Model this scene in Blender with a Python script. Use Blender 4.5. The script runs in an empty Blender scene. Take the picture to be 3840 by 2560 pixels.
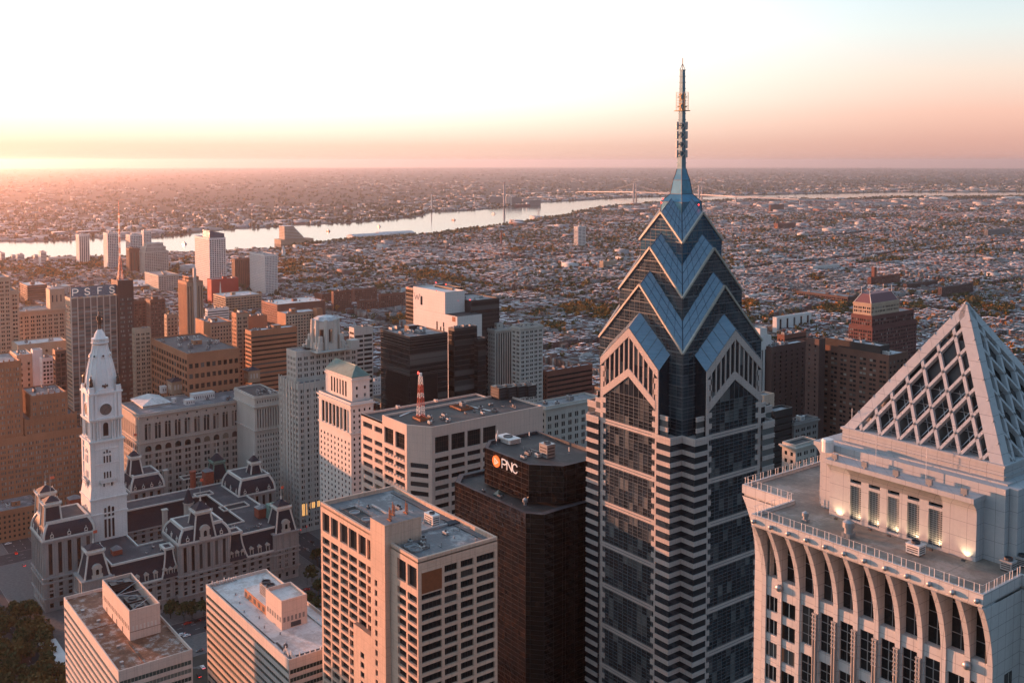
import bpy, bmesh, math, random
import numpy as np
from mathutils import Vector, Matrix
R = math.radians
SC = bpy.context.scene
COL = SC.collection
random.seed(7)
RNG = np.random.default_rng(11)
# ---------------------------------------------------------------- camera, sky, sun, exposure
H = 300.0                       # eye height over the street
F = 3750.0                      # focal length in photo pixels (3840 wide)
PITCH = R(3.5)
PY = 603 + F * math.tan(PITCH)  # row of the principal point
FW = (math.sin(R(127.5)), math.cos(R(127.5)))     # view heading, world axes follow the street grid
RT = (math.sin(R(217.5)), math.cos(R(217.5)))
CP, SP = math.cos(PITCH), math.sin(PITCH)
cam = bpy.data.cameras.new("camera")
cam.sensor_width = 36
cam.lens = F / 3840 * 36
cam.shift_y = (PY - 1280) / 3840
cam.clip_start = 1.0
cam.clip_end = 200000
co = bpy.data.objects.new("camera", cam)
COL.objects.link(co)
co.location = (0, 0, H)
co.rotation_euler = (R(90) - PITCH, 0, -R(127.5))
SC.camera = co
SUN_AZ, SUN_EL = R(72), R(3.1)
HAZE = 3.3e-5   # azimuth clockwise from +Y
SC.view_settings.view_transform = 'Standard'
SC.view_settings.look = 'None'
SC.view_settings.exposure = 1.5
SC.view_settings.gamma = 1.0
w = bpy.data.worlds.new("World")
SC.world = w
w.use_nodes = True
nt = w.node_tree
for n in list(nt.nodes):
 nt.nodes.remove(n)
def WN(t, **k):
 n = nt.nodes.new(t)
 for a, b in k.items():
  setattr(n, a, b)
 return n
sky = WN('ShaderNodeTexSky', sky_type='NISHITA', sun_disc=False)
sky.sun_elevation = SUN_EL
sky.sun_rotation = SUN_AZ
sky.altitude = 0
sky.air_density = 1.0
sky.dust_density = 2.0
sky.ozone_density = 2.0
bg = WN('ShaderNodeBackground')
wo = WN('ShaderNodeOutputWorld')
# dawn tints over the physical sky: a function of height and of the angle from the sun only
EXPO = 1.45
def WM(op, a, b=None, clamp=False):
 n = WN('ShaderNodeMath', operation=op, use_clamp=clamp)
 for i, v in enumerate((a, b)):
  if v is None: continue
  if isinstance(v, (int, float)): n.inputs[i].default_value = v
  else: nt.links.new(v, n.inputs[i])
 return n.outputs[0]
tc = WN('ShaderNodeTexCoord')
sx = WN('ShaderNodeSeparateXYZ')
nt.links.new(tc.outputs['Generated'], sx.inputs[0])
zc = WM('MAXIMUM', sx.outputs[2], 0.0)
hl = WM('MAXIMUM', WM('SQRT', WM('ADD', WM('MULTIPLY', sx.outputs[0], sx.outputs[0]), WM('MULTIPLY', sx.outputs[1], sx.outputs[1]))), 1e-4)
ca = WM('DIVIDE', WM('ADD', WM('MULTIPLY', sx.outputs[0], math.sin(SUN_AZ)), WM('MULTIPLY', sx.outputs[1], math.cos(SUN_AZ))), hl)
zr = WM('POWER', zc, 0.5)                      # spreads the low sky over the ramp
def WR(stops):
 n = WN('ShaderNodeValToRGB')
 e = n.color_ramp.elements
 while len(e) > 1: e.remove(e[-1])
 for i, (p, c) in enumerate(stops):
  el = e[0] if i == 0 else e.new(p ** .5)
  el.position = p ** .5
  el.color = (*c, 1)
 nt.links.new(zr, n.inputs[0])
 return n.outputs[0]
near = WR([(0, (1.0, .58, .46)), (.015, (1.05, .74, .60)), (.035, (1.25, 1.08, .92)), (.06, (1.5, 1.41, 1.28)), (.16, (1.7, 1.66, 1.6)), (.5, (.80, .92, 1.1)), (1, (.28, .47, .67))])
side = WR([(0, (.60, .33, .30)), (.02, (.80, .45, .38)), (.045, (.97, .57, .47)), (.08, (.96, .76, .65)), (.12, (.82, .86, .83)), (.16, (.68, .82, .87)), (.5, (.40, .63, .92)), (1, (.27, .46, .66))])
back = WR([(0, (.24, .24, .27)), (.06, (.32, .33, .36)), (.16, (.36, .44, .51)), (.5, (.31, .48, .70)), (1, (.27, .46, .66))])
def WX(f, a, b):
 n = WN('ShaderNodeMix', data_type='RGBA')
 if isinstance(f, (int, float)): n.inputs[0].default_value = f
 else: nt.links.new(f, n.inputs[0])
 nt.links.new(a, n.inputs[6]); nt.links.new(b, n.inputs[7])
 return n.outputs[2]
def WS(v, lo, hi):
 n = WN('ShaderNodeMapRange', interpolation_type='SMOOTHSTEP')
 n.inputs[1].default_value = lo; n.inputs[2].default_value = hi
 nt.links.new(v, n.inputs[0])
 return n.outputs[0]
tint = WX(WS(ca, .12, .80), WX(WS(ca, -.75, .05), back, side), near)
bg.inputs[1].default_value = 0.12
bg2 = WN('ShaderNodeBackground')
bg2.inputs[1].default_value = 0.92 / 2 ** EXPO
ad = WN('ShaderNodeAddShader')
sc_ = WN('ShaderNodeMix', data_type='RGBA', blend_type='MULTIPLY')
sc_.inputs[0].default_value = 1.0
sc_.inputs[7].default_value = (.25, .25, .28, 1)
nt.links.new(sky.outputs[0], sc_.inputs[6])
nt.links.new(sc_.outputs[2], bg.inputs[0])
nt.links.new(tint, bg2.inputs[0])
nt.links.new(bg.outputs[0], ad.inputs[0])
nt.links.new(bg2.outputs[0], ad.inputs[1])
nt.links.new(ad.outputs[0], wo.inputs[0])
sl = bpy.data.lights.new("sun", 'SUN')
sl.energy = 5.0
sl.angle = R(0.6)
sl.color = (1.0, 0.38, 0.19)
so = bpy.data.objects.new("sun", sl)
COL.objects.link(so)
so.rotation_euler = Vector((math.sin(SUN_AZ) * math.cos(SUN_EL), math.cos(SUN_AZ) * math.cos(SUN_EL), math.sin(SUN_EL))).to_track_quat('Z', 'Y').to_euler()
so.location = (0, 0, 600)
# ---------------------------------------------------------------- pixel -> place (only to measure the photograph)
def ray(px, py):
 a = (px - 1920) / F
 b = (py - PY) / F
 h = CP - b * SP
 return h, a, -(SP + b * CP)
def at(px, py, D):
 h, a, v = ray(px, py)
 t = D / h
 return Vector((D * FW[0] + a * t * RT[0], D * FW[1] + a * t * RT[1], H + v * t))
def atz(px, py, z=0.0):
 h, a, v = ray(px, py)
 t = (z - H) / v
 return Vector((h * t * FW[0] + a * t * RT[0], h * t * FW[1] + a * t * RT[1], z))
def proj(p):
 f = p[0] * FW[0] + p[1] * FW[1]
 l = p[0] * RT[0] + p[1] * RT[1]
 d = H - p[2]
 de = f * CP + d * SP
 return 1920 + F * l / de, PY + F * (d * CP - f * SP) / de
def fdist(p):
 return p[0] * FW[0] + p[1] * FW[1]
def reach(P, dx, dy, px):
 """length along (dx,dy) from P until the photo column px"""
 k = (px - 1920) / F
 f, l = P[0] * FW[0] + P[1] * FW[1], P[0] * RT[0] + P[1] * RT[1]
 df, dl = dx * FW[0] + dy * FW[1], dx * RT[0] + dy * RT[1]
 d = (H - P[2]) * SP
 return (k * (f * CP + d) - l) / (dl - k * df * CP)
# ---------------------------------------------------------------- materials
MATS = {}
def new_mat(name):
 m = bpy.data.materials.new(name)
 m.use_nodes = True
 MATS[name] = m
 return m, m.node_tree, m.node_tree.nodes["Principled BSDF"]
def N(t, typ, **k):
 n = t.nodes.new(typ)
 for a, b in k.items():
  setattr(n, a, b)
 return n
def L(t, a, b):
 t.links.new(a, b)
def math_n(t, op, a, b=None, c=None):
 n = N(t, 'ShaderNodeMath', operation=op)
 for i, v in enumerate((a, b, c)):
  if v is None:
   continue
  if isinstance(v, (int, float)):
   n.inputs[i].default_value = v
  else:
   L(t, v, n.inputs[i])
 return n.outputs[0]
def mix_c(t, f, a, b, mode='MIX'):
 n = N(t, 'ShaderNodeMix', data_type='RGBA', blend_type=mode)
 for i, v in ((0, f), (6, a), (7, b)):
  if isinstance(v, (int, float)):
   n.inputs[i].default_value = v
  elif isinstance(v, tuple):
   n.inputs[i].default_value = (*v, 1) if len(v) == 3 else v
  else:
   L(t, v, n.inputs[i])
 return n.outputs[2]
def ramp(t, f, stops, interp='LINEAR'):
 n = N(t, 'ShaderNodeValToRGB')
 n.color_ramp.interpolation = interp
 e = n.color_ramp.elements
 while len(e) > 1:
  e.remove(e[-1])
 for i, (p, c) in enumerate(stops):
  el = e[0] if i == 0 else e.new(p)
  el.position = p
  el.color = (*c, 1) if len(c) == 3 else c
 L(t, f, n.inputs[0])
 return n.outputs[0]
def noise(t, vec, scale, detail=3, rough=0.55):
 n = N(t, 'ShaderNodeTexNoise')
 n.inputs['Scale'].default_value = scale
 n.inputs['Detail'].default_value = detail
 n.inputs['Roughness'].default_value = rough
 if vec is not None:
  L(t, vec, n.inputs['Vector'])
 return n.outputs['Fac']
def coords(t):
 return N(t, 'ShaderNodeTexCoord').outputs['Object']
def wall(name, col, var=0.18, rough=0.8, joint=None, jcol=None, brick=False, streak=0.25, spec=0.3):
 """masonry / concrete / render: tone drift, rain streaks and (optional) panel joints (width, height, line)"""
 m, t, b = new_mat(name)
 v = coords(t)
 big = noise(t, v, 0.06, 4)
 fine = noise(t, v, 1.3, 4, 0.65)
 mp = N(t, 'ShaderNodeMapping')
 mp.inputs['Scale'].default_value = (0.9, 0.9, 0.05)
 L(t, v, mp.inputs[0])
 st = noise(t, mp.outputs[0], 1.0, 4, 0.6)
 dark = tuple(c * (1 - var * 1.6) for c in col)
 lite = tuple(min(1, c * (1 + var * 0.7)) for c in col)
 c = ramp(t, math_n(t, 'ADD', math_n(t, 'MULTIPLY', big, 0.55), math_n(t, 'MULTIPLY', fine, 0.45)), [(0.3, dark), (0.7, lite)])
 sk = math_n(t, 'MULTIPLY', math_n(t, 'SMOOTHSTEP' if False else 'SUBTRACT', st, 0.5), 1.0)
 sk = math_n(t, 'MULTIPLY', math_n(t, 'MAXIMUM', sk, 0.0), streak * 4)
 c = mix_c(t, sk, c, tuple(x * 0.45 for x in col))
 if joint:
  pw, ph, lw = joint
  sx = N(t, 'ShaderNodeSeparateXYZ')
  L(t, v, sx.inputs[0])
  u = math_n(t, 'ADD', sx.outputs[0], sx.outputs[1])
  def line(s, per):
   mm = math_n(t, 'ABSOLUTE', math_n(t, 'SUBTRACT', math_n(t, 'FRACT', math_n(t, 'DIVIDE', s, per)), 0.5))
   return math_n(t, 'GREATER_THAN', mm, 0.5 - lw / per / 2)
  j = math_n(t, 'MAXIMUM', line(u, pw), line(sx.outputs[2], ph))
  c = mix_c(t, math_n(t, 'MULTIPLY', j, 0.75), c, jcol or tuple(x * 0.3 for x in col))
 L(t, c, b.inputs['Base Color'])
 b.inputs['Roughness'].default_value = rough
 b.inputs['Specular IOR Level'].default_value = spec
 return m
def glass(name, dark, lite=None, plit=0.0, rough=0.08, lit_share=0.0, metal=0.0, spec=0.6, blind=0.2):
 """window glass: dark rooms behind, some blinds, a few lit rooms (real lit windows)"""
 m, t, b = new_mat(name)
 isl = N(t, 'ShaderNodeNewGeometry').outputs['Random Per Island']
 obj = N(t, 'ShaderNodeObjectInfo').outputs['Random']
 r = math_n(t, 'FRACT', math_n(t, 'ADD', math_n(t, 'MULTIPLY', isl, 7.31), math_n(t, 'MULTIPLY', obj, 13.7)))
 lite = lite or tuple(x * 6 + 0.1 for x in dark)
 c = ramp(t, r, [(0.0, dark), (0.45, tuple(x * 1.6 for x in dark)), (1 - blind, tuple(x * 2.2 for x in dark)), (1 - blind * 0.6, tuple((a + q) / 2 for a, q in zip(dark, lite))), (1.0, lite)])
 L(t, c, b.inputs['Base Color'])
 b.inputs['Roughness'].default_value = rough
 b.inputs['Metallic'].default_value = metal
 b.inputs['Specular IOR Level'].default_value = spec
 nz = noise(t, coords(t), 0.35, 2)
 bp = N(t, 'ShaderNodeBump')
 bp.inputs['Strength'].default_value = 0.06
 bp.inputs['Distance'].default_value = 0.6
 L(t, nz, bp.inputs['Height'])
 L(t, bp.outputs[0], b.inputs['Normal'])
 if lit_share:
  r2 = math_n(t, 'FRACT', math_n(t, 'ADD', math_n(t, 'MULTIPLY', isl, 31.7), math_n(t, 'MULTIPLY', obj, 5.1)))
  e = math_n(t, 'MULTIPLY', math_n(t, 'LESS_THAN', r2, lit_share), 0.45)
  b.inputs['Emission Color'].default_value = (1.0, 0.55, 0.2, 1)
  L(t, e, b.inputs['Emission Strength'])
 return m
def plain(name, col, rough=0.6, metal=0.0, var=0.12, scale=0.8, spec=0.4):
 m, t, b = new_mat(name)
 f = noise(t, coords(t), scale, 4)
 L(t, ramp(t, f, [(0.3, tuple(c * (1 - var) for c in col)), (0.7, tuple(min(1, c * (1 + var)) for c in col))]), b.inputs['Base Color'])
 b.inputs['Roughness'].default_value = rough
 b.inputs['Metallic'].default_value = metal
 b.inputs['Specular IOR Level'].default_value = spec
 return m
def lamp_mat(name, col, s):
 m, t, b = new_mat(name)
 b.inputs['Base Color'].default_value = (*col, 1)
 b.inputs['Emission Color'].default_value = (*col, 1)
 b.inputs['Emission Strength'].default_value = s
 return m
def roofmat(name, col, patch, var=0.25, rough=0.75, scale=0.09):
 m, t, b = new_mat(name)
 v = coords(t)
 big = noise(t, v, scale, 6, 0.65)
 fine = noise(t, v, scale * 9, 4, 0.7)
 f = math_n(t, 'ADD', math_n(t, 'MULTIPLY', big, 0.75), math_n(t, 'MULTIPLY', fine, 0.25))
 c = ramp(t, f, [(0.36, tuple(c * (1 - var) for c in col)), (0.52, col), (0.6, patch), (0.7, col)])
 sx = N(t, 'ShaderNodeSeparateXYZ')
 L(t, v, sx.inputs[0])
 def ln(o, per, w):      # felt seams
  return math_n(t, 'LESS_THAN', math_n(t, 'FRACT', math_n(t, 'DIVIDE', o, per)), w / per)
 seam = math_n(t, 'MAXIMUM', ln(sx.outputs[0], 7.3, .22), ln(sx.outputs[1], 4.1, .16))
 c = mix_c(t, math_n(t, 'MULTIPLY', seam, .35), c, tuple(x * .4 for x in col))
 sp = N(t, 'ShaderNodeTexVoronoi'); sp.inputs['Scale'].default_value = .22
 L(t, v, sp.inputs['Vector'])
 c = mix_c(t, math_n(t, 'MULTIPLY', math_n(t, 'LESS_THAN', sp.outputs['Distance'], .22), math_n(t, 'MULTIPLY', fine, .5)), c, tuple(x * .5 for x in col))
 L(t, c, b.inputs['Base Color'])
 b.inputs['Roughness'].default_value = rough
 b.inputs['Specular IOR Level'].default_value = 0.4
 return m
# ---------------------------------------------------------------- objects
def tag(o, label=None, cat=None, group=None, kind=None):
 if label: o["label"] = label
 if cat: o["category"] = cat
 if group: o["group"] = group
 if kind: o["kind"] = kind
 return o
def thing(name, label, cat, loc, group=None):
 o = bpy.data.objects.new(name, None)
 o.empty_display_size = 2
 COL.objects.link(o)
 o.location = loc
 return tag(o, label, cat, group)
class MB:
 """collects faces in world axes; build() links them as ONE mesh"""
 def __init__(s):
  s.v, s.f, s.m = [], [], []
 def face(s, pts, m=0):
  i = len(s.v)
  s.v.extend(pts)
  s.f.append(tuple(range(i, i + len(pts))))
  s.m.append(m)
 def box(s, x0, y0, z0, x1, y1, z1, m=0, mt=None, bottom=True):
  if x0 > x1: x0, x1 = x1, x0
  if y0 > y1: y0, y1 = y1, y0
  if z0 > z1: z0, z1 = z1, z0
  i = len(s.v)
  s.v.extend(((x0, y0, z0), (x1, y0, z0), (x1, y1, z0), (x0, y1, z0), (x0, y0, z1), (x1, y0, z1), (x1, y1, z1), (x0, y1, z1)))
  for q in ((0, 1, 5, 4), (1, 2, 6, 5), (2, 3, 7, 6), (3, 0, 4, 7)):
   s.f.append(tuple(i + k for k in q)); s.m.append(m)
  s.f.append((i + 4, i + 5, i + 6, i + 7)); s.m.append(m if mt is None else mt)
  if bottom:
   s.f.append((i + 3, i + 2, i + 1, i)); s.m.append(m)
  return s
 def prism(s, poly, z0, z1, m=0, mt=None, cap=True):
  n = len(poly)
  i = len(s.v)
  for (x, y) in poly: s.v.append((x, y, z0))
  for (x, y) in poly: s.v.append((x, y, z1))
  for k in range(n):
   j = (k + 1) % n
   s.f.append((i + k, i + j, i + n + j, i + n + k)); s.m.append(m)
  if cap:
   s.f.append(tuple(i + n + k for k in range(n))); s.m.append(m if mt is None else mt)
   s.f.append(tuple(i + k for k in reversed(range(n)))); s.m.append(m)
  return s
 def loft(s, rings, m=0, closed=True, cap=True):
  """rings: lists of equal length of 3-D points"""
  n = len(rings[0])
  base = len(s.v)
  for r in rings: s.v.extend(r)
  for a in range(len(rings) - 1):
   for k in range(n if closed else n - 1):
    j = (k + 1) % n
    s.f.append((base + a * n + k, base + a * n + j, base + (a + 1) * n + j, base + (a + 1) * n + k)); s.m.append(m)
  if cap and closed:
   s.f.append(tuple(base + k for k in reversed(range(n)))); s.m.append(m)
   s.f.append(tuple(base + (len(rings) - 1) * n + k for k in range(n))); s.m.append(m)
  return s
 def lathe(s, x, y, prof, n=12, m=0, rot=0.0):
  rings = [[(x + r * math.cos(rot + 2 * math.pi * k / n), y + r * math.sin(rot + 2 * math.pi * k / n), z) for k in range(n)] for r, z in prof]
  return s.loft(rings, m)
 def tube(s, p, q, r, n=6, m=0, r2=None):
  p, q = Vector(p), Vector(q)
  d = (q - p).normalized()
  u = d.orthogonal().normalized()
  w_ = d.cross(u)
  r2 = r if r2 is None else r2
  rings = [[tuple(c + (u * math.cos(2 * math.pi * k / n) + w_ * math.sin(2 * math.pi * k / n)) * rr) for k in range(n)] for c, rr in ((p, r), (q, r2))]
  return s.loft(rings, m)
 def beam(s, p, q, wd, hd, up=(0, 0, 1), m=0):
  p, q, up = Vector(p), Vector(q), Vector(up)
  d = (q - p).normalized()
  sd = d.cross(up).normalized() * wd / 2
  u = sd.cross(d).normalized() * hd / 2
  rings = [[tuple(c + a) for a in (sd + u, -sd + u, -sd - u, sd - u)] for c in (p, q)]
  return s.loft(rings, m)
 def build(s, name, mats, parent=None, loc=None, smooth=False):
  if not isinstance(mats, (list, tuple)): mats = [mats]
  o0 = Vector(parent_world(parent)) if parent else Vector(loc or (0, 0, 0))
  me = bpy.data.meshes.new(name)
  va = np.array(s.v, dtype=np.float64).reshape(-1, 3) - np.array(o0)
  me.from_pydata(va.tolist(), [], s.f)
  for mm in mats: me.materials.append(MATS[mm] if isinstance(mm, str) else mm)
  if len(mats) > 1: me.polygons.foreach_set('material_index', s.m)
  if smooth: me.polygons.foreach_set('use_smooth', [True] * len(s.f))
  me.update()
  o = bpy.data.objects.new(name, me)
  COL.objects.link(o)
  if parent: o.parent = parent
  else: o.location = o0
  return o
def parent_world(o):
 p = Vector((0, 0, 0))
 while o is not None:
  p += o.location
  o = o.parent
 return p
def link_copy(me, name, loc, parent=None):
 o = bpy.data.objects.new(name, me)
 COL.objects.link(o)
 if parent:
  o.parent = parent
  loc = Vector(loc) - parent_world(parent)
 o.location = loc
 return o
def copy_tree(o, loc, label=None, parent=None):
 c = o.copy()
 COL.objects.link(c)
 if parent is None: c.location = loc
 else: c.parent = parent
 if label: c["label"] = label
 for ch in o.children:
  copy_tree(ch, None, None, c)
 return c
# ---------------------------------------------------------------- palette
wall('white_stone', (.42, .425, .42), var=.10, joint=(2.6, 2.2, .09))
wall('tower_marble', (.70, .69, .66), var=.14, streak=.3, joint=(3.0, 1.15, .07), jcol=(.42, .40, .37))
wall('grey_stone', (.33, .315, .30), var=.2, streak=.45, joint=(2.5, .95, .06), jcol=(.22, .2, .18))
wall('pale_stone', (.50, .46, .41), var=.14, joint=(2.4, 1.6, .06))
wall('limestone', (.46, .42, .37), var=.18, streak=.3)
wall('light_concrete', (.55, .47, .41), var=.1, streak=.35, joint=(3.2, 3.2, .06))
wall('tan_concrete', (.54, .39, .30), var=.14, streak=.5, joint=(4.6, 3.4, .06))
wall('warm_panel', (.56, .44, .37), var=.1, streak=.3, joint=(2.3, 4.4, .05))
wall('white_panel', (.66, .62, .58), var=.08, streak=.3)
wall('red_brick', (.20, .075, .05), var=.3)
wall('orange_brick', (.36, .165, .09), var=.22, streak=.2)
wall('brown_brick', (.15, .075, .055), var=.25)
wall('tan_brick', (.36, .26, .18), var=.22)
wall('buff_brick', (.44, .33, .24), var=.18)
wall('dark_brick', (.10, .06, .052), var=.25)
wall('red_panel', (.36, .035, .028), var=.15)
wall('white_wall', (.62, .60, .57), var=.12)
wall('granite', (.42, .37, .34), var=.12, joint=(1.6, 1.15, .05))
wall('dark_granite', (.20, .185, .175), var=.15)
wall('dark_metal_wall', (.035, .033, .034), var=.2, rough=.4)
glass('dark_glass', (.007, .008, .009), (.12, .12, .115), rough=.07, blind=.15, spec=.45)
glass('black_glass', (.006, .007, .008), (.05, .05, .048), rough=.06, blind=.12, spec=.45)
glass('gable_glass', (.016, .028, .037), (.055, .08, .095), rough=.05, blind=.4, spec=.8, metal=.15)
glass('mixed_glass', (.012, .013, .014), (.28, .26, .23), rough=.08, blind=.25, spec=.45)
glass('warm_glass', (.012, .011, .012), (.22, .18, .13), rough=.08, blind=.25, lit_share=.015)
glass('green_glass', (.016, .030, .028), (.16, .19, .17), rough=.06, blind=.3)
glass('tower_glass', (.009, .013, .017), (.11, .12, .12), rough=.04, blind=.3, spec=.75)
glass('bronze_glass', (.007, .0045, .004), (.03, .018, .013), rough=.05, blind=.3, spec=.6)
glass('blue_glass', (.012, .05, .085), (.04, .13, .19), rough=.05, blind=.4, spec=.9, metal=.25)
plain('mullion', (.10, .125, .14), rough=.4, metal=.3)
plain('dark_mullion', (.04, .04, .042), rough=.4, metal=.3)
plain('bronze_mullion', (.10, .07, .055), rough=.45, metal=.3)
plain('white_trim', (.55, .52, .47), rough=.6)
plain('slate', (.022, .028, .040), rough=.65, var=.35, scale=1.6, spec=.2)
plain('verdigris', (.13, .24, .20), rough=.6, var=.3)
plain('verdigris_roof', (.07, .15, .135), rough=.55, var=.25, scale=.3)
plain('steel', (.30, .31, .32), rough=.4, metal=.6)
plain('dark_steel', (.06, .06, .065), rough=.5, metal=.3)
plain('unit_white', (.55, .54, .52), rough=.5)
plain('unit_grey', (.28, .28, .28), rough=.55)
plain('bronze', (.045, .04, .035), rough=.4, metal=.6)
plain('mast_red', (.42, .05, .035), rough=.5)
plain('mast_white', (.65, .63, .6), rough=.5)
plain('rust', (.25, .09, .04), rough=.8)
plain('brick_red', (.24, .06, .035), rough=.85, var=.3)
roofmat('roof_dark', (.038, .036, .036), (.07, .066, .062))
roofmat('roof_grey', (.16, .16, .165), (.34, .33, .32))
roofmat('roof_pale', (.42, .42, .43), (.62, .61, .60))
roofmat('roof_white', (.58, .57, .55), (.40, .36, .33), scale=.06)
roofmat('roof_slate', (.040, .044, .052), (.08, .083, .088))
roofmat('roof_rust', (.20, .085, .045), (.36, .31, .28), var=.6, scale=.22)
roofmat('roof_tan', (.24, .19, .155), (.34, .28, .24), var=.4, scale=.12)
lamp_mat('red_lamp', (1, .03, .02), 2.5)
lamp_mat('warm_lamp', (1, .62, .3), 6)
lamp_mat('white_lamp', (1, .92, .8), 4)
# ---------------------------------------------------------------- façades with real window openings
def spans(L0, n, frac, edge=0.0, start=0.0):
 """n equal bays over L0, an opening of `frac` in each"""
 if n < 1: return []
 p = (L0 - 2 * edge) / n
 g = p * (1 - frac) / 2
 return [(start + edge + i * p + g, start + edge + (i + 1) * p - g) for i in range(n)]
def grouped(L0, n, k, frac, gap, edge=0.0):
 """n bays, each with k openings set close together"""
 out = []
 p = (L0 - 2 * edge) / n
 for i in range(n):
  a, b = edge + i * p + p * (1 - frac) / 2, edge + (i + 1) * p - p * (1 - frac) / 2
  q = (b - a + gap) / k
  out += [(a + j * q, a + (j + 1) * q - gap) for j in range(k)]
 return out
def floors(zb, zt, fh, frac, top=0.0, up=0.5):
 """openings on each floor, counted down from the top"""
 out = []
 z = zt - top
 while z - fh > zb:
  g = fh * (1 - frac)
  out.append((z - fh + g * up, z - g * (1 - up)))
  z -= fh
 return out
class Face:
 """one wall plane: O = start corner, side 'N' (runs east) or 'W' (runs south) or 'S','E'"""
 DIR = {'N': ((1, 0), (0, 1)), 'W': ((0, -1), (-1, 0)), 'E': ((0, 1), (1, 0)), 'S': ((-1, 0), (0, -1))}
 def __init__(s, mb, wins, O, side, Lh, z0, z1, xs, zs, dep=.35, m=0, skip=None):
  u, n = s.DIR[side] if isinstance(side, str) else side
  ox, oy = O
  P = lambda t, z, d=0: (ox + u[0] * t - n[0] * d, oy + u[1] * t - n[1] * d, z)
  flip = (u[0] * n[1] - u[1] * n[0]) > 0
  def q(a, b, c, d):
   mb.face([d, c, b, a] if flip else [a, b, c, d], m)
  zs = sorted(zs)
  xs = sorted(xs)
  prev = z0
  for (a, b) in zs:
   if a > prev + 1e-4: q(P(0, prev), P(Lh, prev), P(Lh, a), P(0, a))
   px_ = 0
   for (c, d) in xs:
    if skip and skip((c + d) / 2, (a + b) / 2):
     continue
    if c > px_ + 1e-4: q(P(px_, a), P(c, a), P(c, b), P(px_, b))
    q(P(c, a), P(c, a, dep), P(c, b, dep), P(c, b))
    q(P(d, a, dep), P(d, a), P(d, b), P(d, b, dep))
    q(P(c, a), P(d, a), P(d, a, dep), P(c, a, dep))
    q(P(c, b, dep), P(d, b, dep), P(d, b), P(c, b))
    wins.append((P((c + d) / 2, (a + b) / 2, dep), d - c, b - a, u, n))
    px_ = d
   if px_ < Lh - 1e-4: q(P(px_, a), P(Lh, a), P(Lh, b), P(px_, b))
   prev = b
  if prev < z1 - 1e-4: q(P(0, prev), P(Lh, prev), P(Lh, z1), P(0, z1))
PANES = {}
def pane_mesh(w_, h_, u, n, gm, fm, nv, nh, bar=.09):
 key = (round(w_, 2), round(h_, 2), tuple(round(c, 3) for c in u), gm, fm, nv, nh)
 if key in PANES: return PANES[key]
 mb = MB()
 pane_into(mb, (0, 0, 0), w_, h_, u, n, nv, nh, bar)
 me = bpy.data.meshes.new('window')
 me.from_pydata([tuple(p) for p in mb.v], [], mb.f)
 me.materials.append(MATS[gm]); me.materials.append(MATS[fm])
 me.polygons.foreach_set('material_index', mb.m)
 PANES[key] = me
 return me
def pane_into(mb, c, w_, h_, u, n, nv=0, nh=0, bar=.09, mg=0, mf=1):
 P = lambda t, z, d=0: (c[0] + u[0] * t + n[0] * d, c[1] + u[1] * t + n[1] * d, c[2] + z)
 flip = (u[0] * n[1] - u[1] * n[0]) > 0
 def q(pts, m): mb.face(pts[::-1] if flip else pts, m)
 q([P(-w_/2, -h_/2), P(w_/2, -h_/2), P(w_/2, h_/2), P(-w_/2, h_/2)], mg)
 for k in range(1, nv + 1):
  t = -w_ / 2 + w_ * k / (nv + 1)
  q([P(t - bar/2, -h_/2, .05), P(t + bar/2, -h_/2, .05), P(t + bar/2, h_/2, .05), P(t - bar/2, h_/2, .05)], mf)
 for k in range(1, nh + 1):
  z = -h_ / 2 + h_ * k / (nh + 1)
  q([P(-w_/2, z - bar/2, .045), P(w_/2, z - bar/2, .045), P(w_/2, z + bar/2, .045), P(-w_/2, z + bar/2, .045)], mf)
def emit(root, wins, gm, fm='dark_mullion', nv=0, nh=0, cap=100, name='window', bar=.09):
 """each window a part; past the cap the rest (the smallest in view) are one stuff part"""
 if not wins: return
 def seen(w_):
  c, a, b, u, n = w_
  x, y = proj(c)
  if x < -20 or x > 3860 or y > 2580 or y < 0: return -1e9 + a * b
  if n[0] * c[0] + n[1] * c[1] + 0 > 0: return -1e8 + a * b
  d2 = c[0] ** 2 + c[1] ** 2
  return a * b / d2 * 1e6 * abs((n[0] * c[0] + n[1] * c[1]) / math.sqrt(d2))
 wins = sorted(wins, key=seen, reverse=True)
 for (c, a, b, u, n) in wins[:cap]:
  link_copy(pane_mesh(a, b, u, n, gm, fm, nv, nh, bar), name, c, root)
 rest = wins[cap:]
 if rest:
  mb = MB()
  for (c, a, b, u, n) in rest: pane_into(mb, c, a, b, u, n, nv, nh, bar)
  o = mb.build(name + '_rows', [gm, fm], root)
  tag(o, kind='stuff')
def roof_deck(root, x0, y0, x1, y1, z, mat, wallm, ph=1.2, pw=.5):
 """parapet ring (joins the wall below) and the sunk deck"""
 mb = MB()
 for (a, b, c, d) in ((x0, y1 - pw, x1, y1), (x0, y0, x1, y0 + pw), (x0, y0 + pw, x0 + pw, y1 - pw), (x1 - pw, y0 + pw, x1, y1 - pw)):
  mb.box(a, b, z - ph, c, d, z)
 o = mb.build('parapet', wallm, root)
 mb = MB()
 mb.face([(x0 + pw, y0 + pw, z - ph), (x1 - pw, y0 + pw, z - ph), (x1 - pw, y1 - pw, z - ph), (x0 + pw, y1 - pw, z - ph)])
 mb.build('roof', mat, root)
UNITS = {}
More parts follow.
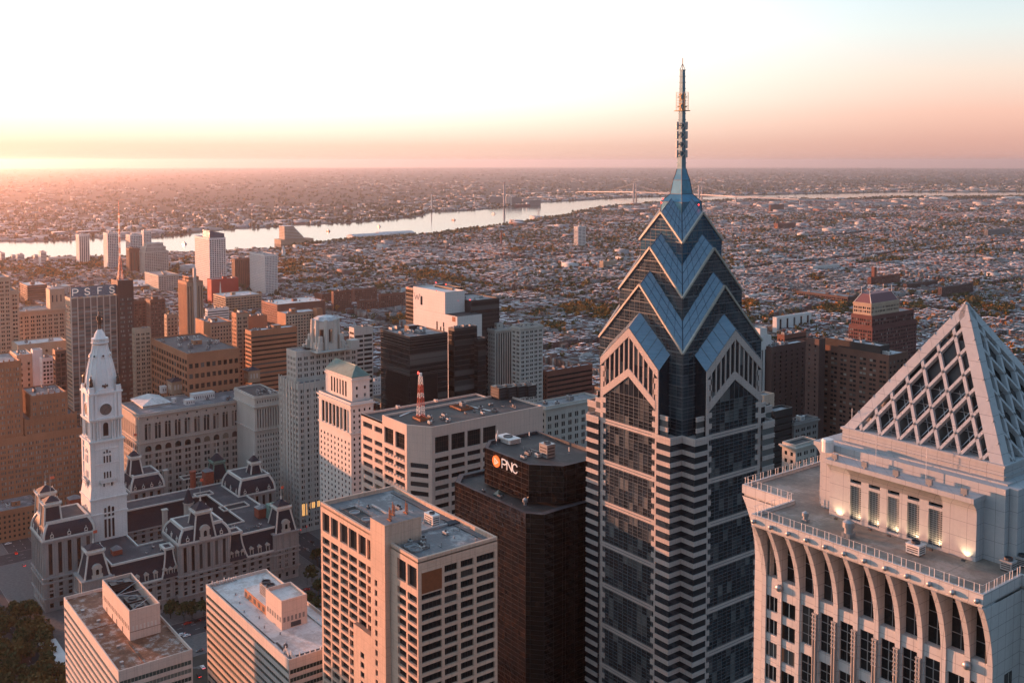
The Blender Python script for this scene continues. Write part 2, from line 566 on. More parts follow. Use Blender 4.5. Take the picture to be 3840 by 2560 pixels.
def unit(root, x, y, z, sx, sy, sz, kind=0):
 """roof-top air handler: casing on skids, louvred side, fan ring"""
 key = (round(sx, 1), round(sy, 1), round(sz, 1), kind)
 if key not in UNITS:
  mb = MB()
  mb.box(-sx/2, -sy/2, .3, sx/2, sy/2, sz, 0)
  mb.box(-sx/2 - .1, -sy/2 - .1, sz, sx/2 + .1, sy/2 + .1, sz + .12, 0)
  for k in (-1, 1): mb.box(-sx/2, k * sy * .35 - .15, 0, sx/2, k * sy * .35 + .15, .3, 1)
  for k in range(3):
   zz = .3 + (sz - .3) * (k + .7) / 4
   mb.box(-sx/2 - .05, -sy * .4, zz, -sx/2, sy * .4, zz + (sz - .3) / 9, 1)
   mb.box(-sx * .4, sy/2, zz, sx * .4, sy/2 + .05, zz + (sz - .3) / 9, 1)
  nf = max(1, int(max(sx, sy) / max(1.5, min(sx, sy))))
  for i in range(nf):
   t = (i + .5) / nf - .5
   cx, cy = (t * sx, 0) if sx >= sy else (0, t * sy)
   r = min(sx, sy) * .36
   mb.lathe(cx, cy, [(r, sz + .12), (r, sz + .6), (r * .86, sz + .6), (r * .86, sz + .3)], 10, 1)
  me = bpy.data.meshes.new('roof_unit')
  me.from_pydata(mb.v, [], mb.f)
  for mm in (('unit_grey', 'unit_white', 'steel', 'dark_metal_wall')[kind % 4], 'dark_steel'): me.materials.append(MATS[mm])
  me.polygons.foreach_set('material_index', mb.m)
  UNITS[key] = me
 return link_copy(UNITS[key], 'roof_unit', (x, y, z), root)
def clutter(root, x0, y0, x1, y1, z, n, seed=1, big=1.0):
 rg = random.Random(seed)
 boxes = []
 for _ in range(n * 8):
  if len(boxes) >= n: break
  sx, sy, sz = rg.choice(((3, 2, 2), (5, 2.5, 2.4), (2, 2, 1.6), (4, 4, 3), (6, 3, 2.6), (2, 5, 2)))
  sx, sy, sz = sx * big, sy * big, sz * big
  if x1 - x0 < sx + 3 or y1 - y0 < sy + 3: continue
  x, y = rg.uniform(x0 + sx/2 + 1, x1 - sx/2 - 1), rg.uniform(y0 + sy/2 + 1, y1 - sy/2 - 1)
  if any(abs(x - a) < (sx + c) / 2 + .6 and abs(y - b) < (sy + d) / 2 + .6 for a, b, c, d in boxes): continue
  boxes.append((x, y, sx, sy))
  unit(root, x, y, z, sx, sy, sz, rg.randrange(3))
 mb = MB()
 for _ in range(max(1, n // 2)):
  x, y = rg.uniform(x0 + 1, x1 - 1), rg.uniform(y0 + 1, y1 - 1)
  mb.tube((x, y, z), (x, y, z + rg.uniform(1, 2.2)), .18, 6)
  mb.tube((x, y, z + .2), (min(x1 - 1, x + rg.uniform(2, 8)), y, z + .2), .12, 4)
 mb.build('roof_pipes', 'steel', root)
 return boxes
def penthouse(root, x0, y0, x1, y1, z, h, wm, rm='roof_grey', name='penthouse'):
 mb = MB()
 mb.box(x0, y0, z, x1, y1, z + h, 0, 1)
 mb.box(x0 - .15, y0 - .15, z + h, x1 + .15, y1 + .15, z + h + .3, 0, 1)
 k = int((x1 - x0) / 2.2)
 for i in range(1, k, 2):
  mb.box(x0 + i * 2.2, y1, z + h * .35, x0 + i * 2.2 + 1.3, y1 + .06, z + h * .7, 2)
 k = int((y1 - y0) / 2.2)
 for i in range(1, k, 2):
  mb.box(x0 - .06, y1 - i * 2.2, z + h * .35, x0, y1 - i * 2.2 - 1.3, z + h * .7, 2)
 return mb.build(name, [wm, rm, 'dark_steel'], root)
def st(kind='grid', sp=3.5, n=None, fh=4.3, ww=.5, wh=.5, top=2.0, edge=.6, dep=.3, k=2, gap=.35, nv=0, nh=0, bot=0.0, up=.5):
 return dict(kind=kind, sp=sp, n=n, fh=fh, ww=ww, wh=wh, top=top, edge=edge, dep=dep, k=k, gap=gap, nv=nv, nh=nh, bot=bot, up=up)
def lay(s, Lh, z0, z1):
 n = s['n'] or max(1, int(round((Lh - 2 * s['edge']) / s['sp'])))
 if s['kind'] == 'plain': return [], []
 if s['kind'] == 'ribbon':
  xs = [(s['edge'], Lh - s['edge'])]
  xs = spans(Lh, s['n'] or 1, s['ww'] if s['n'] else 1.0, s['edge'])
  return xs, floors(z0 + s['bot'], z1, s['fh'], s['wh'], s['top'], s['up'])
 if s['kind'] == 'vert':
  return spans(Lh, n, s['ww'], s['edge']), [(z0 + s['bot'], z1 - s['top'])]
 if s['kind'] == 'group':
  return grouped(Lh, n, s['k'], s['ww'], s['gap'], s['edge']), floors(z0 + s['bot'], z1, s['fh'], s['wh'], s['top'], s['up'])
 return spans(Lh, n, s['ww'], s['edge']), floors(z0 + s['bot'], z1, s['fh'], s['wh'], s['top'], s['up'])
def block(root, x0, y1, z, ln, lw, wallm, glassm, Nn, Ww, z0=0.0, roof='roof_grey', cap=100, frame='dark_mullion', ph=1.2, cornice=0.0, inline=False, units=0, seed=1, wname='wall', wall2=None):
 """one box tier of a building with windows on its north and west faces; x0,y1 = north-west corner"""
 x1, y0 = x0 + ln, y1 - lw
 mb, wn, ww_ = MB(), [], []
 xs, zs = lay(Nn, ln, z0, z - ph)
 Face(mb, wn, (x0, y1), 'N', ln, z0, z - ph, xs, zs, Nn['dep'])
 xs, zs = lay(Ww, lw, z0, z - ph)
 Face(mb, ww_, (x0, y1), 'W', lw, z0, z - ph, xs, zs, Ww['dep'], m=1 if wall2 else 0)
 mb.face([(x1, y0, z0), (x1, y1, z0), (x1, y1, z - ph), (x1, y0, z - ph)])
 mb.face([(x0, y0, z0), (x1, y0, z0), (x1, y0, z - ph), (x0, y0, z - ph)])
 if cornice:
  c = cornice
  for (zz, e) in ((z - ph - .9, c), (z - ph - 1.6, c * .6)):
   mb.box(x0 - e, y1, zz, x1 + e, y1 + e, zz + .7)
   mb.box(x0 - e, y0 - e, zz, x0, y1, zz + .7)
 mats = [wallm, wall2 or wallm]
 if inline:
  for ws, s in ((wn, Nn), (ww_, Ww)):
   for (c, a, b, u, n) in ws: pane_into(mb, c, a, b, u, n, s['nv'], s['nh'], .12, 2, 3)
  mats += [glassm, frame]
 mb.build(wname, mats, root)
 if not inline:
  emit(root, wn, glassm, frame, Nn['nv'], Nn['nh'], cap // 2)
  emit(root, ww_, glassm, frame, Ww['nv'], Ww['nh'], cap - cap // 2)
 roof_deck(root, x0, y0, x1, y1, z, roof, wallm, ph)
 if units: clutter(root, x0 + 1, y0 + 1, x1 - 1, y1 - 1, z - ph, units, seed)
 return (x0, y0, x1, y1, z)
def place(c, l, r, D, ln=None, lw=None):
 P = at(c[0], c[1], D)
 ln = ln if l is None else reach(P, 1, 0, l)
 lw = lw if r is None else reach(P, 0, -1, r)
 return P.x, P.y, P.z, ln, lw
BLD = []
def bld(name, label, c, l, r, D, wallm, glassm, Nn, Ww, ln=None, lw=None, cat='building', **k):
 x, y, z, ln, lw = place(c, l, r, D, ln, lw)
 root = thing(name, label, cat, (x, y, 0))
 bb = block(root, x, y, z, ln, lw, wallm, glassm, Nn, Ww, **k)
 BLD.append((x, y - lw, x + ln, y))
 return root, bb
Z1 = lambda x, y: (x / 2.24, 700 + y / 2.24)
Z2 = lambda x, y: (900 + x / 2.24, 700 + y / 2.24)
Z3 = lambda x, y: (x / 2.24, 1300 + y / 2.24)
Z4 = lambda x, y: (900 + x / 2.24, 1300 + y / 2.24)
# ---------------------------------------------------------------- spire tower with stacked blue gables
def spire_tower():
 C = at(2552, 1000, 440)
 cx, cy = C.x, C.y
 BLD.append((cx - 33, cy - 33, cx + 33, cy + 33))
 root = thing('gabled_skyscraper', 'tallest tower with blue glass gables stacked under a thin mast', 'skyscraper', (cx, cy, 0))
 def zz(px, py, D): return at(px, py, D).z
 e2, a2 = zz(2569, 1325, 405), zz(2401, 1069, 424.8)
 e3, a3 = zz(2564, 1116, 413.5), zz(2439, 930, 428.5)
 e4, a4 = zz(2560, 910, 422.5), zz(2477, 798, 432.4)
 a1, e1 = zz(2348, 1229, 421), zz(2450, 1381, 411)
 zt = zz(2517, 1656, 399)
 zs_ = zz(2550, 1560, 420)
 h2, h3, h4 = 25.0, 18.9, 12.5
 FH = 4.6
 ROT = [((1, 0), (0, 1)), ((0, -1), (-1, 0)), ((-1, 0), (0, -1)), ((0, 1), (1, 0))]   # (u, n): N, W, S, E
 def pt(s, t, d, z):                     # t along the side, d outward from the centre
  u, n = ROT[s]
  return (cx + u[0] * t + n[0] * d, cy + u[1] * t + n[1] * d, z)
 def bar(mb, s, t0, t1, d, z, hh, out=.22, m=0):
  a, b = pt(s, t0, d, z), pt(s, t1, d + out, z + hh)
  mb.box(a[0], a[1], a[2], b[0], b[1], b[2], m)
 # --- gabled glass tiers
 prev_top = 0
 for (h, e, a, gm, zlow, tin) in ((h2, e2, a2, 'gable_glass', 0, h2 - h3 + .5), (h3, e3, a3, 'gable_glass', e2 - 4, h3 - h4 + .5), (h4, e4, a4, 'blue_glass', e3 - 4, 6.4)):
  mb, gl, bars, trim, ribs = MB(), MB(), MB(), MB(), MB()
  for s in range(4):
   # glass wall: panes per floor so reflections break up
   z = e
   nx = max(6, int(h * 2 / 3.1))
   while z > zlow + .1:
    zb = max(zlow, z - FH)
    for i in range(nx):
     t0, t1 = -h + 2 * h * i / nx, -h + 2 * h * (i + 1) / nx
     gl.face([pt(s, t1, h, zb), pt(s, t0, h, zb), pt(s, t0, h, z), pt(s, t1, h, z)])
    bar(bars, s, -h, h, h, z - .3, .34)
    bar(bars, s, -h, h, h, z - 1.7, .13, .1)
    if z > zlow + FH: bar(bars, s, -h, h, h, z - 3.0, .08, .08)
    z -= FH
   # gable triangle
   z, k = e, (a - e) / h
   while z < a - .5:
    z2 = min(a, z + FH)
    w0, w1 = (a - z) / k, (a - z2) / k
    n_ = max(1, int(w0 * 2 / 3.1))
    for i in range(n_):
     f0, f1 = -1 + 2 * i / n_, -1 + 2 * (i + 1) / n_
     gl.face([pt(s, f1 * w0, h, z), pt(s, f0 * w0, h, z), pt(s, f0 * w1, h, z2), pt(s, f1 * w1, h, z2)])
    if w0 > .6:
     bar(bars, s, -w0, w0, h, z, .32)
     if w0 > 3: bar(bars, s, -(w0 - 1.4 / k), w0 - 1.4 / k, h, z + 1.4, .12, .1)
     if w0 > 4: bar(bars, s, -(w0 - 2.9 / k), w0 - 2.9 / k, h, z + 2.9, .09, .1)
    z = z2
   nv_ = int(h / 3.1)
   for i in range(-nv_, nv_ + 1):
    t = i * 3.1
    q0 = pt(s, t - .05, h, max(zlow, e - 60)); q1 = pt(s, t + .05, h + .1, a - abs(t) * k)
    bars.box(q0[0], q0[1], q0[2], q1[0], q1[1], q1[2])
   # raking trims
   for sg in (-1, 1):
    trim.beam(pt(s, sg * (h + .3), h + .2, e - .2), pt(s, 0, h + .2, a + .3), .8, .9, up=(ROT[s][1][0], ROT[s][1][1], 0))
   # roof slopes, with ribs running up the slope
   for sg in (-1, 1):
    G = .9
    A, B = Vector(pt(s, sg * h, h, e + .25)), Vector(pt(s, 0, h, a + .25))
    T = Vector(pt(s, 0, h - tin, a + .25 + G * tin)); V = Vector(pt(s, sg * (h - tin), h - tin, e + .25 + (k + G) * tin))
    fr = [tuple(A), tuple(B), tuple(T), tuple(V)]
    mb.face(fr if sg < 0 else fr[::-1])
    for f in (.33, .66):
     p0 = A.lerp(V, f) + Vector((0, 0, .08)); p1 = B.lerp(T, f) + Vector((0, 0, .08))
     ribs.tube(p0, p1, .11, 4)
    for f in (.2, .4, .6, .8):
     ribs.tube(A.lerp(B, f) + Vector((0, 0, .06)), V.lerp(T, f) + Vector((0, 0, .06)), .08, 4)
    ribs.tube(A, V, .2, 4)
   ribs.tube(B, T, .2, 4)
  gl.build('glass_wall', gm, root)
  ribs.build('roof_ribs', 'roof_rib', root)
  bars.build('mullions', 'mullion', root)
  mb.build('gable_roof', 'gable_roof', root)
  trim.build('gable_trim', 'gable_trim', root)
 # --- spire: flared blue pyramid, mast with aerials
 zb, zm, ztop = zz(2549, 745, 436), zz(2550, 633, 440), zz(2553, 262, 440)
 def ring(h, z): return [(cx - h, cy - h, z), (cx + h, cy - h, z), (cx + h, cy + h, z), (cx - h, cy + h, z)]
 mb = MB()
 pr = [(6.6, a4 - 5), (6.2, a4 + 4.5), (3.4, zb + 2), (2.6, zb + 8), (1.9, (zb + zm) / 2 + 4), (1.45, zm)]
 mb.loft([ring(h, z) for h, z in pr])
 mb.build('spire', 'blue_metal', root)
 mb = MB()
 for (h, z), (h_, z_) in zip(pr, pr[1:]):
  for k in range(4):
   mb.tube(ring(h, z)[k], ring(h_, z_)[k], .16, 4)
 for z, h in ((a4 + 4.5, 6.2), (zb + 2, 3.4), (zb + 8, 2.6)):
  r_ = ring(h + .05, z)
  for k in range(4): mb.tube(r_[k], r_[(k + 1) % 4], .12, 4)
 mb.build('spire_ribs', 'dark_steel', root)
 mast = MB()
 n_ = 16
 for i in range(n_):
  z0_, z1_ = zm + (ztop - zm) * i / n_, zm + (ztop - zm) * (i + 1) / n_
  r0 = 1.35 - .55 * i / n_
  mast.loft([ring(r0, z0_), ring(r0 - .035, z1_ - .35)])
  mast.loft([ring(r0 + .12, z1_ - .35), ring(r0 + .12, z1_)])
 m_ = mast.build('mast', 'mast_blue', root)
 ap = MB()
 zx = ztop
 for k in range(4): ap.tube((cx + (.75 if k < 2 else -.75), cy + (.75 if k % 2 else -.75), ztop), (cx, cy, ztop + 2.6), .14, 5)
 ap.tube((cx, cy, ztop + 2.4), (cx, cy, ztop + 4.9), .18, 6)
 ap.tube((cx - 1, cy + 1, ztop + 4.9), (cx + 1, cy - 1, ztop + 4.9), .12, 4)
 ap.build('mast_tip', 'dark_steel', m_)
 for py in (472, 507, 542, 577):
  z = zz(2553, py, 440)
  x = MB()
  for s in range(4):
   for sg in (-1, 1):
    x.tube(pt(s, -1.2, 1.75, z - sg * 1.2), pt(s, 1.2, 1.75, z + sg * 1.2), .22, 5)
   c = pt(s, 0, 1.3, z); d = pt(s, 0, 2.6, z)
   x.tube(c, d, .18, 5)
   q = pt(s, 0, 2.8, z)
   x.lathe(q[0], q[1], [(.35, z - 1.7), (.5, z - 1.4), (.5, z + 1.4), (.35, z + 1.7)], 8)
  x.build('aerial', 'unit_grey', m_)
 x = MB()
 for s in range(4):
  for zc in (365, 400):
   z = zz(2553, zc, 440)
   x.tube(pt(s, 0, 1.1, z), pt(s, 0, 2.9, z), .13, 5)
   x.tube(pt(s, -.8, 1.2, z - 1.5), pt(s, .8, 1.2, z + 1.5), .12, 4)
   x.tube(pt(s, .8, 1.2, z - 1.5), pt(s, -.8, 1.2, z + 1.5), .12, 4)
  z0_, z1_ = zz(2553, 416, 440), zz(2553, 347, 440)
  for t in (-1.3, 1.3): x.tube(pt(s, t, 2.4, z0_), pt(s, t, 2.4, z1_), .07, 4)
  for i in range(12): x.tube(pt(s, -1.3, 2.4, z0_ + (z1_ - z0_) * i / 11), pt(s, 1.3, 2.4, z0_ + (z1_ - z0_) * i / 11), .05, 3)
  x.tube(pt(s, -2.4, 2.4, z0_), pt(s, 2.4, 2.4, z0_), .2, 5)
 x.build('aerial_cage', 'warm_metal', m_)
 # --- stone gable bays on the four sides, with their glazing
 hb, d0 = 17.5, 31.0
 nbay = 12
 for s in range(4):
  st_, gl, bars, sl_ = MB(), MB(), MB(), MB()
  k = (a1 - e1) / hb
  # roof over the bay: two slopes running back into the tower
  for sg in (-1, 1):
   A, B = pt(s, sg * (hb + .4), d0 + .4, e1), pt(s, 0, d0 + .4, a1 + .4)
   A2, B2 = pt(s, sg * (hb + .4), h2 - .3, e1 + .9 * (d0 + .7 - h2)), pt(s, 0, h2 - .3, a1 + .4 + .9 * (d0 + .7 - h2))
   sl_.face([A, B, B2, A2] if sg < 0 else [A2, B2, B, A])
   for f in (.2, .4, .6, .8):
    p0, p1 = Vector(A).lerp(Vector(B), f), Vector(A2).lerp(Vector(B2), f)
    bars.tube(p0 + Vector((0, 0, .1)), p1 + Vector((0, 0, .1)), .1, 4)
  # body of the bay (glass) to the street
  nz = int((e1) / FH)
  for j in range(nz):
   z0_, z1_ = e1 - (j + 1) * FH, e1 - j * FH
   for i in range(nbay):
    t0, t1 = -hb + 2 * hb * i / nbay, -hb + 2 * hb * (i + 1) / nbay
    gl.face([pt(s, t1, d0, z0_), pt(s, t0, d0, z0_), pt(s, t0, d0, z1_), pt(s, t1, d0, z1_)])
  w_ = hb
  for i in range(nbay):
   t0, t1 = -hb + 2 * hb * i / nbay, -hb + 2 * hb * (i + 1) / nbay
   gl.face([pt(s, t1, d0, e1), pt(s, t0, d0, e1), pt(s, t0, d0, a1 - abs(t0) * k), pt(s, t1, d0, a1 - abs(t1) * k)])
  for sg in (-1, 1):
   gl.face([pt(s, sg * hb, h2, 0), pt(s, sg * hb, d0, 0), pt(s, sg * hb, d0, e1), pt(s, sg * hb, h2, e1 + 5.4)][::sg])
   # raking stone frame (outer chevron) and inner chevron lower down
   n2 = (ROT[s][1][0], ROT[s][1][1], 0)
   st_.beam(pt(s, sg * (hb + .3), d0 + .3, e1 - 1.6), pt(s, 0, d0 + .3, a1 - 1.6), .9, 3.4, up=n2) if False else None
   P0, P1 = Vector(pt(s, sg * hb, d0, e1)), Vector(pt(s, 0, d0, a1))
   nv = Vector(n2)
   for (dz, th, out) in ((0, 3.6, .55),):
    q0, q1 = P0 + Vector((0, 0, dz)), P1 + Vector((0, 0, dz))
    q2, q3 = q1 - Vector((0, 0, th)), q0 - Vector((0, 0, th))
    st_.loft([[tuple(q + nv * o) for o in (0, out)] for q in (q0, q1)] + [[tuple(q + nv * o) for o in (0, out)] for q in (q2, q3, q0)], closed=False, cap=False)
    fr = [q0, q1, q2, q3]
    st_.face([tuple(q + nv * out) for q in (fr if sg < 0 else fr[::-1])])
   zi = e1 - 8.2
   q0, q1 = Vector(pt(s, sg * (hb - 1.5), d0, zi - 5.0)), Vector(pt(s, 0, d0, zi + k * hb - 9))
   q2, q3 = q1 - Vector((0, 0, 3.6)), q0 - Vector((0, 0, 3.6))
   fr = [q0, q1, q2, q3]
   st_.face([tuple(q + nv * .5) for q in (fr if sg < 0 else fr[::-1])])
   st_.face([tuple(q3 + nv * .5), tuple(q2 + nv * .5), tuple(q2), tuple(q3)][::-sg])
   st_.face([tuple(q0 + nv * .5), tuple(q1 + nv * .5), tuple(q1), tuple(q0)][::sg])
   zib = q0.z
  # vertical stone mullions of the upper bay, between the chevrons
  for i in range(1, nbay):
   t = -hb + 2 * hb * i / nbay
   zl = zi + k * hb - 9 - abs(t) * (zi + k * hb - 9 - zib) / (hb - 1.5) - 1
   q0, q1 = pt(s, t - .32, d0, zl), pt(s, t + .32, d0 + .4, a1 - abs(t) * k - 2)
   st_.box(q0[0], q0[1], q0[2], q1[0], q1[1], q1[2])
  # thin metal grid below
  ztop_g = zib - 2
  for i in range(1, nbay):
   t = -hb + 2 * hb * i / nbay
   zl = zi + k * hb - 12 - abs(t) * (zi + k * hb - 9 - zib) / (hb - 1.5)
   q0, q1 = pt(s, t - .09, d0, 0), pt(s, t + .09, d0 + .16, zl)
   bars.box(q0[0], q0[1], q0[2], q1[0], q1[1], q1[2])
  j = 0
  z = e1 - 14
  zfirst = None
  while z > 3:
   tw = hb
   if z > zib - 6: tw = max(1, min(hb, (zi + k * hb - 11 - z) / ((zi + k * hb - 9 - zib) / (hb - 1.5))))
   bar(bars, s, -tw, tw, d0, z, .2 if j % 3 == 0 else .1, .15)
   z -= FH / 3 if True else FH
   j += 1
  # stone bands every fourth floor, and quoins down both edges
  z, j = zs_ - 5, 0
  while z > 2:
   for (dz, hh, o) in ((0, .9, .45), (-1.3, .9, .45)):
    bar(st_, s, -hb, hb, d0, z + dz, hh, o)
   bar(bars, s, -hb, hb, d0, z - .38, .36, .3)
   z -= FH * 4
  z, j = e1 - 3.6, 0
  while z > 2:
   wq = 3.4 if j % 2 == 0 else 1.7
   for sg in (-1, 1):
    bar(st_, s, sg * hb, sg * (hb - wq), d0, z - FH / 2 + .12, FH / 2 - .12, .4)
    bar(st_, s, sg * hb, sg * (hb - .5), d0, z - FH / 2, .12, .3)
   z -= FH / 2
   j += 1
  gl.build('bay_glass', 'tower_glass', root)
  st_.build('stone_bay', 'granite', root)
  bars.build('bay_mullions', 'mullion', root)
  sl_.build('bay_roof', 'gable_roof', root)
 # --- lower corner blocks: banded stone and strip windows, terraces on top
 b, a = 33.0, 25.6
 # outline of the lower shaft with notched corners; the bays stand 0.4 m proud of nothing: they fill the middle of each side
 for s in range(4):
  for sg in (-1, 1):
   st_, gl = MB(), MB()
   t0, t1 = sg * (hb + .02), sg * a
   zt2 = zt if s in (0, 1) else zt + 4
   # block volume: core in glass, floors as stone spandrels
   nfl = int(zt2 / FH)
   for j in range(nfl + 1):
    z1_ = zt2 - j * FH
    z0_ = max(0, z1_ - 2.25)
    if z1_ <= .5: break
    for (dz, hh, o) in ((0, .62, 0), (-.64, .54, -.14), (-1.2, .58, 0)):
     zz_ = z1_ - .72 + dz
     if zz_ < 0: continue
     p, q = pt(s, t0, h2 - .1, zz_), pt(s, t1 + sg * o, b - .4 + o, zz_ + hh)
     st_.box(p[0], p[1], p[2], q[0], q[1], q[2])
   p, q = pt(s, t0, h2 - .2, 0), pt(s, t1 - sg * .35, b - .75, zt2 - .4)
   gl.box(p[0], p[1], p[2], q[0], q[1], q[2])
   p, q = pt(s, t0 + sg * .5, h2, zt2 - .05), pt(s, t1 - sg * .6, b - 1.1, zt2 + .02)
   for (ta, tb, da, db) in ((t0, t1, b - .9, b - .4), (t1 - sg * .5, t1, h2 - .1, b - .9)):
    p, q = pt(s, ta, da, zt2), pt(s, tb, db, zt2 + 1.1)
    st_.box(p[0], p[1], p[2], q[0], q[1], q[2])
   gl.build('corner_glass', 'tower_glass', root)
   st_.build('corner_stone', 'granite', root)
 # deeper outer shoulders at the outer edges (the stepped left and right ends)
 for s in range(4):
  zt3 = zt + 9
  for sg in (-1, 1):
   st_, gl = MB(), MB()
   t0, t1 = sg * hb, sg * 22
   nfl = int(zt3 / FH)
   for j in range(nfl + 1):
    z1_ = zt3 - j * FH
    for (dz, hh, o) in ((0, .62, 0), (-.64, .54, -.14), (-1.2, .58, 0)):
     zz_ = z1_ - .72 + dz
     if zz_ < 0: continue
     p, q = pt(s, t0, b - 3.4, zz_), pt(s, t1 + sg * o, b - 1.6 + o - 1.0, zz_ + hh)
     st_.box(p[0], p[1], p[2], q[0], q[1], q[2])
   p, q = pt(s, t0, b - 3.4, 0), pt(s, t1 - sg * .3, b - 2.9, zt3 - .4)
   gl.box(p[0], p[1], p[2], q[0], q[1], q[2])
   gl.build('shoulder_glass', 'tower_glass', root)
   st_.build('shoulder_stone', 'granite', root)
 mb = MB()
 for (px, py, D) in ((2480, 760, 430), (2620, 768, 430), (2486, 745, 430)):
  p = at(px, py, D)
  mb.lathe(p.x, p.y, [(.15, p.z - .3), (.3, p.z), (.15, p.z + .3)], 8)
 mb.build('warning_lamp', 'red_lamp', root)
plain('roof_rib', (.04, .07, .11), rough=.4, metal=.3)
plain('blue_metal', (.055, .17, .25), rough=.3, metal=.5, var=.2, scale=.3)
plain('mast_blue', (.10, .19, .24), rough=.4, metal=.4)
plain('warm_metal', (.35, .24, .12), rough=.4, metal=.5)
plain('gable_trim', (.34, .33, .29), rough=.45, metal=.3)
m, t, b = new_mat('gable_roof')
v = coords(t)
mp = N(t, 'ShaderNodeMapping'); mp.inputs['Scale'].default_value = (.25, .25, 1.6); L(t, v, mp.inputs[0])
nz = noise(t, mp.outputs[0], 1.0, 4, .6)
L(t, ramp(t, nz, [(.3, (.115, .17, .22)), (.7, (.165, .235, .29))]), b.inputs['Base Color'])
b.inputs['Metallic'].default_value = .55
b.inputs['Roughness'].default_value = .3
spire_tower()
# ---------------------------------------------------------------- lattice mast, rails, aerials shared by the roofs
def lattice(mb, x, y, z0, z1, r0, r1, n=10, w=.14, bands=None):
 prev = None
 for i in range(n + 1):
  z = z0 + (z1 - z0) * i / n
  r = r0 + (r1 - r0) * i / n
  c = [(x + sx * r, y + sy * r, z) for sx, sy in ((1, 1), (-1, 1), (-1, -1), (1, -1))]
  m = 0 if bands is None else bands(i / n)
  for k in range(4): mb.tube(c[k], c[(k + 1) % 4], w * .7, 4, m)
  if prev:
   for k in range(4):
    mb.tube(prev[k], c[k], w, 4, m)
    mb.tube(prev[k], c[(k + 1) % 4], w * .6, 4, m)
    mb.tube(prev[(k + 1) % 4], c[k], w * .6, 4, m)
  prev = c
def aerials(root, pts, seed, name='roof_aerials', hmin=1.5, hmax=3.2):
 rg = random.Random(seed)
 mb = MB()
 for (x, y, z) in pts:
  h = rg.uniform(hmin, hmax)
  mb.tube((x, y, z), (x, y, z + h), .1, 5)
  mb.box(x - .25, y - .18, z + h * .35, x + .25, y + .18, z + h * .98, 1)
  mb.beam((x - .8, y, z + .2), (x + .8, y, z + .2), .15, .15)
 return mb.build(name, ['steel', 'unit_white'], root)
def rail(mb, pts, h=1.1, step=2.5, r=.06):
 for a, b in zip(pts, pts[1:]):
  a, b = Vector(a), Vector(b)
  n = max(1, int((b - a).length / step))
  for i in range(n + 1):
   p = a.lerp(b, i / n)
   mb.tube(p, p + Vector((0, 0, h)), r, 4)
  for k in (.5, 1.0): mb.tube(a + Vector((0, 0, h * k)), b + Vector((0, 0, h * k)), r * .8, 4)
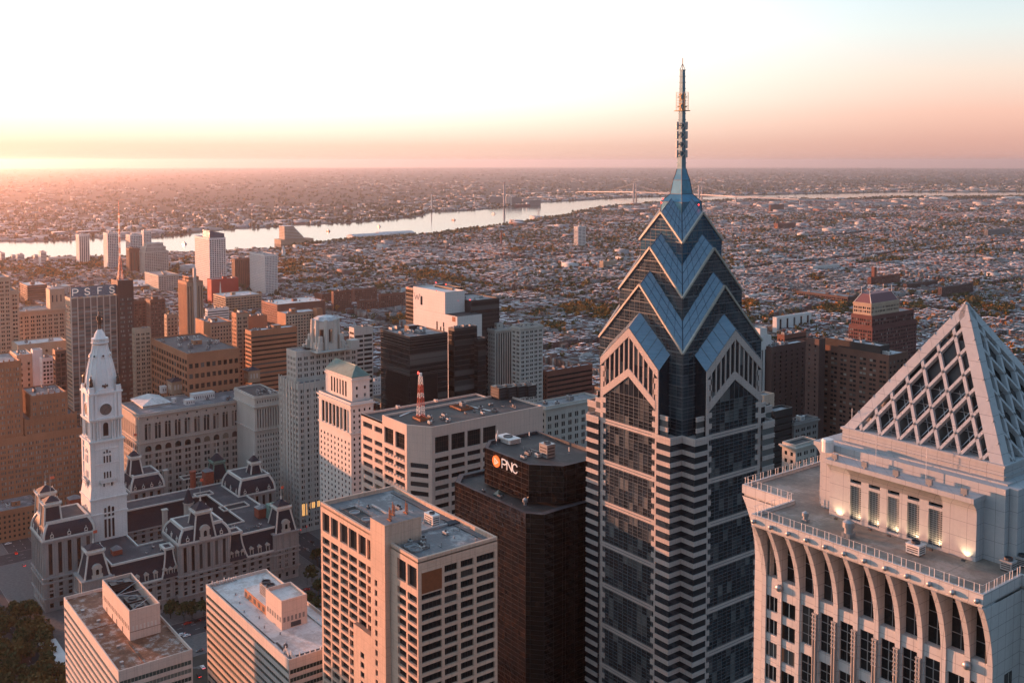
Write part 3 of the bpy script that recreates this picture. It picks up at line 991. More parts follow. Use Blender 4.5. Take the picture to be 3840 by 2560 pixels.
# ---------------------------------------------------------------- slab with the rust-stained roof (bottom left)
def slab_rust():
 x, y, z, ln, lw = place((444, 2516), 239, 721, 392)
 root = thing('office_slab', 'pale banded office slab with rust-stained roof and open-topped plant room', 'office building', (x, y, 0))
 BLD.append((x, y - lw, x + ln, y))
 rb = st('ribbon', fh=3.55, wh=.5, top=2.6, edge=.35, dep=.35, nv=44, up=.7)
 rw = st('ribbon', fh=3.55, wh=.54, top=2.3, edge=.5, dep=.3, nv=19, up=.6)
 block(root, x, y, z, ln, lw, 'light_concrete', 'green_glass', rb, rw, roof='roof_rust', cap=100, frame='white_trim', ph=1.5)
 zr = z - 1.5
 q = atz(487, 2402, zr)
 D = fdist(q)
 zt = at(485, 2290, D).z
 px1 = reach((q.x, q.y, zt), 1, 0, 383)
 pl = reach((q.x, q.y, zt), 0, -1, 600)
 mb = MB()
 x0, x1, y1, y0 = q.x, q.x + px1, q.y, q.y - pl
 for (a, b, c, d) in ((x0, y1 - .5, x1, y1), (x0, y0, x1, y0 + .5), (x0, y0 + .5, x0 + .5, y1 - .5), (x1 - .5, y0 + .5, x1, y1 - .5)):
  mb.box(a, b, zr, c, d, zt, 0)
 mb.face([(x0 + .5, y0 + .5, zt - 5), (x1 - .5, y0 + .5, zt - 5), (x1 - .5, y1 - .5, zt - 5), (x0 + .5, y1 - .5, zt - 5)], 1)
 for i in range(18):
  t = x0 + 1.2 + (x1 - x0 - 2) * i / 18
  mb.box(t, y1, zr + 4.4, t + .75, y1 + .06, zr + 6.4, 1)
  if i in (4, 8, 11, 15): mb.box(t, y1, zr + .1, t + 1.1, y1 + .06, zr + 2.6, 1)
 for i in range(7):
  t = y1 - 1.2 - (pl - 2) * i / 7
  mb.box(x0 - .06, t, zr + 4.0, x0, t - .7, zr + 6.2, 2)
 mb.box(x0 - .07, y0, zr + 3.6, x0, y1, zr + 3.75, 1)
 mb.build('penthouse', ['warm_panel', 'roof_dark', 'white_trim'], root)
 mb = MB()
 zc = zt - .5
 pts = [(x0 + .5 + (x1 - x0 - 1) * f, yy, zc) for f, yy in ((0, y1 - .5), (.25, y0 + .5), (.5, y1 - .5), (.75, y0 + .5), (1, y1 - .5))]
 for a, b in zip(pts, pts[1:]): mb.tube(a, b, .15, 5)
 for f in (.5,):
  mb.tube((x0 + (x1 - x0) * f, y0 + .5, zc), (x0 + (x1 - x0) * f, y1 - .5, zc), .18, 5)
 mb.build('roof_frame', 'steel', root)
 for f in (.2, .42): unit(root, x0 + (x1 - x0) * f, (y0 + y1) / 2, zt - 5, 7, 6, 2.6, 3)
 unit(root, x1 - 5, (y0 + y1) / 2, zt - 5, 5, 9, 4, 3)
 mb = MB()
 mb.tube((x + 1, y - 11, zr + .15), (q.x, y - 11, zr + .15), .12, 4)
 mb.tube((x + ln * .55, y - 1, zr + .15), (x + ln * .55, q.y, zr + .15), .14, 4)
 mb.build('roof_pipes', 'rust', root)
 mb = MB()
 for i in range(5): mb.box(x + 8 + i * 15, y - 4.5 - (i % 2) * 3, zr, x + 9.4 + i * 15, y - 3.1 - (i % 2) * 3, zr + .9)
 for i in range(7): mb.lathe(x + 5 + i * 11, y - lw + 3 + (i % 3), [(.28, zr), (.28, zr + .8), (.5, zr + .9), (.1, zr + 1.2)], 8)
 mb.build('roof_vents', 'steel', root)
slab_rust()
# ---------------------------------------------------------------- slab with the white roof
def slab_white():
 x, y, z, ln, lw = place((1083, 2474), 772, None, 400, lw=31)
 root = thing('office_slab', 'pale banded office slab with white roof, stepped plant room and corner aerials', 'office building', (x, y, 0))
 BLD.append((x, y - lw, x + ln, y))
 rb = st('ribbon', fh=3.55, wh=.5, top=2.6, edge=.35, dep=.35, nv=46, up=.7)
 rw = st('ribbon', fh=3.55, wh=.54, top=2.3, edge=.5, dep=.3, nv=19, up=.6)
 block(root, x, y, z, ln, lw, 'light_concrete', 'green_glass', rb, rw, roof='roof_white', cap=100, frame='white_trim', ph=1.5)
 zr = z - 1.5
 q = atz(1057, 2363, zr)
 zt = at(1053, 2253, fdist(q)).z
 lE, lS = reach((q.x, q.y, zt), 1, 0, 996), reach((q.x, q.y, zt), 0, -1, 1151)
 mb = MB()
 x0, y1, y0 = q.x, q.y, q.y - lS
 x1 = x0 + lE
 for (a, b, c, d) in ((x0, y1 - .5, x1, y1), (x0, y0, x1, y0 + .5), (x0, y0 + .5, x0 + .5, y1 - .5), (x1 - .5, y0 + .5, x1, y1 - .5)):
  mb.box(a, b, zr, c, d, zt, 0)
 mb.face([(x0 + .5, y0 + .5, zt - 1.6), (x1 - .5, y0 + .5, zt - 1.6), (x1 - .5, y1 - .5, zt - 1.6), (x0 + .5, y1 - .5, zt - 1.6)], 3)
 for i in range(6):
  t = y1 - .8 - (lS - 1.2) * i / 6
  mb.box(x0 - .06, t, zr + 3.4, x0, t - (lS - 1.2) / 11, zr + 5.6, 2)
  t = x0 + .8 + (lE - 1) * i / 6
  mb.box(t, y1, zr + 3.4, t + (lE - 1) / 11, y1 + .06, zr + 5.6, 2)
 mb.box(x0 - .07, y1 - lS * .35, zr + .4, x0, y1 - lS * .75, zr + 2.6, 1)
 mb.build('penthouse', ['warm_panel', 'dark_steel', 'dark_granite', 'roof_white'], root)
 mb = MB()
 xe = x1 + 26
 mb.box(x1, y0 + 1, zr, xe, y1 - .6, zr + 4.2, 0, 1)
 for i in range(5): mb.box(x1 + 3 + i * 5, y1 - .6, zr + .8, x1 + 5.4 + i * 5, y1 - .54, zr + 3.0, 2)
 mb.build('penthouse_annex', ['orange_brick', 'roof_white', 'dark_steel'], root)
 mb = MB()
 mb.box(x1 + 1, y0 + 3, zr + 4.2, x1 + 16, y1 - 4, zr + 9.5, 0)
 for k in range(6): mb.box(x1 + 1, y1 - 4, zr + 4.8 + k * .75, x1 + 16, y1 - 3.94, zr + 5.1 + k * .75, 1)
 for k in range(3): mb.lathe(x1 + 3.6 + k * 5, (y0 + y1) / 2, [(2.1, zr + 9.5), (2.1, zr + 10.5), (1.8, zr + 10.5), (1.8, zr + 9.8)], 14, 1)
 mb.build('cooling_tower', ['unit_grey', 'dark_steel'], root)
 rg = random.Random(3)
 aerials(root, [(x + 1.5 + i * .9 + rg.random(), y - 1.6 - 1.5 * rg.random(), zr) for i in range(9)] + [(x + 1.2, y - 3 - i * 2.4, zr) for i in range(10)], 5)
 aerials(root, [(x + ln - 1.4, y - 1.5 - i * 1.2, zr) for i in range(12)], 8)
 mb = MB()
 for i in range(6):
  mb.tube((x + 1.5 + i * .15, y - 2.2 - i * .18, zr + .2), (x + 20, y - 3 - i * .18, zr + .2), .08, 4)
  mb.tube((x + 3.5 + i * .2, y - 5, zr + .2), (x + 2.4 + i * .2, y - 27, zr + .2), .08, 4)
 mb.tube((x + 20, y - 2.6, zr + .2), (x + ln - 3, y - 2.0, zr + .2), .25, 4)
 mb.lathe(x + 14, y - 5, [(.9, zr), (.9, zr + 1.2), (.3, zr + 1.6)], 10)
 mb.build('roof_pipes', 'dark_steel', root)
 mb = MB()
 for i in range(8): mb.lathe(x + 6 + i * 10, y - 4 - (i * 7 % 5), [(.3, zr), (.3, zr + .8), (.55, zr + .9), (.1, zr + 1.2)], 8)
 mb.beam((x + 4, y - lw + 5, zr + .4), (x + ln - 8, y - lw + 5, zr + .4), .9, .6)
 for i in range(9): mb.box(x + 6 + i * 9, y - lw + 4.6, zr, x + 6.3 + i * 9, y - lw + 5.4, zr + .2)
 mb.build('roof_vents', 'steel', root)
slab_white()
# ---------------------------------------------------------------- tan concrete tower with the projecting shaft
def tan_tower():
 x, y, z, ln, lw = place((1567, 2096), 1202, 1865, 335)
 P = (x, y, z)
 root = thing('concrete_tower', 'tan concrete grid tower with flat grey roof and tall projecting shaft', 'office tower', (x, y, 0))
 BLD.append((x, y - lw, x + ln, y))
 Zc = lambda a: 900 + a / 2.352
 colsN = [(725, 787), (800, 863), (880, 947), (957, 1028), (1043, 1108), (1120, 1150), (1386, 1462), (1476, 1557)]
 xsN = []
 for a, b in colsN:
  t1, t0 = reach(P, 1, 0, Zc(a)), reach(P, 1, 0, Zc(b))
  xsN.append((max(.5, t0), min(ln - .8, t1)))
 xsN = sorted(xsN)
 colsW = [(1600, 1778), (1803, 1918), (1946, 2060), (2086, 2246)]
 xsW = [(reach(P, 0, -1, Zc(a)), reach(P, 0, -1, Zc(b))) for a, b in colsW]
 fh = 3.72
 mb, wn, ww_, wl = MB(), [], [], []
 zt = z - 1.2
 zl = z - 3.6
 big = (zl - 7.6, zl)
 zsN = floors(0, z, fh, .72, 13.4, .75)
 tmp = []
 Face(mb, tmp, (x, y), 'N', ln, 0, zt, xsN, zsN + [big], .9)
 for w_ in tmp: (wl if w_[2] > 5 else wn).append(w_)
 zsW = floors(0, z, fh, .70, 4.6, .6)
 tmp = []
 Face(mb, tmp, (x, y), 'W', lw, 0, zt, xsW, [q for q in zsW], .75, skip=lambda t, q: t < xsW[0][1] and q > z - 13)
 ww_ = tmp
 # louvre recess at the corner
 a, b = xsW[0]
 mb.face([(x + ln, y - lw, 0), (x + ln, y, 0), (x + ln, y, zt), (x + ln, y - lw, zt)])
 mb.face([(x, y - lw, 0), (x + ln, y - lw, 0), (x + ln, y - lw, zt), (x, y - lw, zt)])
 mb.build('wall', 'tan_concrete', root)
 emit(root, wn, 'black_glass', 'dark_mullion', 2, 0, 52, bar=.14)
 emit(root, ww_, 'black_glass', 'dark_mullion', 4, 0, 48, bar=.14)
 emit(root, wl, 'black_glass', 'dark_mullion', 5, 0, 20, 'louvre', bar=.2)
 mb = MB()
 for i in range(26):
  t = y - a - (b - a) * (i + .5) / 26
  mb.box(x - .25, t - .1, z - 12.6, x + .02, t + .1, z - 5.2, 0)
 mb.box(x - .3, y - a, z - 13.0, x, y - b, z - 12.6, 1); mb.box(x - .3, y - a, z - 5.2, x, y - b, z - 4.9, 1)
 mb.build('louvre', ['rust', 'tan_concrete'], root)
 roof_deck(root, x, y - lw, x + ln, y, z, 'roof_grey', 'tan_concrete', 1.6, .9)
 zr = z - 1.6
 # shaft: proud of the north face, rising over the roof
 t0 = reach(P, 1, 0, 1463)
 s_top = at(1463, 1970, fdist((x + t0, y + 2.2))).z
 te = reach((x, y + 2.2, s_top), 1, 0, 1388)
 dp = reach((x + t0, y + 2.2, s_top), 0, -1, 1580)
 mb = MB()
 mb.box(x + t0, y + 2.2 - dp, zr, x + te, y + 2.2, s_top, 0, 1)
 wins = []
 fm = MB()
 Face(mb, wins, (x + t0, y + 2.2), 'N', te - t0, 0, zr, [((te - t0) * .55, (te - t0) * .72)], floors(0, z, fh, .6, 14.5, .5), .5)
 mb.face([(x + t0, y, 0), (x + t0, y + 2.2, 0), (x + t0, y + 2.2, zr), (x + t0, y, zr)])
 mb.face([(x + te, y, 0), (x + te, y + 2.2, 0), (x + te, y + 2.2, zr), (x + te, y, zr)])
 mb.build('shaft', ['tan_concrete', 'roof_grey'], root)
 emit(root, wins, 'dark_glass', 'dark_mullion', 0, 0, 40, 'window')
 mb = MB()
 for (u, v) in ((.3, .25), (.7, .5), (.55, .8)):
  X, Y = x + t0 + (te - t0) * u, y + 2.2 - dp * v
  mb.tube((X, Y, s_top), (X, Y, s_top + 5), .14, 5)
  mb.beam((X - 1, Y, s_top + .3), (X + 1.6, Y, s_top + .3), .5, .4)
  for k in range(3): mb.tube((X - .7, Y, s_top + 1.5 + k), (X + .7, Y, s_top + 1.5 + k), .08, 4)
  lattice(mb, X + .9, Y - .8, s_top, s_top + 3.5, .4, .3, 4, .06)
 mb.build('roof_aerials', 'rust', root)
 # lower block left of the shaft
 q = at(1338, 2363, fdist((x + te + 5, y)))
 mb, wins = MB(), []
 e0, e1 = te + .01, reach(P, 1, 0, 1338)
 Face(mb, wins, (x + e0, y + 1.9), 'N', e1 - e0, 0, q.z, [((e1 - e0) * .42, (e1 - e0) * .62)], floors(0, q.z, fh, .6, 8, .5), .4)
 mb.face([(x + e0, y, q.z), (x + e1, y, q.z), (x + e1, y + 1.9, q.z), (x + e0, y + 1.9, q.z)])
 mb.face([(x + e1, y, 0), (x + e1, y + 1.9, 0), (x + e1, y + 1.9, q.z), (x + e1, y, q.z)])
 mb.build('stair_block', 'tan_concrete', root)
 emit(root, wins, 'dark_glass', 'dark_mullion', 0, 0, 30)
 # roof: sunk fan wells, walkway, white unit, pipes
 def well(px_, py_, sx, sy):
  w0 = atz(px_, py_, zr)
  mb = MB()
  for (a, b, c, d) in ((0, -.3, sx, 0), (0, -sy, sx, -sy + .3), (0, -sy, .3, 0), (sx - .3, -sy, sx, 0)):
   mb.box(w0.x + a, w0.y + b, zr - 5, w0.x + c, w0.y + d, zr + .5, 0)
  mb.face([(w0.x, w0.y - sy, zr + .06), (w0.x + sx, w0.y - sy, zr + .06), (w0.x + sx, w0.y, zr + .06), (w0.x, w0.y, zr + .06)], 1)
  for k in range(2):
   mb.lathe(w0.x + sx * (.28 + .44 * k), w0.y - sy / 2, [(sy * .3, zr + .1), (sy * .3, zr + .7), (sy * .26, zr + .7), (sy * .26, zr + .2)], 14, 2)
  rail(mb, [(w0.x, w0.y, zr + .5), (w0.x + sx, w0.y, zr + .5), (w0.x + sx, w0.y - sy, zr + .5), (w0.x, w0.y - sy, zr + .5), (w0.x, w0.y, zr + .5)])
  mb.build('fan_well', ['dark_granite', 'roof_dark', 'unit_grey'], root)
 well(1375, 1975, 22, 7)
 well(1530, 2078, 7, 9)
 w0 = atz(1620, 1960, zr)
 unit(root, w0.x, w0.y, zr, 6, 3.2, 3.6, 1)
 mb = MB()
 for i in range(5): mb.tube((w0.x - 4 - i * .7, w0.y - 3, zr + .5), (w0.x - 4 - i * .7, w0.y - 10, zr + .5), .3, 5)
 mb.beam((x + 3, y - lw + 3.2, zr + .25), (x + ln - 4, y - lw + 3.2, zr + .25), 1.6, .2)
 mb.build('roof_pipes', 'dark_steel', root)
 clutter(root, x + 30, y - lw + 5, x + ln - 6, y - 8, zr, 7, 4, .5); clutter(root, x + 4, y - lw + 4, x + 20, y - 6, zr, 5, 41, .4)
 mb = MB()
 mb.beam((x + 24, y - 12, zr + .5), (x + 24, y - lw + 6, zr + .5), 1.1, .8); mb.build('roof_duct', 'unit_grey', root)
 mb = MB(); mb.beam((x + 24.6, y - 16, zr + .5), (x + 60, y - 16, zr + .5), 1.0, .7); mb.build('roof_duct', 'unit_grey', root)
 mb = MB()
 for i in range(10):
  mb = MB(); mb.lathe(x + 5 + i * 6.5, y - lw + 6 + (i * 5 % 9), [(.25, zr), (.25, zr + .7), (.48, zr + .8), (.1, zr + 1.1)], 8); mb.build('roof_vent', 'unit_grey', root)
 mb = MB()
 rail(mb, [(x + 2.2, y - 2.2, zr), (x + ln - 2.2, y - 2.2, zr)], 1.1, 3.5, .05)
 mb.build('roof_rail', 'dark_steel', root)
tan_tower()
# ---------------------------------------------------------------- wide pale block with cut corner, roof mast
def cut_corner_bank():
 A, B, Cc = at(1525, 1592, 560), None, None
 z = A.z
 B = atz(1619, 1601, z)
 E1 = reach(A, 1, 0, 1433)
 W1 = reach(B, 0, -1, 2036)
 ax, ay, bx_, by_ = A.x, A.y, B.x, B.y
 ex = ax + E1
 by2 = by_ - W1
 root = thing('cut_corner_block', 'wide pale stone block with cut corner, dark ribbon windows and red roof mast', 'office building', (ax, ay, 0))
 ex2 = ex + reach((ex, ay, z), 1, 0, 1340)
 BLD.append((bx_, by2, ex2, ay))
 fh = 5.35
 def rib(L0, n, f=.86): return spans(L0, n, f, .9)
 mb, wn, ww_, big = MB(), [], [], []
 zs = floors(0, z, fh, .52, 17.2, .55)
 Nl = ex - ax
 tmp = []
 Face(mb, tmp, (ax, ay), 'N', Nl, 0, z, spans(Nl, 2, .82, 1.2), zs + [(z - 15.6, z - 6.2)], .9)
 for w_ in tmp: (big if w_[2] > 5 else wn).append(w_)
 tmp = []
 nW = 7
 Face(mb, tmp, (bx_, by_), 'W', W1, 0, z, spans(W1, nW, .86, 1.4), zs + [(z - 15.6, z - 6.2)], .9, skip=lambda t, q: q > z - 16 and t > W1 * .63)
 for w_ in tmp: (big if w_[2] > 5 else ww_).append(w_)
 d = Vector((bx_ - ax, by_ - ay, 0)); Lc = d.length; d.normalize()
 wc = []
 Face(mb, wc, (ax, ay), ((d.x, d.y), (d.y, -d.x) if (d.y * -1 + -d.x * 0) > 0 else (-abs(d.y), abs(d.x))), Lc, 0, z, [(Lc * .14, Lc * .86)], floors(0, z, fh, .52, 20.4, .55), .6)
 mb.face([(ex, ay, 0), (ex, by2, 0), (ex, by2, z), (ex, ay, z)])
 mb.face([(bx_, by2, 0), (ex, by2, 0), (ex, by2, z), (bx_, by2, z)])
 mb.build('wall', 'warm_panel', root)
 emit(root, wn, 'warm_glass', 'dark_mullion', 9, 0, 24)
 emit(root, ww_, 'dark_glass', 'dark_mullion', 7, 0, 56)
 emit(root, wc, 'dark_glass', 'dark_mullion', 8, 0, 20)
 emit(root, big, 'black_glass', 'bronze_mullion', 5, 2, 12, 'deep_window')
 # sun louvre posts below each ribbon
 mb = MB()
 for (a, b) in floors(0, z, fh, .52, 17.2, .55):
  if b < 70: continue
  for i in range(1, 4 * nW):
   t = by_ - W1 * i / (4 * nW)
   mb.box(bx_ - .35, t - .3, a - .9, bx_, t + .3, a + .35)
  for i in range(1, 8):
   t = ax + Nl * i / 8
   mb.box(t - .3, ay, a - .9, t + .3, ay + .35, a + .35)
 mb.build('sill_blocks', 'warm_panel', root)
 poly = [(ax, ay), (ex, ay), (ex, by2), (bx_, by2), (bx_, by_)]
 zr = z - 1.2
 mb = MB()
 cx_, cy_ = sum(p[0] for p in poly) / 5, sum(p[1] for p in poly) / 5
 inn = [(p[0] + (.7 if p[0] < cx_ else -.7), p[1] + (.7 if p[1] < cy_ else -.7)) for p in poly]
 for k in range(5):
  j = (k + 1) % 5
  mb.face([(*poly[k], z), (*poly[j], z), (*inn[j], z), (*inn[k], z)])
  mb.face([(*inn[k], z), (*inn[j], z), (*inn[j], zr), (*inn[k], zr)])
 mb.build('parapet', 'warm_panel', root)
 mb = MB(); mb.face([(*p, zr) for p in inn][::-1]); mb.build('roof', 'roof_dark', root)
 # lower wing at the left
 zl = z - 5.4
 wing = []
 mb = MB()
 Face(mb, wing, (ex, ay - 2.5), 'N', ex2 - ex, 0, zl, spans(ex2 - ex, 2, .8, 1.0), floors(0, z, fh, .52, 17.2, .55) + [(zl - 7.5, zl - 4.2)], .9)
 mb.face([(ex2, ay - 2.5, 0), (ex2, by2, 0), (ex2, by2, zl), (ex2, ay - 2.5, zl)])
 mb.build('wing', 'warm_panel', root)
 emit(root, wing, 'warm_glass', 'dark_mullion', 6, 0, 30)
 roof_deck(root, ex + .01, by2, ex2, ay - 2.5, zl, 'roof_dark', 'warm_panel', 1.2, .6)
 # mast and roof gear
 clutter(root, bx_ + 4, by2 + 4, ex - 14, by_ - 6, zr, 12, 19, .55)
 q = atz(1581, 1572, zr)
 q = atz(1578, 1570, zr)
 zt = at(1578, 1398, fdist(q)).z
 mb = MB()
 lattice(mb, q.x, q.y, zr, zt - 2, 1.9, .8, 10, .13, lambda f: 0 if int(f * 5.99) % 2 == 0 else 1)
 mb.lathe(q.x, q.y, [(.9, zt - 2), (.9, zt)], 10, 1)
 o = mb.build('radio_mast', ['mast_red', 'mast_white'], root)
 mb = MB(); mb.lathe(q.x + 1, q.y + 1, [(.3, zt - .6), (.55, zt), (.3, zt + .7)], 8); mb.build('warning_lamp', 'red_lamp', o)
 mb = MB()
 for (sx, sy, px_, py_) in ((9, 6, 1578, 1572), (13, 9, 1730, 1530)):
  w0 = atz(px_, py_, zr)
  for (a, b, c, dd) in ((-sx, sy, sx, sy - .6), (-sx, -sy + .6, sx, -sy), (-sx, -sy, -sx + .6, sy), (sx - .6, -sy, sx, sy)):
   mb.box(w0.x + a / 2, w0.y + b / 2, zr, w0.x + c / 2, w0.y + dd / 2, zr + 1.3)
  for i in range(5): mb.tube((w0.x - sx / 2 + i * sx / 5, w0.y - sy / 2, zr + .8), (w0.x - sx / 2 + i * sx / 5 + 1, w0.y + sy / 2, zr + 1.5), .18, 4)
 p0, p1, p2, p3 = (atz(a, b, zr + .3) for a, b in ((1500, 1560), (1540, 1543), (1700, 1510), (1840, 1540)))
 for a, b in ((p0, p1), (p1, p2), (p2, p3)): mb.beam(a, b, 1.0, .4, m=1)
 mb.build('roof_pipes', ['rust', 'unit_white'], root)
 w0 = atz(1735, 1527, zr); unit(root, w0.x, w0.y, zr, 3, 3, 3.2, 0)
 for i in range(4):
  w0 = atz(1872 + i * 36, 1492 - i * 3, zr)
  unit(root, w0.x, w0.y, zr, 9, 7, 7.5, 3)
 for (px_, py_) in ((1492, 1530), (1635, 1507), (1612, 1588), (1681, 1578), (1810, 1554)):
  w0 = atz(px_, py_, zr); unit(root, w0.x, w0.y, zr, 2.4, 1.6, 1.6, 1)
cut_corner_bank()
# ---------------------------------------------------------------- black glass tower with the lit bank sign
def black_tower():
 D0 = 455
 P1 = at(1983, 1741, D0); z = P1.z
 P0, P2, P3, P7 = atz(1822, 1676, z), atz(2113, 1747, z), atz(2139, 1702, z), atz(1838, 1642, z)
 root = thing('black_glass_tower', 'black glass tower with cut corners and orange and white bank sign', 'office tower', (P1.x, P1.y, 0))
 ex = P0.x
 up = [(P2.x, P2.y), (P1.x, P1.y), (P0.x, P1.y), (P0.x + 9, P1.y - 9), (P0.x + 9, P1.y - 40), (P2.x, P1.y - 40)]
 BLD.append((P2.x, P1.y - 40, P0.x + 9, P1.y + 10))
 zl = at(1983, 1880, D0).z
 L1 = atz(1971, 1924, zl); L0 = atz(1709, 1804, zl); L2 = atz(2041, 1929, zl); L3 = atz(2110, 1907, zl)
 low = [(L3.x, L3.y), (L2.x, L2.y), (L1.x, L1.y), (L0.x, L1.y), (L0.x + 8, L1.y - 8), (L0.x + 8, P1.y - 30), (L3.x, P1.y - 30)]
 def skin(poly, z0, z1, nm, fh=4.4, sp=1.75, rough=0):
  gl, br = MB(), MB()
  n = len(poly)
  for k in range(n):
   a, b = Vector((*poly[k], 0)), Vector((*poly[(k + 1) % n], 0))
   L0_ = (b - a).length
   u = (b - a) / L0_
   nn = Vector((-u.y, u.x, 0))
   if nn.dot(Vector((sum(p[0] for p in poly) / n, sum(p[1] for p in poly) / n, 0)) - a) > 0: nn = -nn
   nx = max(1, int(L0_ / sp))
   nz = max(1, int((z1 - z0) / (fh / 2)))
   rg = random.Random(k + 5)
   for j in range(nz):
    za, zb = z0 + (z1 - z0) * j / nz, z0 + (z1 - z0) * (j + 1) / nz
    for i in range(nx):
     p, q = a + u * L0_ * i / nx, a + u * L0_ * (i + 1) / nx
     t1, t2 = nn * rg.uniform(0, .07), nn * rg.uniform(0, .07)
     gl.face([tuple(p + Vector((0, 0, za)) + t1), tuple(q + Vector((0, 0, za)) + t2), tuple(q + Vector((0, 0, zb)) + t1), tuple(p + Vector((0, 0, zb)) + t2)])
    br.beam(tuple(a + nn * .06 + Vector((0, 0, za))), tuple(b + nn * .06 + Vector((0, 0, za))), .12, .1, up=tuple(nn))
   for i in range(0, nx + 1, 3):
    p = a + u * L0_ * i / nx + nn * .05
    br.beam((p.x, p.y, z0), (p.x, p.y, z1), .1, .1, up=tuple(nn))
  gl.build(nm, 'bronze_glass', root)
  br.build('mullions', 'dark_mullion', root)
 def cap(poly, z1, nm, wd=1.3):
  mb = MB()
  n = len(poly)
  cx_, cy_ = sum(p[0] for p in poly) / n, sum(p[1] for p in poly) / n
  inn = []
  for p in poly:
   v_ = Vector((cx_ - p[0], cy_ - p[1])); v_ = v_ * (wd * 1.4 / v_.length)
   inn.append((p[0] + v_.x, p[1] + v_.y))
  for k in range(n):
   j = (k + 1) % n
   mb.face([(*poly[k], z1), (*poly[j], z1), (*inn[j], z1), (*inn[k], z1)], 0)
   mb.face([(*inn[k], z1), (*inn[j], z1), (*inn[j], z1 - 1.6), (*inn[k], z1 - 1.6)], 0)
  mb.face([(*p, z1 - 1.6) for p in inn], 1)
  mb.build(nm, ['roof_slate', 'roof_dark'], root)
 skin(up, zl, z, 'upper_glass'); cap(up, z, 'roof')
 skin(low, 0, zl, 'lower_glass'); cap(low, zl, 'lower_roof', 2.2)
 # right-hand wing, a little taller, behind
 zw = at(2138, 1810, D0 + 12).z
 w0 = at(2138, 1810, D0 + 12)
 wing = [(w0.x - 26, w0.y), (w0.x, w0.y), (w0.x, w0.y - 32), (w0.x - 26, w0.y - 32)]
 gx = [(w0.x, w0.y), (w0.x, w0.y - 32), (w0.x - 9, w0.y - 32), (w0.x - 9, w0.y)][::-1]
 skin(gx, 0, zw, 'wing_glass'); cap(gx, zw, 'wing_roof')
 # sign on the north face: disc with a folded triangle, then three letters
 def onN(px_, py_, out=.3):
  k = atz
  t = reach(P1, 1, 0, px_)
  zz_ = at(px_, py_, fdist((P1.x + t, P1.y))).z
  return Vector((P1.x + t, P1.y + out, zz_))
 c = onN(1700 + 575 / 3.485, 1550 + 620 / 3.485)
 r = abs(onN(1700 + 575 / 3.485, 1550 + 545 / 3.485).z - c.z)
 sign = thing_part('bank_sign', root)
 mb = MB()
 n = 28
 ring = [(c.x + r * 1.05 * math.cos(2 * math.pi * k / n), c.z + r * math.sin(2 * math.pi * k / n)) for k in range(n)]
 mb.loft([[(p, c.y, q) for p, q in ring], [(p, c.y + .5, q) for p, q in ring]])
 mb.build('sign_disc', 'sign_orange', sign)
 mb = MB()
 def tri(pts, m=0):      # east is to the left when read from the street
  mb.face([(c.x - a * r, c.y + .56, c.z + b * r) for a, b in pts], m)
 tri([(-.42, .62), (-.42, -.62), (-.26, -.52), (-.26, .36)]); tri([(-.42, .62), (-.26, .36), (.42, -.02), (.72, -.02)])
 tri([(.72, -.02), (.42, -.02), (.02, -.26), (.02, -.45)]); tri([(-.42, -.62), (.02, -.45), (.02, -.26), (-.26, -.46)])
 tri([(-.14, -.34), (.02, .1), (.16, .05), (-.02, -.40)])
 mb.build('sign_mark', 'sign_white', sign)
 for ch, x0_, x1_ in (('P', 640, 700), ('N', 705, 770), ('C', 778, 838)):
  y0_ = 590 + (x0_ - 640) * .42
  a, b_ = onN(1700 + x0_ / 3.485, 1550 + (y0_ + 115) / 3.485), onN(1700 + x1_ / 3.485, 1550 + (y0_ + 25) / 3.485)
  top = onN(1700 + x0_ / 3.485, 1550 + y0_ / 3.485).z
  letter(ch, a.x, b_.x, a.z, top, P1.y + .15, 'sign_white', sign)
 # roof gear
 zr = z - 1.6
 w0 = atz(1905, 1655, zr); unit(root, w0.x, w0.y, zr, 12, 7, 2.4, 1)
 w0 = atz(2052, 1712, zr); unit(root, w0.x, w0.y, zr, 6, 5, 6.5, 2)
 clutter(root, P1.x + 3, P1.y - 24, P0.x - 8, P1.y - 5, zr, 4, 12, .6)
 aerials(root, [tuple(atz(a, b, zr)) for a, b in ((1866, 1655), (1862, 1668), (1985, 1642), (2134, 1700))], 2, hmin=3, hmax=6)
 for (px_, py_) in ((1870, 1857), (1930, 1840)):
  w0 = atz(px_, py_, zl - 1.6)
  mb = MB(); mb.lathe(w0.x, w0.y, [(2.6, zl - 1.6), (2.6, zl - .9), (.1, zl + 1.2)], 4, rot=.78); mb.build('skylight', 'green_glass', root)
 mb = MB(); w0 = atz(1970, 1893, zl - 1.6)
 mb.lathe(w0.x, w0.y, [(.7, zl - 1.6), (.7, zl - .4), (1.3, zl), (1.3, zl + 1.2), (.3, zl + 2)], 12); mb.build('vent', 'steel', root)
 clutter(root, L1.x + 4, L1.y - 8, L0.x - 12, L1.y - 2, zl - 1.6, 2, 3, .5)
def thing_part(name, parent):
 o = bpy.data.objects.new(name, None)
 COL.objects.link(o)
 o.parent = parent
 return o
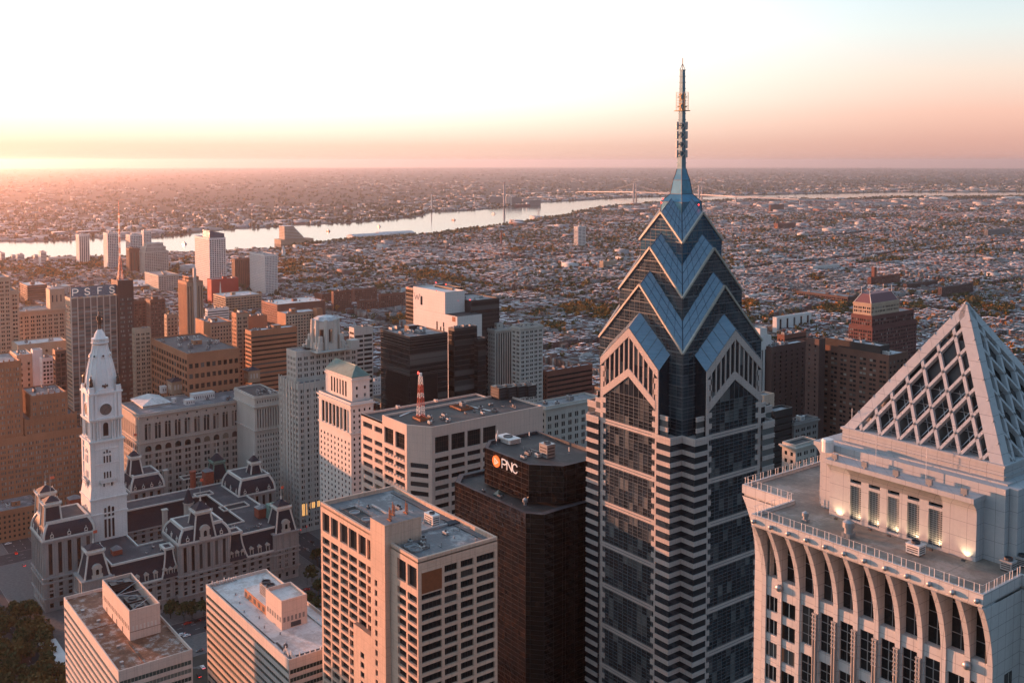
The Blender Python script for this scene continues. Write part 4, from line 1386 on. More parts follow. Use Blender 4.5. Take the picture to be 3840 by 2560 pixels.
STROKES = {   # (x, y) 0..1 poly-lines
 'P': [[(0, 0), (0, 1), (.6, 1), (.9, .88), (.97, .73), (.9, .57), (.6, .46), (0, .46)]],
 'N': [[(0, 0), (0, 1), (1, 0), (1, 1)]],
 'C': [[(.98, .8), (.8, .96), (.5, 1), (.2, .9), (.03, .65), (.03, .35), (.2, .1), (.5, 0), (.8, .04), (.98, .2)]],
 'S': [[(.95, .82), (.75, .97), (.45, 1), (.15, .93), (.03, .76), (.15, .6), (.5, .5), (.85, .4), (.97, .23), (.85, .06), (.5, 0), (.2, .03), (.03, .2)]],
 'F': [[(0, 0), (0, 1), (.95, 1)], [(0, .52), (.75, .52)]],
 'W': [[(0, 1), (.27, 0), (.5, .75), (.73, 0), (1, 1)]],
}
def letter(ch, xa, xb, z0, z1, y, mat, parent, th=None, depth=.35):
 """a raised letter on a north wall; xa = its left edge as read, xb = its right edge"""
 mb = MB()
 th = th or (z1 - z0) * .115
 for line in STROKES[ch]:
  pts = [(xa + (xb - xa) * a, y, z0 + (z1 - z0) * b) for a, b in line]
  for p, q in zip(pts, pts[1:]):
   d = (Vector(q) - Vector(p)).normalized() * th * .3
   mb.beam(tuple(Vector(p) - d), tuple(Vector(q) + d), th, depth, up=(0, 1, 0))
 return mb.build('letter', mat, parent)
lamp_mat('sign_orange', (.85, .16, .02), .12)
lamp_mat('sign_white', (.7, .68, .65), .06)
black_tower()
# ---------------------------------------------------------------- pyramid-topped tower at the right
def pyramid_tower():
 CX, CY, ZT = 103.7, -195.7, 229.0
 ho, hi = 37.0, 23.85
 root = thing('pyramid_tower', 'pale stone tower with flared ledge and open lattice pyramid on top', 'skyscraper', (CX, CY, 0))
 BLD.append((CX - ho, CY - ho, CX + ho, CY + ho))
 NB = 11
 def notched(o, i, z): return [(CX + a, CY + b, z) for a, b in ((-i, o), (i, o), (i, i + (o - i) * 0 + i * 0 + (i if False else i)), (o, i), (o, -i), (i, -i), (i, -o), (-i, -o), (-i, -i), (-o, -i), (-o, i), (-i, i))]
 ho2 = 36.9
 FL = 4.2           # how far the ledge oversails the wall
 # terrace deck and fascia
 def ring12(o, i, z):
  k = o - (37.0 - 25.3)
  return [(-i, o), (i, o), (i, k), (k, k) if False else (i, i + 1.4), (o, i + 1.4) if False else (o, i), (o, -i), (i, -i), (i, -o), (-i, -o), (-i, -i), (-o, -i), (-o, i), (-i, i)]
 def outline(o, i): return [(CX + a, CY + b) for a, b in ((-i, o), (i, o), (i, i), (o, i), (o, -i), (i, -i), (i, -o), (-i, -o), (-i, -i), (-o, -i), (-o, i), (-i, i))]
 mb = MB()
 mb.prism(outline(ho, hi), ZT - 1.9, ZT - .8)
 mb.prism(outline(ho - .35, hi - .35), ZT - 2.5, ZT - 1.91)
 o1, o2 = outline(ho, hi), outline(ho - .5, hi - .5)
 for k in range(12):
  j = (k + 1) % 12
  mb.loft([[(*o1[k], ZT - .8), (*o1[j], ZT - .8)], [(*o1[k], ZT), (*o1[j], ZT)], [(*o2[k], ZT), (*o2[j], ZT)], [(*o2[k], ZT - .8), (*o2[j], ZT - .8)]], closed=False, cap=False)
 mb.build('ledge', 'white_stone', root)
 mb = MB(); mb.face([(x, y, ZT - .74) for x, y in outline(ho - .5, hi - .5)][::-1]); mb.build('terrace', 'roof_tan', root)
 SIDES = [((1, 0), (0, 1)), ((0, -1), (-1, 0)), ((-1, 0), (0, -1)), ((0, 1), (1, 0))]
 def P(s, t, d, z):
  u, n = SIDES[s]
  return (CX + u[0] * t + n[0] * d, CY + u[1] * t + n[1] * d, z)
 dw = ho - FL
 wb = 2 * hi / NB
 prof = []
 for i in range(13):
  a = math.pi / 2 * i / 12
  prof.append((FL * (1 - math.sin(a)) , -12.5 * (1 - math.cos(a))))
 # cavetto curve: at the top the rib reaches the ledge edge, at the bottom it is flush with the wall
 prof = [(FL * (1 - i / 12) ** 2.1, -13.0 * (i / 12)) for i in range(13)]
 zl = ZT - 2.5
 for s in range(4):
  wall_, gl = MB(), []
  big, wide, mids = [], [], []
  # openings
  u, n = SIDES[s]
  L0 = 2 * hi
  O = (CX + u[0] * -hi + n[0] * dw, CY + u[1] * -hi + n[1] * dw)
  rw = .95
  tall = [(i * wb + rw / 2, (i + 1) * wb - rw / 2) for i in range(NB)]
  zb_out = zl - 11.0
  zb_mid = zl - 11.8
  side = (u, n)
  # outer bays (two at each end): tall window then ribbon windows each floor
  def part(t0, t1, xs, zs, z0, z1, dep, out):
   Face(wall_, out, (O[0] + u[0] * t0, O[1] + u[1] * t0), side, t1 - t0, z0, z1, [(a - t0, b - t0) for a, b in xs], zs, dep)
  for (b0, b1) in ((0, 2), (NB - 2, NB)):
   t0, t1 = b0 * wb, b1 * wb
   part(t0, t1, tall[b0:b1], [(zb_out, zl - .4)], zb_out - 2.6, zl, 1.5, big)
   part(t0, t1, [(t0 + rw / 2 + .2, t1 - rw / 2 - .2)], floors(0, zb_out - 2.6, 4.8, .66, .5, .5), 0, zb_out - 2.6, .45, wide)
  t0, t1 = 2 * wb, (NB - 2) * wb
  zsm, z = [], zb_mid - 2.0
  part(t0, t1, tall[2:NB - 2], [(zb_mid, zl - .4)], zb_mid - 2.0, zl, 1.5, big)
  while z > 12:
   zsm.append((z - 7.9, z - .2)); z -= 9.7
  part(t0, t1, [(a + .25, b - .25) for a, b in tall[2:NB - 2]], zsm, 0, zb_mid - 2.0, .5, mids)
  wall_.build('wall', 'white_stone', root)
  emit(root, big, 'dark_glass', 'steel', 1, 3, 11 if s < 2 else 0, bar=.16)
  emit(root, wide, 'dark_glass', 'white_trim', 3, 0, 30 if s < 2 else 0, bar=.14)
  emit(root, mids, 'dark_glass', 'steel', 1, 3, 35 if s < 2 else 0, bar=.2)
  # ribs
  for i in range(NB + 1):
   if s >= 2 and i % 2: continue
   t = -hi + i * wb
   mb = MB()
   t = max(-hi + rw / 2, min(hi - rw / 2, t))
   rings = []
   for (o, dz) in prof:
    rings.append([P(s, t - rw / 2, dw - .05, zl + dz), P(s, t + rw / 2, dw - .05, zl + dz), P(s, t + rw / 2, dw + .35 + o * (FL - .4) / FL, zl + dz), P(s, t - rw / 2, dw + .35 + o * (FL - .4) / FL, zl + dz)])
   mb.loft(rings)
   a, b = P(s, t - rw / 2, dw - .05, 0), P(s, t + rw / 2, dw + .35, zl - 13)
   mb.box(a[0], a[1], a[2], b[0], b[1], b[2])
   mb.build('rib', 'white_stone', root)
  # pier pipes in the middle bays
  if s < 2:
   for i in range(3, NB - 2):
    t = -hi + i * wb
    mb = MB()
    zt_ = zl - 14.5
    for dt in (-.3, .3): mb.tube(P(s, t + dt, dw + .75, 0), P(s, t + dt, dw + .75, zt_), .24, 6)
    for k in range(7): mb.tube(P(s, t - .55, dw + .85, zt_ - k * .8), P(s, t + .55, dw + .85, zt_ - k * .8), .22, 5)
    mb.build('pier_tube', 'steel', root)
   # round lamps on the fascia and wall
   for i in range(NB + 1):
    t = -hi + .9 + (2 * hi - 1.8) * i / NB
    mb = MB()
    ball(mb, P(s, t, ho + .35, ZT - 1.25), .48)
    mb.build('fascia_lamp', 'steel', root, smooth=True)
   for t in (-hi + wb, hi - wb):
    mb = MB(); ball(mb, P(s, t, dw + .5, zb_out - 1.3), .8); mb.build('wall_lamp', 'steel', root, smooth=True)
  # set-back corner blocks in the notches
 for sx_ in (-1, 1):
  for sy_ in (-1, 1):
   if sx_ == 1 and sy_ == -1: continue
   mb, wins = MB(), []
   xa, ya = CX + sx_ * (hi - .5), CY + sy_ * (hi - .5)
   # notch walls continue the shaft: two faces with slot windows
   e = dw
   if sy_ == 1:
    x0_ = CX + (hi if sx_ > 0 else -e)
    Face(mb, wins, (x0_, CY + hi - 1.5), 'N', e - hi, 0, zl, [(2.2, e - hi - 2.2)], floors(0, zl - 13, 4.8, .62, .5, .5) , .5)
   if sx_ == -1:
    Face(mb, wins, (CX - hi + 1.5, CY + (e if sy_ > 0 else -hi)), 'W', e - hi, 0, zl, [(2.2, e - hi - 2.2)], floors(0, zl - 13, 4.8, .62, .5, .5), .5)
   if sx_ == 1:
    Face(mb, wins, (CX + hi - 1.5, CY + hi), 'E', e - hi, 0, zl, [(2.2, e - hi - 2.2)], floors(0, zl - 13, 4.8, .62, .5, .5), .5)
   mb.build('corner_wall', 'white_stone', root)
   emit(root, wins, 'dark_glass', 'white_trim', 1, 0, 24)
 # end faces of the bays
 for s in range(4):
  mb = MB()
  for sg in (-1, 1):
   wins = []
   for j, (a, b) in enumerate(((0, zl),)):
    rings = [[P(s, sg * (hi + .03), hi - 1.5, zl + dz), P(s, sg * (hi + .03), dw + .35 + o * (FL - .4) / FL, zl + dz)] for o, dz in prof]
    mb.loft(rings, closed=False, cap=False)
    mb.face([P(s, sg * (hi + .03), hi - 1.5, 0), P(s, sg * (hi + .03), dw + .36, 0), P(s, sg * (hi + .03), dw + .36, zl - 13), P(s, sg * (hi + .03), hi - 1.5, zl - 13)])
  mb.build('bay_end', 'white_stone', root)
  # slot windows on the bay ends
  wins = []
  for sg in (-1, 1):
   for (a, b) in floors(60, zl - 12, 4.8, .6, .5, .5):
    c = P(s, sg * (hi + .07), (hi + dw) / 2 - .5, (a + b) / 2)
    nn = (SIDES[s][0][0] * sg, SIDES[s][0][1] * sg)
    wins.append((c, 2.6, b - a, (abs(nn[1]), abs(nn[0])) if False else SIDES[s][1], nn))
  emit(root, wins, 'dark_glass', 'white_trim', 1, 0, 16 if s in (0,) else 0)
 # railing posts on the terrace
 mb = MB()
 pts = [(x, y, ZT) for x, y in outline(ho - .25, hi - .25)]
 for a, b in zip(pts, pts[1:] + pts[:1]):
  a, b = Vector(a), Vector(b)
  n = max(2, int((b - a).length / 2.6))
  for i in range(n):
   for d in (0, .9):
    p = a.lerp(b, (i + .2) / n) + (b - a).normalized() * d
    mb.tube(p, p + Vector((0, 0, 1.5)), .07, 5)
  mb.tube(a + Vector((0, 0, 1.45)), b + Vector((0, 0, 1.45)), .025, 4)
 mb.build('rail_posts', 'unit_white', root)
 # --- upper storey: notched block with slotted projections, lit from below
 z0 = ZT - .74
 b2 = 15.25
 d2 = -172.6 - CY
 e2 = d2 - 2.6
 i2 = 19.0
 zt2 = at(3623, 1864, fdist((CX - b2, CY + d2))).z
 ztier = at(3733, 1770, fdist((CX - 17, CY + 17))).z - 2.0
 mb = MB()
 mb.prism([(CX + a, CY + b) for a, b in ((-i2, e2), (i2, e2), (i2, i2), (e2, i2), (e2, -i2), (i2, -i2), (i2, -e2), (-i2, -e2), (-i2, -i2), (-e2, -i2), (-e2, i2), (-i2, i2))], z0, ztier)
 mb.build('upper_storey', 'upper_stone', root)
 for s in range(4):
  wall_, wins = MB(), []
  u, n = SIDES[s]
  O = (CX - u[0] * b2 + n[0] * d2, CY - u[1] * b2 + n[1] * d2)
  L0 = 2 * b2
  xs = [(L0 * a, L0 * b) for a, b in ((.155, .235), (.29, .37), (.425, .505), (.56, .64), (.70, .79))]
  xs = [(L0 - b, L0 - a) for a, b in xs] if s == 0 else xs
  top = zt2 - 3.6
  small = []
  Face(wall_, wins, O, (u, n), L0, z0, top - .6, xs, [(z0 + .4, top - .9)], .55)
  Face(wall_, small, O, (u, n), L0, top - .6, zt2 - .9, xs, [(top - .3, zt2 - 1.5)], .9)
  wall_.face([P(s, -b2, e2, z0), P(s, -b2, d2, z0), P(s, -b2, d2, zt2 - .9), P(s, -b2, e2, zt2 - .9)])
  wall_.face([P(s, b2, e2, z0), P(s, b2, d2, z0), P(s, b2, d2, zt2 - .9), P(s, b2, e2, zt2 - .9)])
  # flared cap
  pr2 = [(1.5 * (i / 6) ** 2, -3.2 + 2.3 * i / 6) for i in range(7)]
  q0, q1 = P(s, -b2 - .2, e2, zt2 - .9), P(s, b2 + .2, d2 + 1.6, zt2)
  wall_.box(q0[0], q0[1], q0[2], q1[0], q1[1], q1[2])
  edges = [0] + [v_ for a in xs for v_ in a] + [L0]
  for k in range(0, len(edges), 2):
   ta, tb = edges[k] - b2, edges[k + 1] - b2
   wall_.loft([[P(s, ta, d2 - .05, zt2 + dz), P(s, tb, d2 - .05, zt2 + dz), P(s, tb, d2 + .02 + o, zt2 + dz), P(s, ta, d2 + .02 + o, zt2 + dz)] for o, dz in pr2])
  wall_.build('slotted_wall', 'upper_stone', root)
  emit(root, wins, 'grille_glass', 'steel', 3, 16, 5 if s < 2 else 0, 'grille', bar=.12)
  emit(root, small, 'dark_glass', 'dark_mullion', 0, 0, 5 if s < 2 else 0)
  if s < 2:
   for i in range(5):
    t = -b2 + L0 * (.06 + .22 * i)
    mb = MB()
    a = P(s, t - .6, d2 + .7, zt2); b = P(s, t + .6, d2 + 1.3, zt2 + .25)
    mb.box(a[0], a[1], a[2] + .3, b[0], b[1], b[2] + 1.1)
    mb.tube(P(s, t, d2 + 1, zt2), P(s, t, d2 + 1, zt2 + .4), .2, 5)
    mb.build('floodlight', 'steel', root)
  if s == 0:
   for t in [(a + b) / 2 - b2 for a, b in xs] + [-b2 + 1.6, -b2 + L0 * .92]:
    lamp = bpy.data.lights.new('uplight', 'SPOT')
    lamp.energy = 260; lamp.color = (1, .66, .36); lamp.spot_size = R(110); lamp.spot_blend = .8; lamp.shadow_soft_size = .15
    lo = bpy.data.objects.new('uplight', lamp); COL.objects.link(lo)
    lo.parent = root
    lo.location = Vector(P(s, t, d2 + .9, z0 + .35)) - root.location
    d_ = Vector(P(s, t, d2 - .4, z0 + 3)) - Vector(P(s, t, d2 + .9, z0 + .35))
    lo.rotation_euler = d_.to_track_quat('-Z', 'Y').to_euler()
    mb = MB(); q = P(s, t, d2 + 1.2, z0)
    mb.box(q[0] - .3, q[1] - .2, z0, q[0] + .3, q[1] + .2, z0 + .3); mb.build('uplight_case', 'dark_steel', root)
 # pyramid base and lattice
 ZB, ZA, hp = 245.0, 271.6, 16.65
 mb = MB()
 for (h_, za, zb_) in ((hp + 1.6, ztier, ztier + .3), (hp + .2, ztier + .3, ztier + (ZB - ztier) * .35), (hp + .5, ztier + (ZB - ztier) * .35, ztier + (ZB - ztier) * .38), (hp + .15, ztier + (ZB - ztier) * .38, ZB - .5), (hp + .45, ZB - .5, ZB)):
  mb.box(CX - h_, CY - h_, za, CX + h_, CY + h_, zb_)
 mb.build('pyramid_base', 'upper_stone', root)
 mb = MB()
 h_ = hp * .80
 zc_ = ZB + (ZA - ZB) * .72
 mb.loft([[(CX + a * h_ * f, CY + b * h_ * f, z) for a, b in ((-1, -1), (1, -1), (1, 1), (-1, 1))] for f, z in ((1, ZB + .02), (.30, zc_))])
 mb.build('dark_core', 'dark_metal_wall', root)  # dark core added to give the lattice its black inner shade
 T = Vector((CX, CY, ZA))
 cs = [Vector((CX - hp, CY + hp, ZB)), Vector((CX + hp, CY + hp, ZB)), Vector((CX + hp, CY - hp, ZB)), Vector((CX - hp, CY - hp, ZB))]
 ns = []
 edge, lat, brace, bolts = MB(), [], MB(), MB()
 NL = 8
 for s in range(4):
  A, B = cs[s], cs[(s + 1) % 4]
  nrm = (B - A).cross(T - A).normalized()
  if nrm.z < 0: nrm = -nrm
  wd = 2.3
  # broad flat border along both edges of the face
  for (Q, O_) in ((A, B), (B, A)):
   along = (T - Q).normalized()
   inn = (O_ - Q); inn = (inn - along * inn.dot(along)).normalized()
   q = [Q, T, T + inn * .02, Q + inn * wd]
   b_end = Q + (O_ - Q) * (wd / ((O_ - Q) - along * (O_ - Q).dot(along)).length)
   t_end = T - along * (wd * 1.1) + inn * wd * .9
   fr = [Q, T, t_end, b_end]
   edge.loft([[tuple(p - nrm * .7) for p in fr], [tuple(p) for p in fr]])
  m_ = MB()
  for i in range(1, NL):
   f = i / NL
   for (Q, O_) in ((A, B), (B, A)):
    p = Q.lerp(O_, f); e_ = p + (T - Q) * (1 - f)
    m_.beam(tuple(p - nrm * .55), tuple(e_ - nrm * .55), .62, .95, up=tuple(nrm))
    for j in range(0, NL - i + 1):
     b_ = p + (T - Q) * (j / NL)
     ball(bolts, tuple(b_ + nrm * .02), .16, 5)
  m_.build('lattice_face', 'upper_stone', root)
  # steel bracing behind
  cin = (A + B + T) / 3
  off = -nrm * 1.7
  for i in range(1, NL + 1):
   f = (i - .5) / NL
   p = A.lerp(B, f)
   for (Q, O_) in ((A, B), (B, A)):
    p = Q.lerp(O_, f); e_ = p + (T - Q) * (1 - f) * .93
    brace.tube(tuple(p + off), tuple(e_ + off), .10, 4)
   g = f * .9
   brace.tube(tuple(A.lerp(T, g) + off), tuple(B.lerp(T, g) + off), .09, 4)
 edge.build('pyramid_edge', 'upper_stone', root)
 brace.build('steel_bracing', 'steel', root)
 bolts.build('bolts', 'steel', root)
 # roof gear
 for (x_, y_, sx, sy, sz, k) in ((97, -167.5, 2.6, 2.2, 1.9, 1), (83, -173.5, 2, 2, 1.8, 0), (82.5, -177.5, 1.8, 1.8, 1.6, 0)):
  unit(root, x_, y_, z0, sx, sy, sz, k)
 for (x_, y_, k) in ((109.5, -165.2, 1.3), (119.5, -165.5, .8)):
  mb = MB()
  mb.box(x_ - .7 * k, y_ - .7 * k, z0, x_ + .7 * k, y_ + .7 * k, z0 + .6 * k)
  mb.lathe(x_, y_, [(.6 * k, z0 + .6 * k), (.6 * k, z0 + 1.3 * k), (.85 * k, z0 + 1.4 * k), (.85 * k, z0 + 2.2 * k), (.3 * k, z0 + 2.5 * k)], 12)
  mb.build('vent', 'steel', root)
 q = atz(3122, 1615, ztier);
 mb = MB(); mb.lathe(CX + 17, CY + 21.5, [(1.2, zt2 + .5), (1.2, zt2 + 2.6), (1.3, zt2 + 2.6), (1.1, zt2 + 3.1)], 14)
 mb.build('roof_tank', 'unit_white', root)
 mb = MB()
 for t in (-4.5, 6): mb.tube((CX + t, CY + d2 - 1.6, zt2), (CX + t, CY + d2 - 1.6, zt2 + 6), .05, 4)
 mb.tube((CX + 15.5, CY + 15.5, ztier), (CX + 15.5, CY + 15.5, ztier + 7), .06, 4)
 mb.build('whip_aerial', 'unit_white', root)
 for f in (.70,):
  c = cs[0].lerp(cs[1], .5).lerp(T, f)
  mb = MB()
  for dx in (-.5, .5): ball(mb, (c.x + dx, c.y - 1.2, c.z), .3, 6)
  mb.build('warning_lamp', 'red_lamp', root)
def ball(mb, c, r, n=10, m=0):
 rings = []
 k = max(3, n // 2)
 for i in range(k + 1):
  a = math.pi * i / k
  rr = max(.001, r * math.sin(a))
  rings.append([(c[0] + rr * math.cos(2 * math.pi * j / n), c[1] + rr * math.sin(2 * math.pi * j / n), c[2] - r * math.cos(a)) for j in range(n)])
 mb.loft(rings, m)
wall('upper_stone', (.33, .345, .355), var=.08, joint=(3.2, 2.9, .07), streak=.2)
glass('grille_glass', (.05, .055, .06), (.2, .2, .2), rough=.25)
pyramid_tower()
# ---------------------------------------------------------------- city hall with its mansard pavilions, and the clock tower
def planeX(X, px, py):
 h, a, v = ray(px, py)
 dx, dy = h * FW[0] + a * RT[0], h * FW[1] + a * RT[1]
 t = X / dx
 return Vector((X, dy * t, H + v * t))
def planeY(Y, px, py):
 h, a, v = ray(px, py)
 dx, dy = h * FW[0] + a * RT[0], h * FW[1] + a * RT[1]
 t = Y / dy
 return Vector((dx * t, Y, H + v * t))
def arch_pane(mb, side, x, y, t, z0, z1, w_, arched=True, frame=.35, out=.12, mg=0, mf=1, n=7):
 """a framed opening on a wall plane through (x,y) running along the side"""
 u, nn = Face.DIR[side]
 def P(a, z, d): return (x + u[0] * a + nn[0] * d, y + u[1] * a + nn[1] * d, z)
 def shape(g):
  pts = [(t - w_ / 2 - g, z0 - g * .4), (t + w_ / 2 + g, z0 - g * .4)]
  if arched:
   r = w_ / 2 + g
   zc = z1 - w_ / 2
   pts += [(t + r * math.cos(math.pi * k / n), zc + r * math.sin(math.pi * k / n)) for k in range(n + 1)]
  else:
   pts += [(t + w_ / 2 + g, z1 + g), (t - w_ / 2 - g, z1 + g)]
  return pts
 flip = (u[0] * nn[1] - u[1] * nn[0]) > 0
 def f(pts, d, m):
  q = [P(a, z, d) for a, z in pts]
  mb.face(q[::-1] if flip else q, m)
 if frame:
  outer, inner = shape(frame), shape(0)
  k = len(outer)
  for i in range(k):
   j = (i + 1) % k
   mb.face([P(*outer[i], out + .25), P(*outer[j], out + .25), P(*inner[j], out + .25), P(*inner[i], out + .25)], mf)
   mb.face([P(*outer[i], 0), P(*outer[j], 0), P(*outer[j], out + .25), P(*outer[i], out + .25)], mf)
   mb.face([P(*inner[i], out + .25), P(*inner[j], out + .25), P(*inner[j], .04), P(*inner[i], .04)], mf)
 f(shape(0), .05, mg)
def city_hall():
 X0, Y1, LW, LN = 656.0, -176.0, 130.0, 125.0
 X1, Y0 = X0 + LN, Y1 - LW
 BLD.append((X0 - 6, Y0 - 6, X1 + 6, Y1 + 30))
 root = thing('city_hall', 'grey stone city hall with dark mansard pavilions, white trim and inner courtyard', 'city hall', ((X0 + X1) / 2, (Y0 + Y1) / 2, 0))
 ze = planeX(X0, 936, 2085).z
 zr = planeX(X0 + 3, 936, 1999).z
 WD = 30.0
 ins = 3.6
 def profile(z0, z1, depth, n=6):          # concave-then-straight mansard section
  return [(depth * (1 - (1 - i / n) ** 1.9), z0 + (z1 - z0) * i / n) for i in range(n + 1)]
 def mansard(mb, x0, y0, x1, y1, z0, z1, depth, m=0, prof=None):
  pr = prof or profile(z0, z1, depth)
  mb.loft([[(x0 + d, y0 + d, z), (x1 - d, y0 + d, z), (x1 - d, y1 - d, z), (x0 + d, y1 - d, z)] for d, z in pr], m, cap=True)
 def hips(mb, x0, y0, x1, y1, pr, w_=1.3):
  for a, b in ((0, 0), (1, 0), (1, 1), (0, 1)):
   pts = [((x1 - d) if a else (x0 + d), (y1 - d) if b else (y0 + d), z) for d, z in pr]
   for p, q in zip(pts, pts[1:]): mb.tube(p, q, w_ / 2, 5)
 def cornice(mb, x0, y0, x1, y1, z, e=.8, h=1.2):
  for (a, b, c, d) in ((x0 - e, y1 - .6, x1 + e, y1 + e), (x0 - e, y0 - e, x1 + e, y0 + .6), (x0 - e, y0 + .6, x0 + .6, y1 - .6), (x1 - .6, y0 + .6, x1 + e, y1 - .6)):
   mb.box(a, b, z, c, d, z + h)
 # ---- walls: west and north fronts with windows, courtyard and rear plain
 zs = [(3, 7.2), (10.2, 15.6), (16.6, 18.6), (20.6, 25.4), (26.3, 28.2)]
 zs = [(a * ze / 30, b * ze / 30) for a, b in zs]
 mb, ww_, wn = MB(), [], []
 Face(mb, ww_, (X0, Y1), 'W', LW, 0, ze, grouped(LW, 20, 1, .44, 0, 6), zs, .8)
 Face(mb, wn, (X0, Y1), 'N', LN, 0, ze, grouped(LN, 19, 1, .44, 0, 6), zs, .8)
 mb.face([(X1, Y0, 0), (X1, Y1, 0), (X1, Y1, ze), (X1, Y0, ze)])
 mb.face([(X0, Y0, 0), (X1, Y0, 0), (X1, Y0, ze), (X0, Y0, ze)])
 # pilasters and string courses
 for i in range(21):
  t = 6 + (LW - 12) * i / 20
  for dt in (-.9, .9):
   mb.box(X0 - .6, Y1 - t - dt - .35, 8.5, X0, Y1 - t - dt + .35, ze - 1.2)
 for i in range(20):
  t = 6 + (LN - 12) * i / 19
  for dt in (-.9, .9): mb.box(X0 + t + dt - .35, Y1, 8.5, X0 + t + dt + .35, Y1 + .6, ze - 1.2)
 for z in (8.6, 19.2, ze - 1.2):
  mb.box(X0 - 1.1, Y0 - 1, z, X0, Y1 + 1.1, z + .9); mb.box(X0, Y1, z, X1 + 1, Y1 + 1.1, z + .9)
 mb.build('wall', 'grey_stone', root)
 emit(root, ww_, 'dark_glass', 'dark_mullion', 1, 1, 70)
 emit(root, wn, 'dark_glass', 'dark_mullion', 1, 1, 30)
 # courtyard walls
 cx0, cx1, cy0, cy1 = X0 + WD, X1 - WD + 4, Y0 + WD, Y1 - WD
 mb, wc = MB(), []
 Face(mb, wc, (cx0, cy0), 'N', cx1 - cx0, 0, ze, grouped(cx1 - cx0, 10, 1, .4, 0, 2), zs, .6)      # south side of the yard faces north
 Face(mb, wc, (cx1, cy1), 'W', cy1 - cy0, 0, ze, grouped(cy1 - cy0, 11, 1, .4, 0, 2), zs, .6)      # east side faces west
 mb.face([(cx0, cy0, 0), (cx0, cy1, 0), (cx0, cy1, ze), (cx0, cy0, ze)]); mb.face([(cx0, cy1, 0), (cx1, cy1, 0), (cx1, cy1, ze), (cx0, cy1, ze)])
 for z in (8.6, 19.2, ze - 1.2):
  mb.box(cx0, cy0, z, cx1, cy0 + .9, z + .8); mb.box(cx1 - .9, cy0, z, cx1, cy1, z + .8)
 mb.build('courtyard_wall', 'grey_stone', root)
 emit(root, wc, 'dark_glass', 'dark_mullion', 1, 1, 40, 'courtyard_window')
 # ---- main mansard roof round the yard
 pr = profile(ze, zr, ins)
 mb = MB()
 def ringloft(m0):
  for (xa, ya, xb, yb) in ((X0, Y0, X0, Y1), (X0, Y1, X1, Y1), (X1, Y1, X1, Y0), (X1, Y0, X0, Y0)):
   pass
 mb.loft([[(X0 + d, Y0 + d, z), (X1 - d, Y0 + d, z), (X1 - d, Y1 - d, z), (X0 + d, Y1 - d, z)] for d, z in pr], cap=False)
 mb.loft([[(cx0 - d, cy0 - d, z), (cx1 + d, cy0 - d, z), (cx1 + d, cy1 + d, z), (cx0 - d, cy1 + d, z)] for d, z in pr], cap=False)
 mb.build('mansard_roof', 'slate', root)
 a, b = (X0 + ins, Y0 + ins, X1 - ins, Y1 - ins), (cx0 - ins, cy0 - ins, cx1 + ins, cy1 + ins)
 mb = MB()
 # light wells in the west and south wings
 wells = []
 for (px0, py0, px1, py1) in ((835, 1925, 965, 1945), (695, 1800, 770, 1830)):
  pass
 for (q0, q1, q2, q3) in ((a[0], b[3], a[2], a[3]), (a[0], a[1], a[2], b[1]), (a[0], b[1], b[0], b[3]), (b[2], b[1], a[2], b[3])):
  mb.face([(q0, q1, zr), (q2, q1, zr), (q2, q3, zr), (q0, q3, zr)])
 mb.build('roof', 'roof_slate', root)
 mb = MB()
 cornice(mb, a[0], a[1], a[2], a[3], zr - .5, .5, 1.3)
 cornice(mb, b[0] + .6, b[1] + .6, b[2] - .6, b[3] - .6, zr - .5, .3, 1.2)
 cornice(mb, X0, Y0, X1, Y1, ze - .3, .9, .9)
 mb.build('roof_trim', 'white_trim', root)
 # raised light-well kerbs; flat near-black sheets paint the shade inside
 for (px_, py_, sx, sy) in ((842, 1918, 11, 20), (742, 1865, 9, 13), (690, 1800, 10, 19)):
  w0 = atz(px_, py_, zr)
  mb = MB()
  for (p, q, r_, s_) in ((0, 0, sx, .5), (0, -sy, sx, -sy + .5), (0, -sy, .5, 0), (sx - .5, -sy, sx, 0)):
   mb.box(w0.x + p, w0.y + q, zr + .02, w0.x + r_, w0.y + s_, zr + 1.0, 0)
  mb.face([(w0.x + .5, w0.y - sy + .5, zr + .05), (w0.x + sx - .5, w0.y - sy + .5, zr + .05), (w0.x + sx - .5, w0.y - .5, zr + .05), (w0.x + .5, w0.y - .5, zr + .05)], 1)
  mb.build('light_well', ['white_trim', 'pit_shade'], root)
 # ---- dormers, one mesh shared by all of a side
 def dormer_mesh(side):
  u, n = Face.DIR[side]
  mb = MB()
  def bx(t0, t1, d0, d1, z0, z1, m):
   p = (u[0] * t0 + n[0] * d0, u[1] * t0 + n[1] * d0); q = (u[0] * t1 + n[0] * d1, u[1] * t1 + n[1] * d1)
   mb.box(p[0], p[1], z0, q[0], q[1], z1, m)
  bx(-1.25, 1.25, -3, .3, 0, 4.0, 0)
  bx(-1.6, 1.6, -3, .55, 4.0, 4.5, 0)
  bx(-.65, .65, .3, .34, .6, 3.5, 1)
  P = lambda t, d, z: (u[0] * t + n[0] * d, u[1] * t + n[1] * d, z)
  mb.loft([[P(-1.6, .5, 4.5), P(1.6, .5, 4.5), P(0, .5, 5.8)], [P(-1.6, -3, 4.5), P(1.6, -3, 4.5), P(0, -3, 5.8)]])
  for t in (-1.0, 1.0): bx(t - .22, t + .22, .3, .5, .2, 4, 0)
  me = bpy.data.meshes.new('dormer')
  me.from_pydata(mb.v, [], mb.f)
  me.materials.append(MATS['limestone']); me.materials.append(MATS['dark_glass'])
  me.polygons.foreach_set('material_index', mb.m)
  return me
 DW, DN = dormer_mesh('W'), dormer_mesh('N')
 def dorm(side, pts, z):
  for (x, y) in pts: link_copy(DW if side == 'W' else DN, 'dormer', (x, y, z), root)
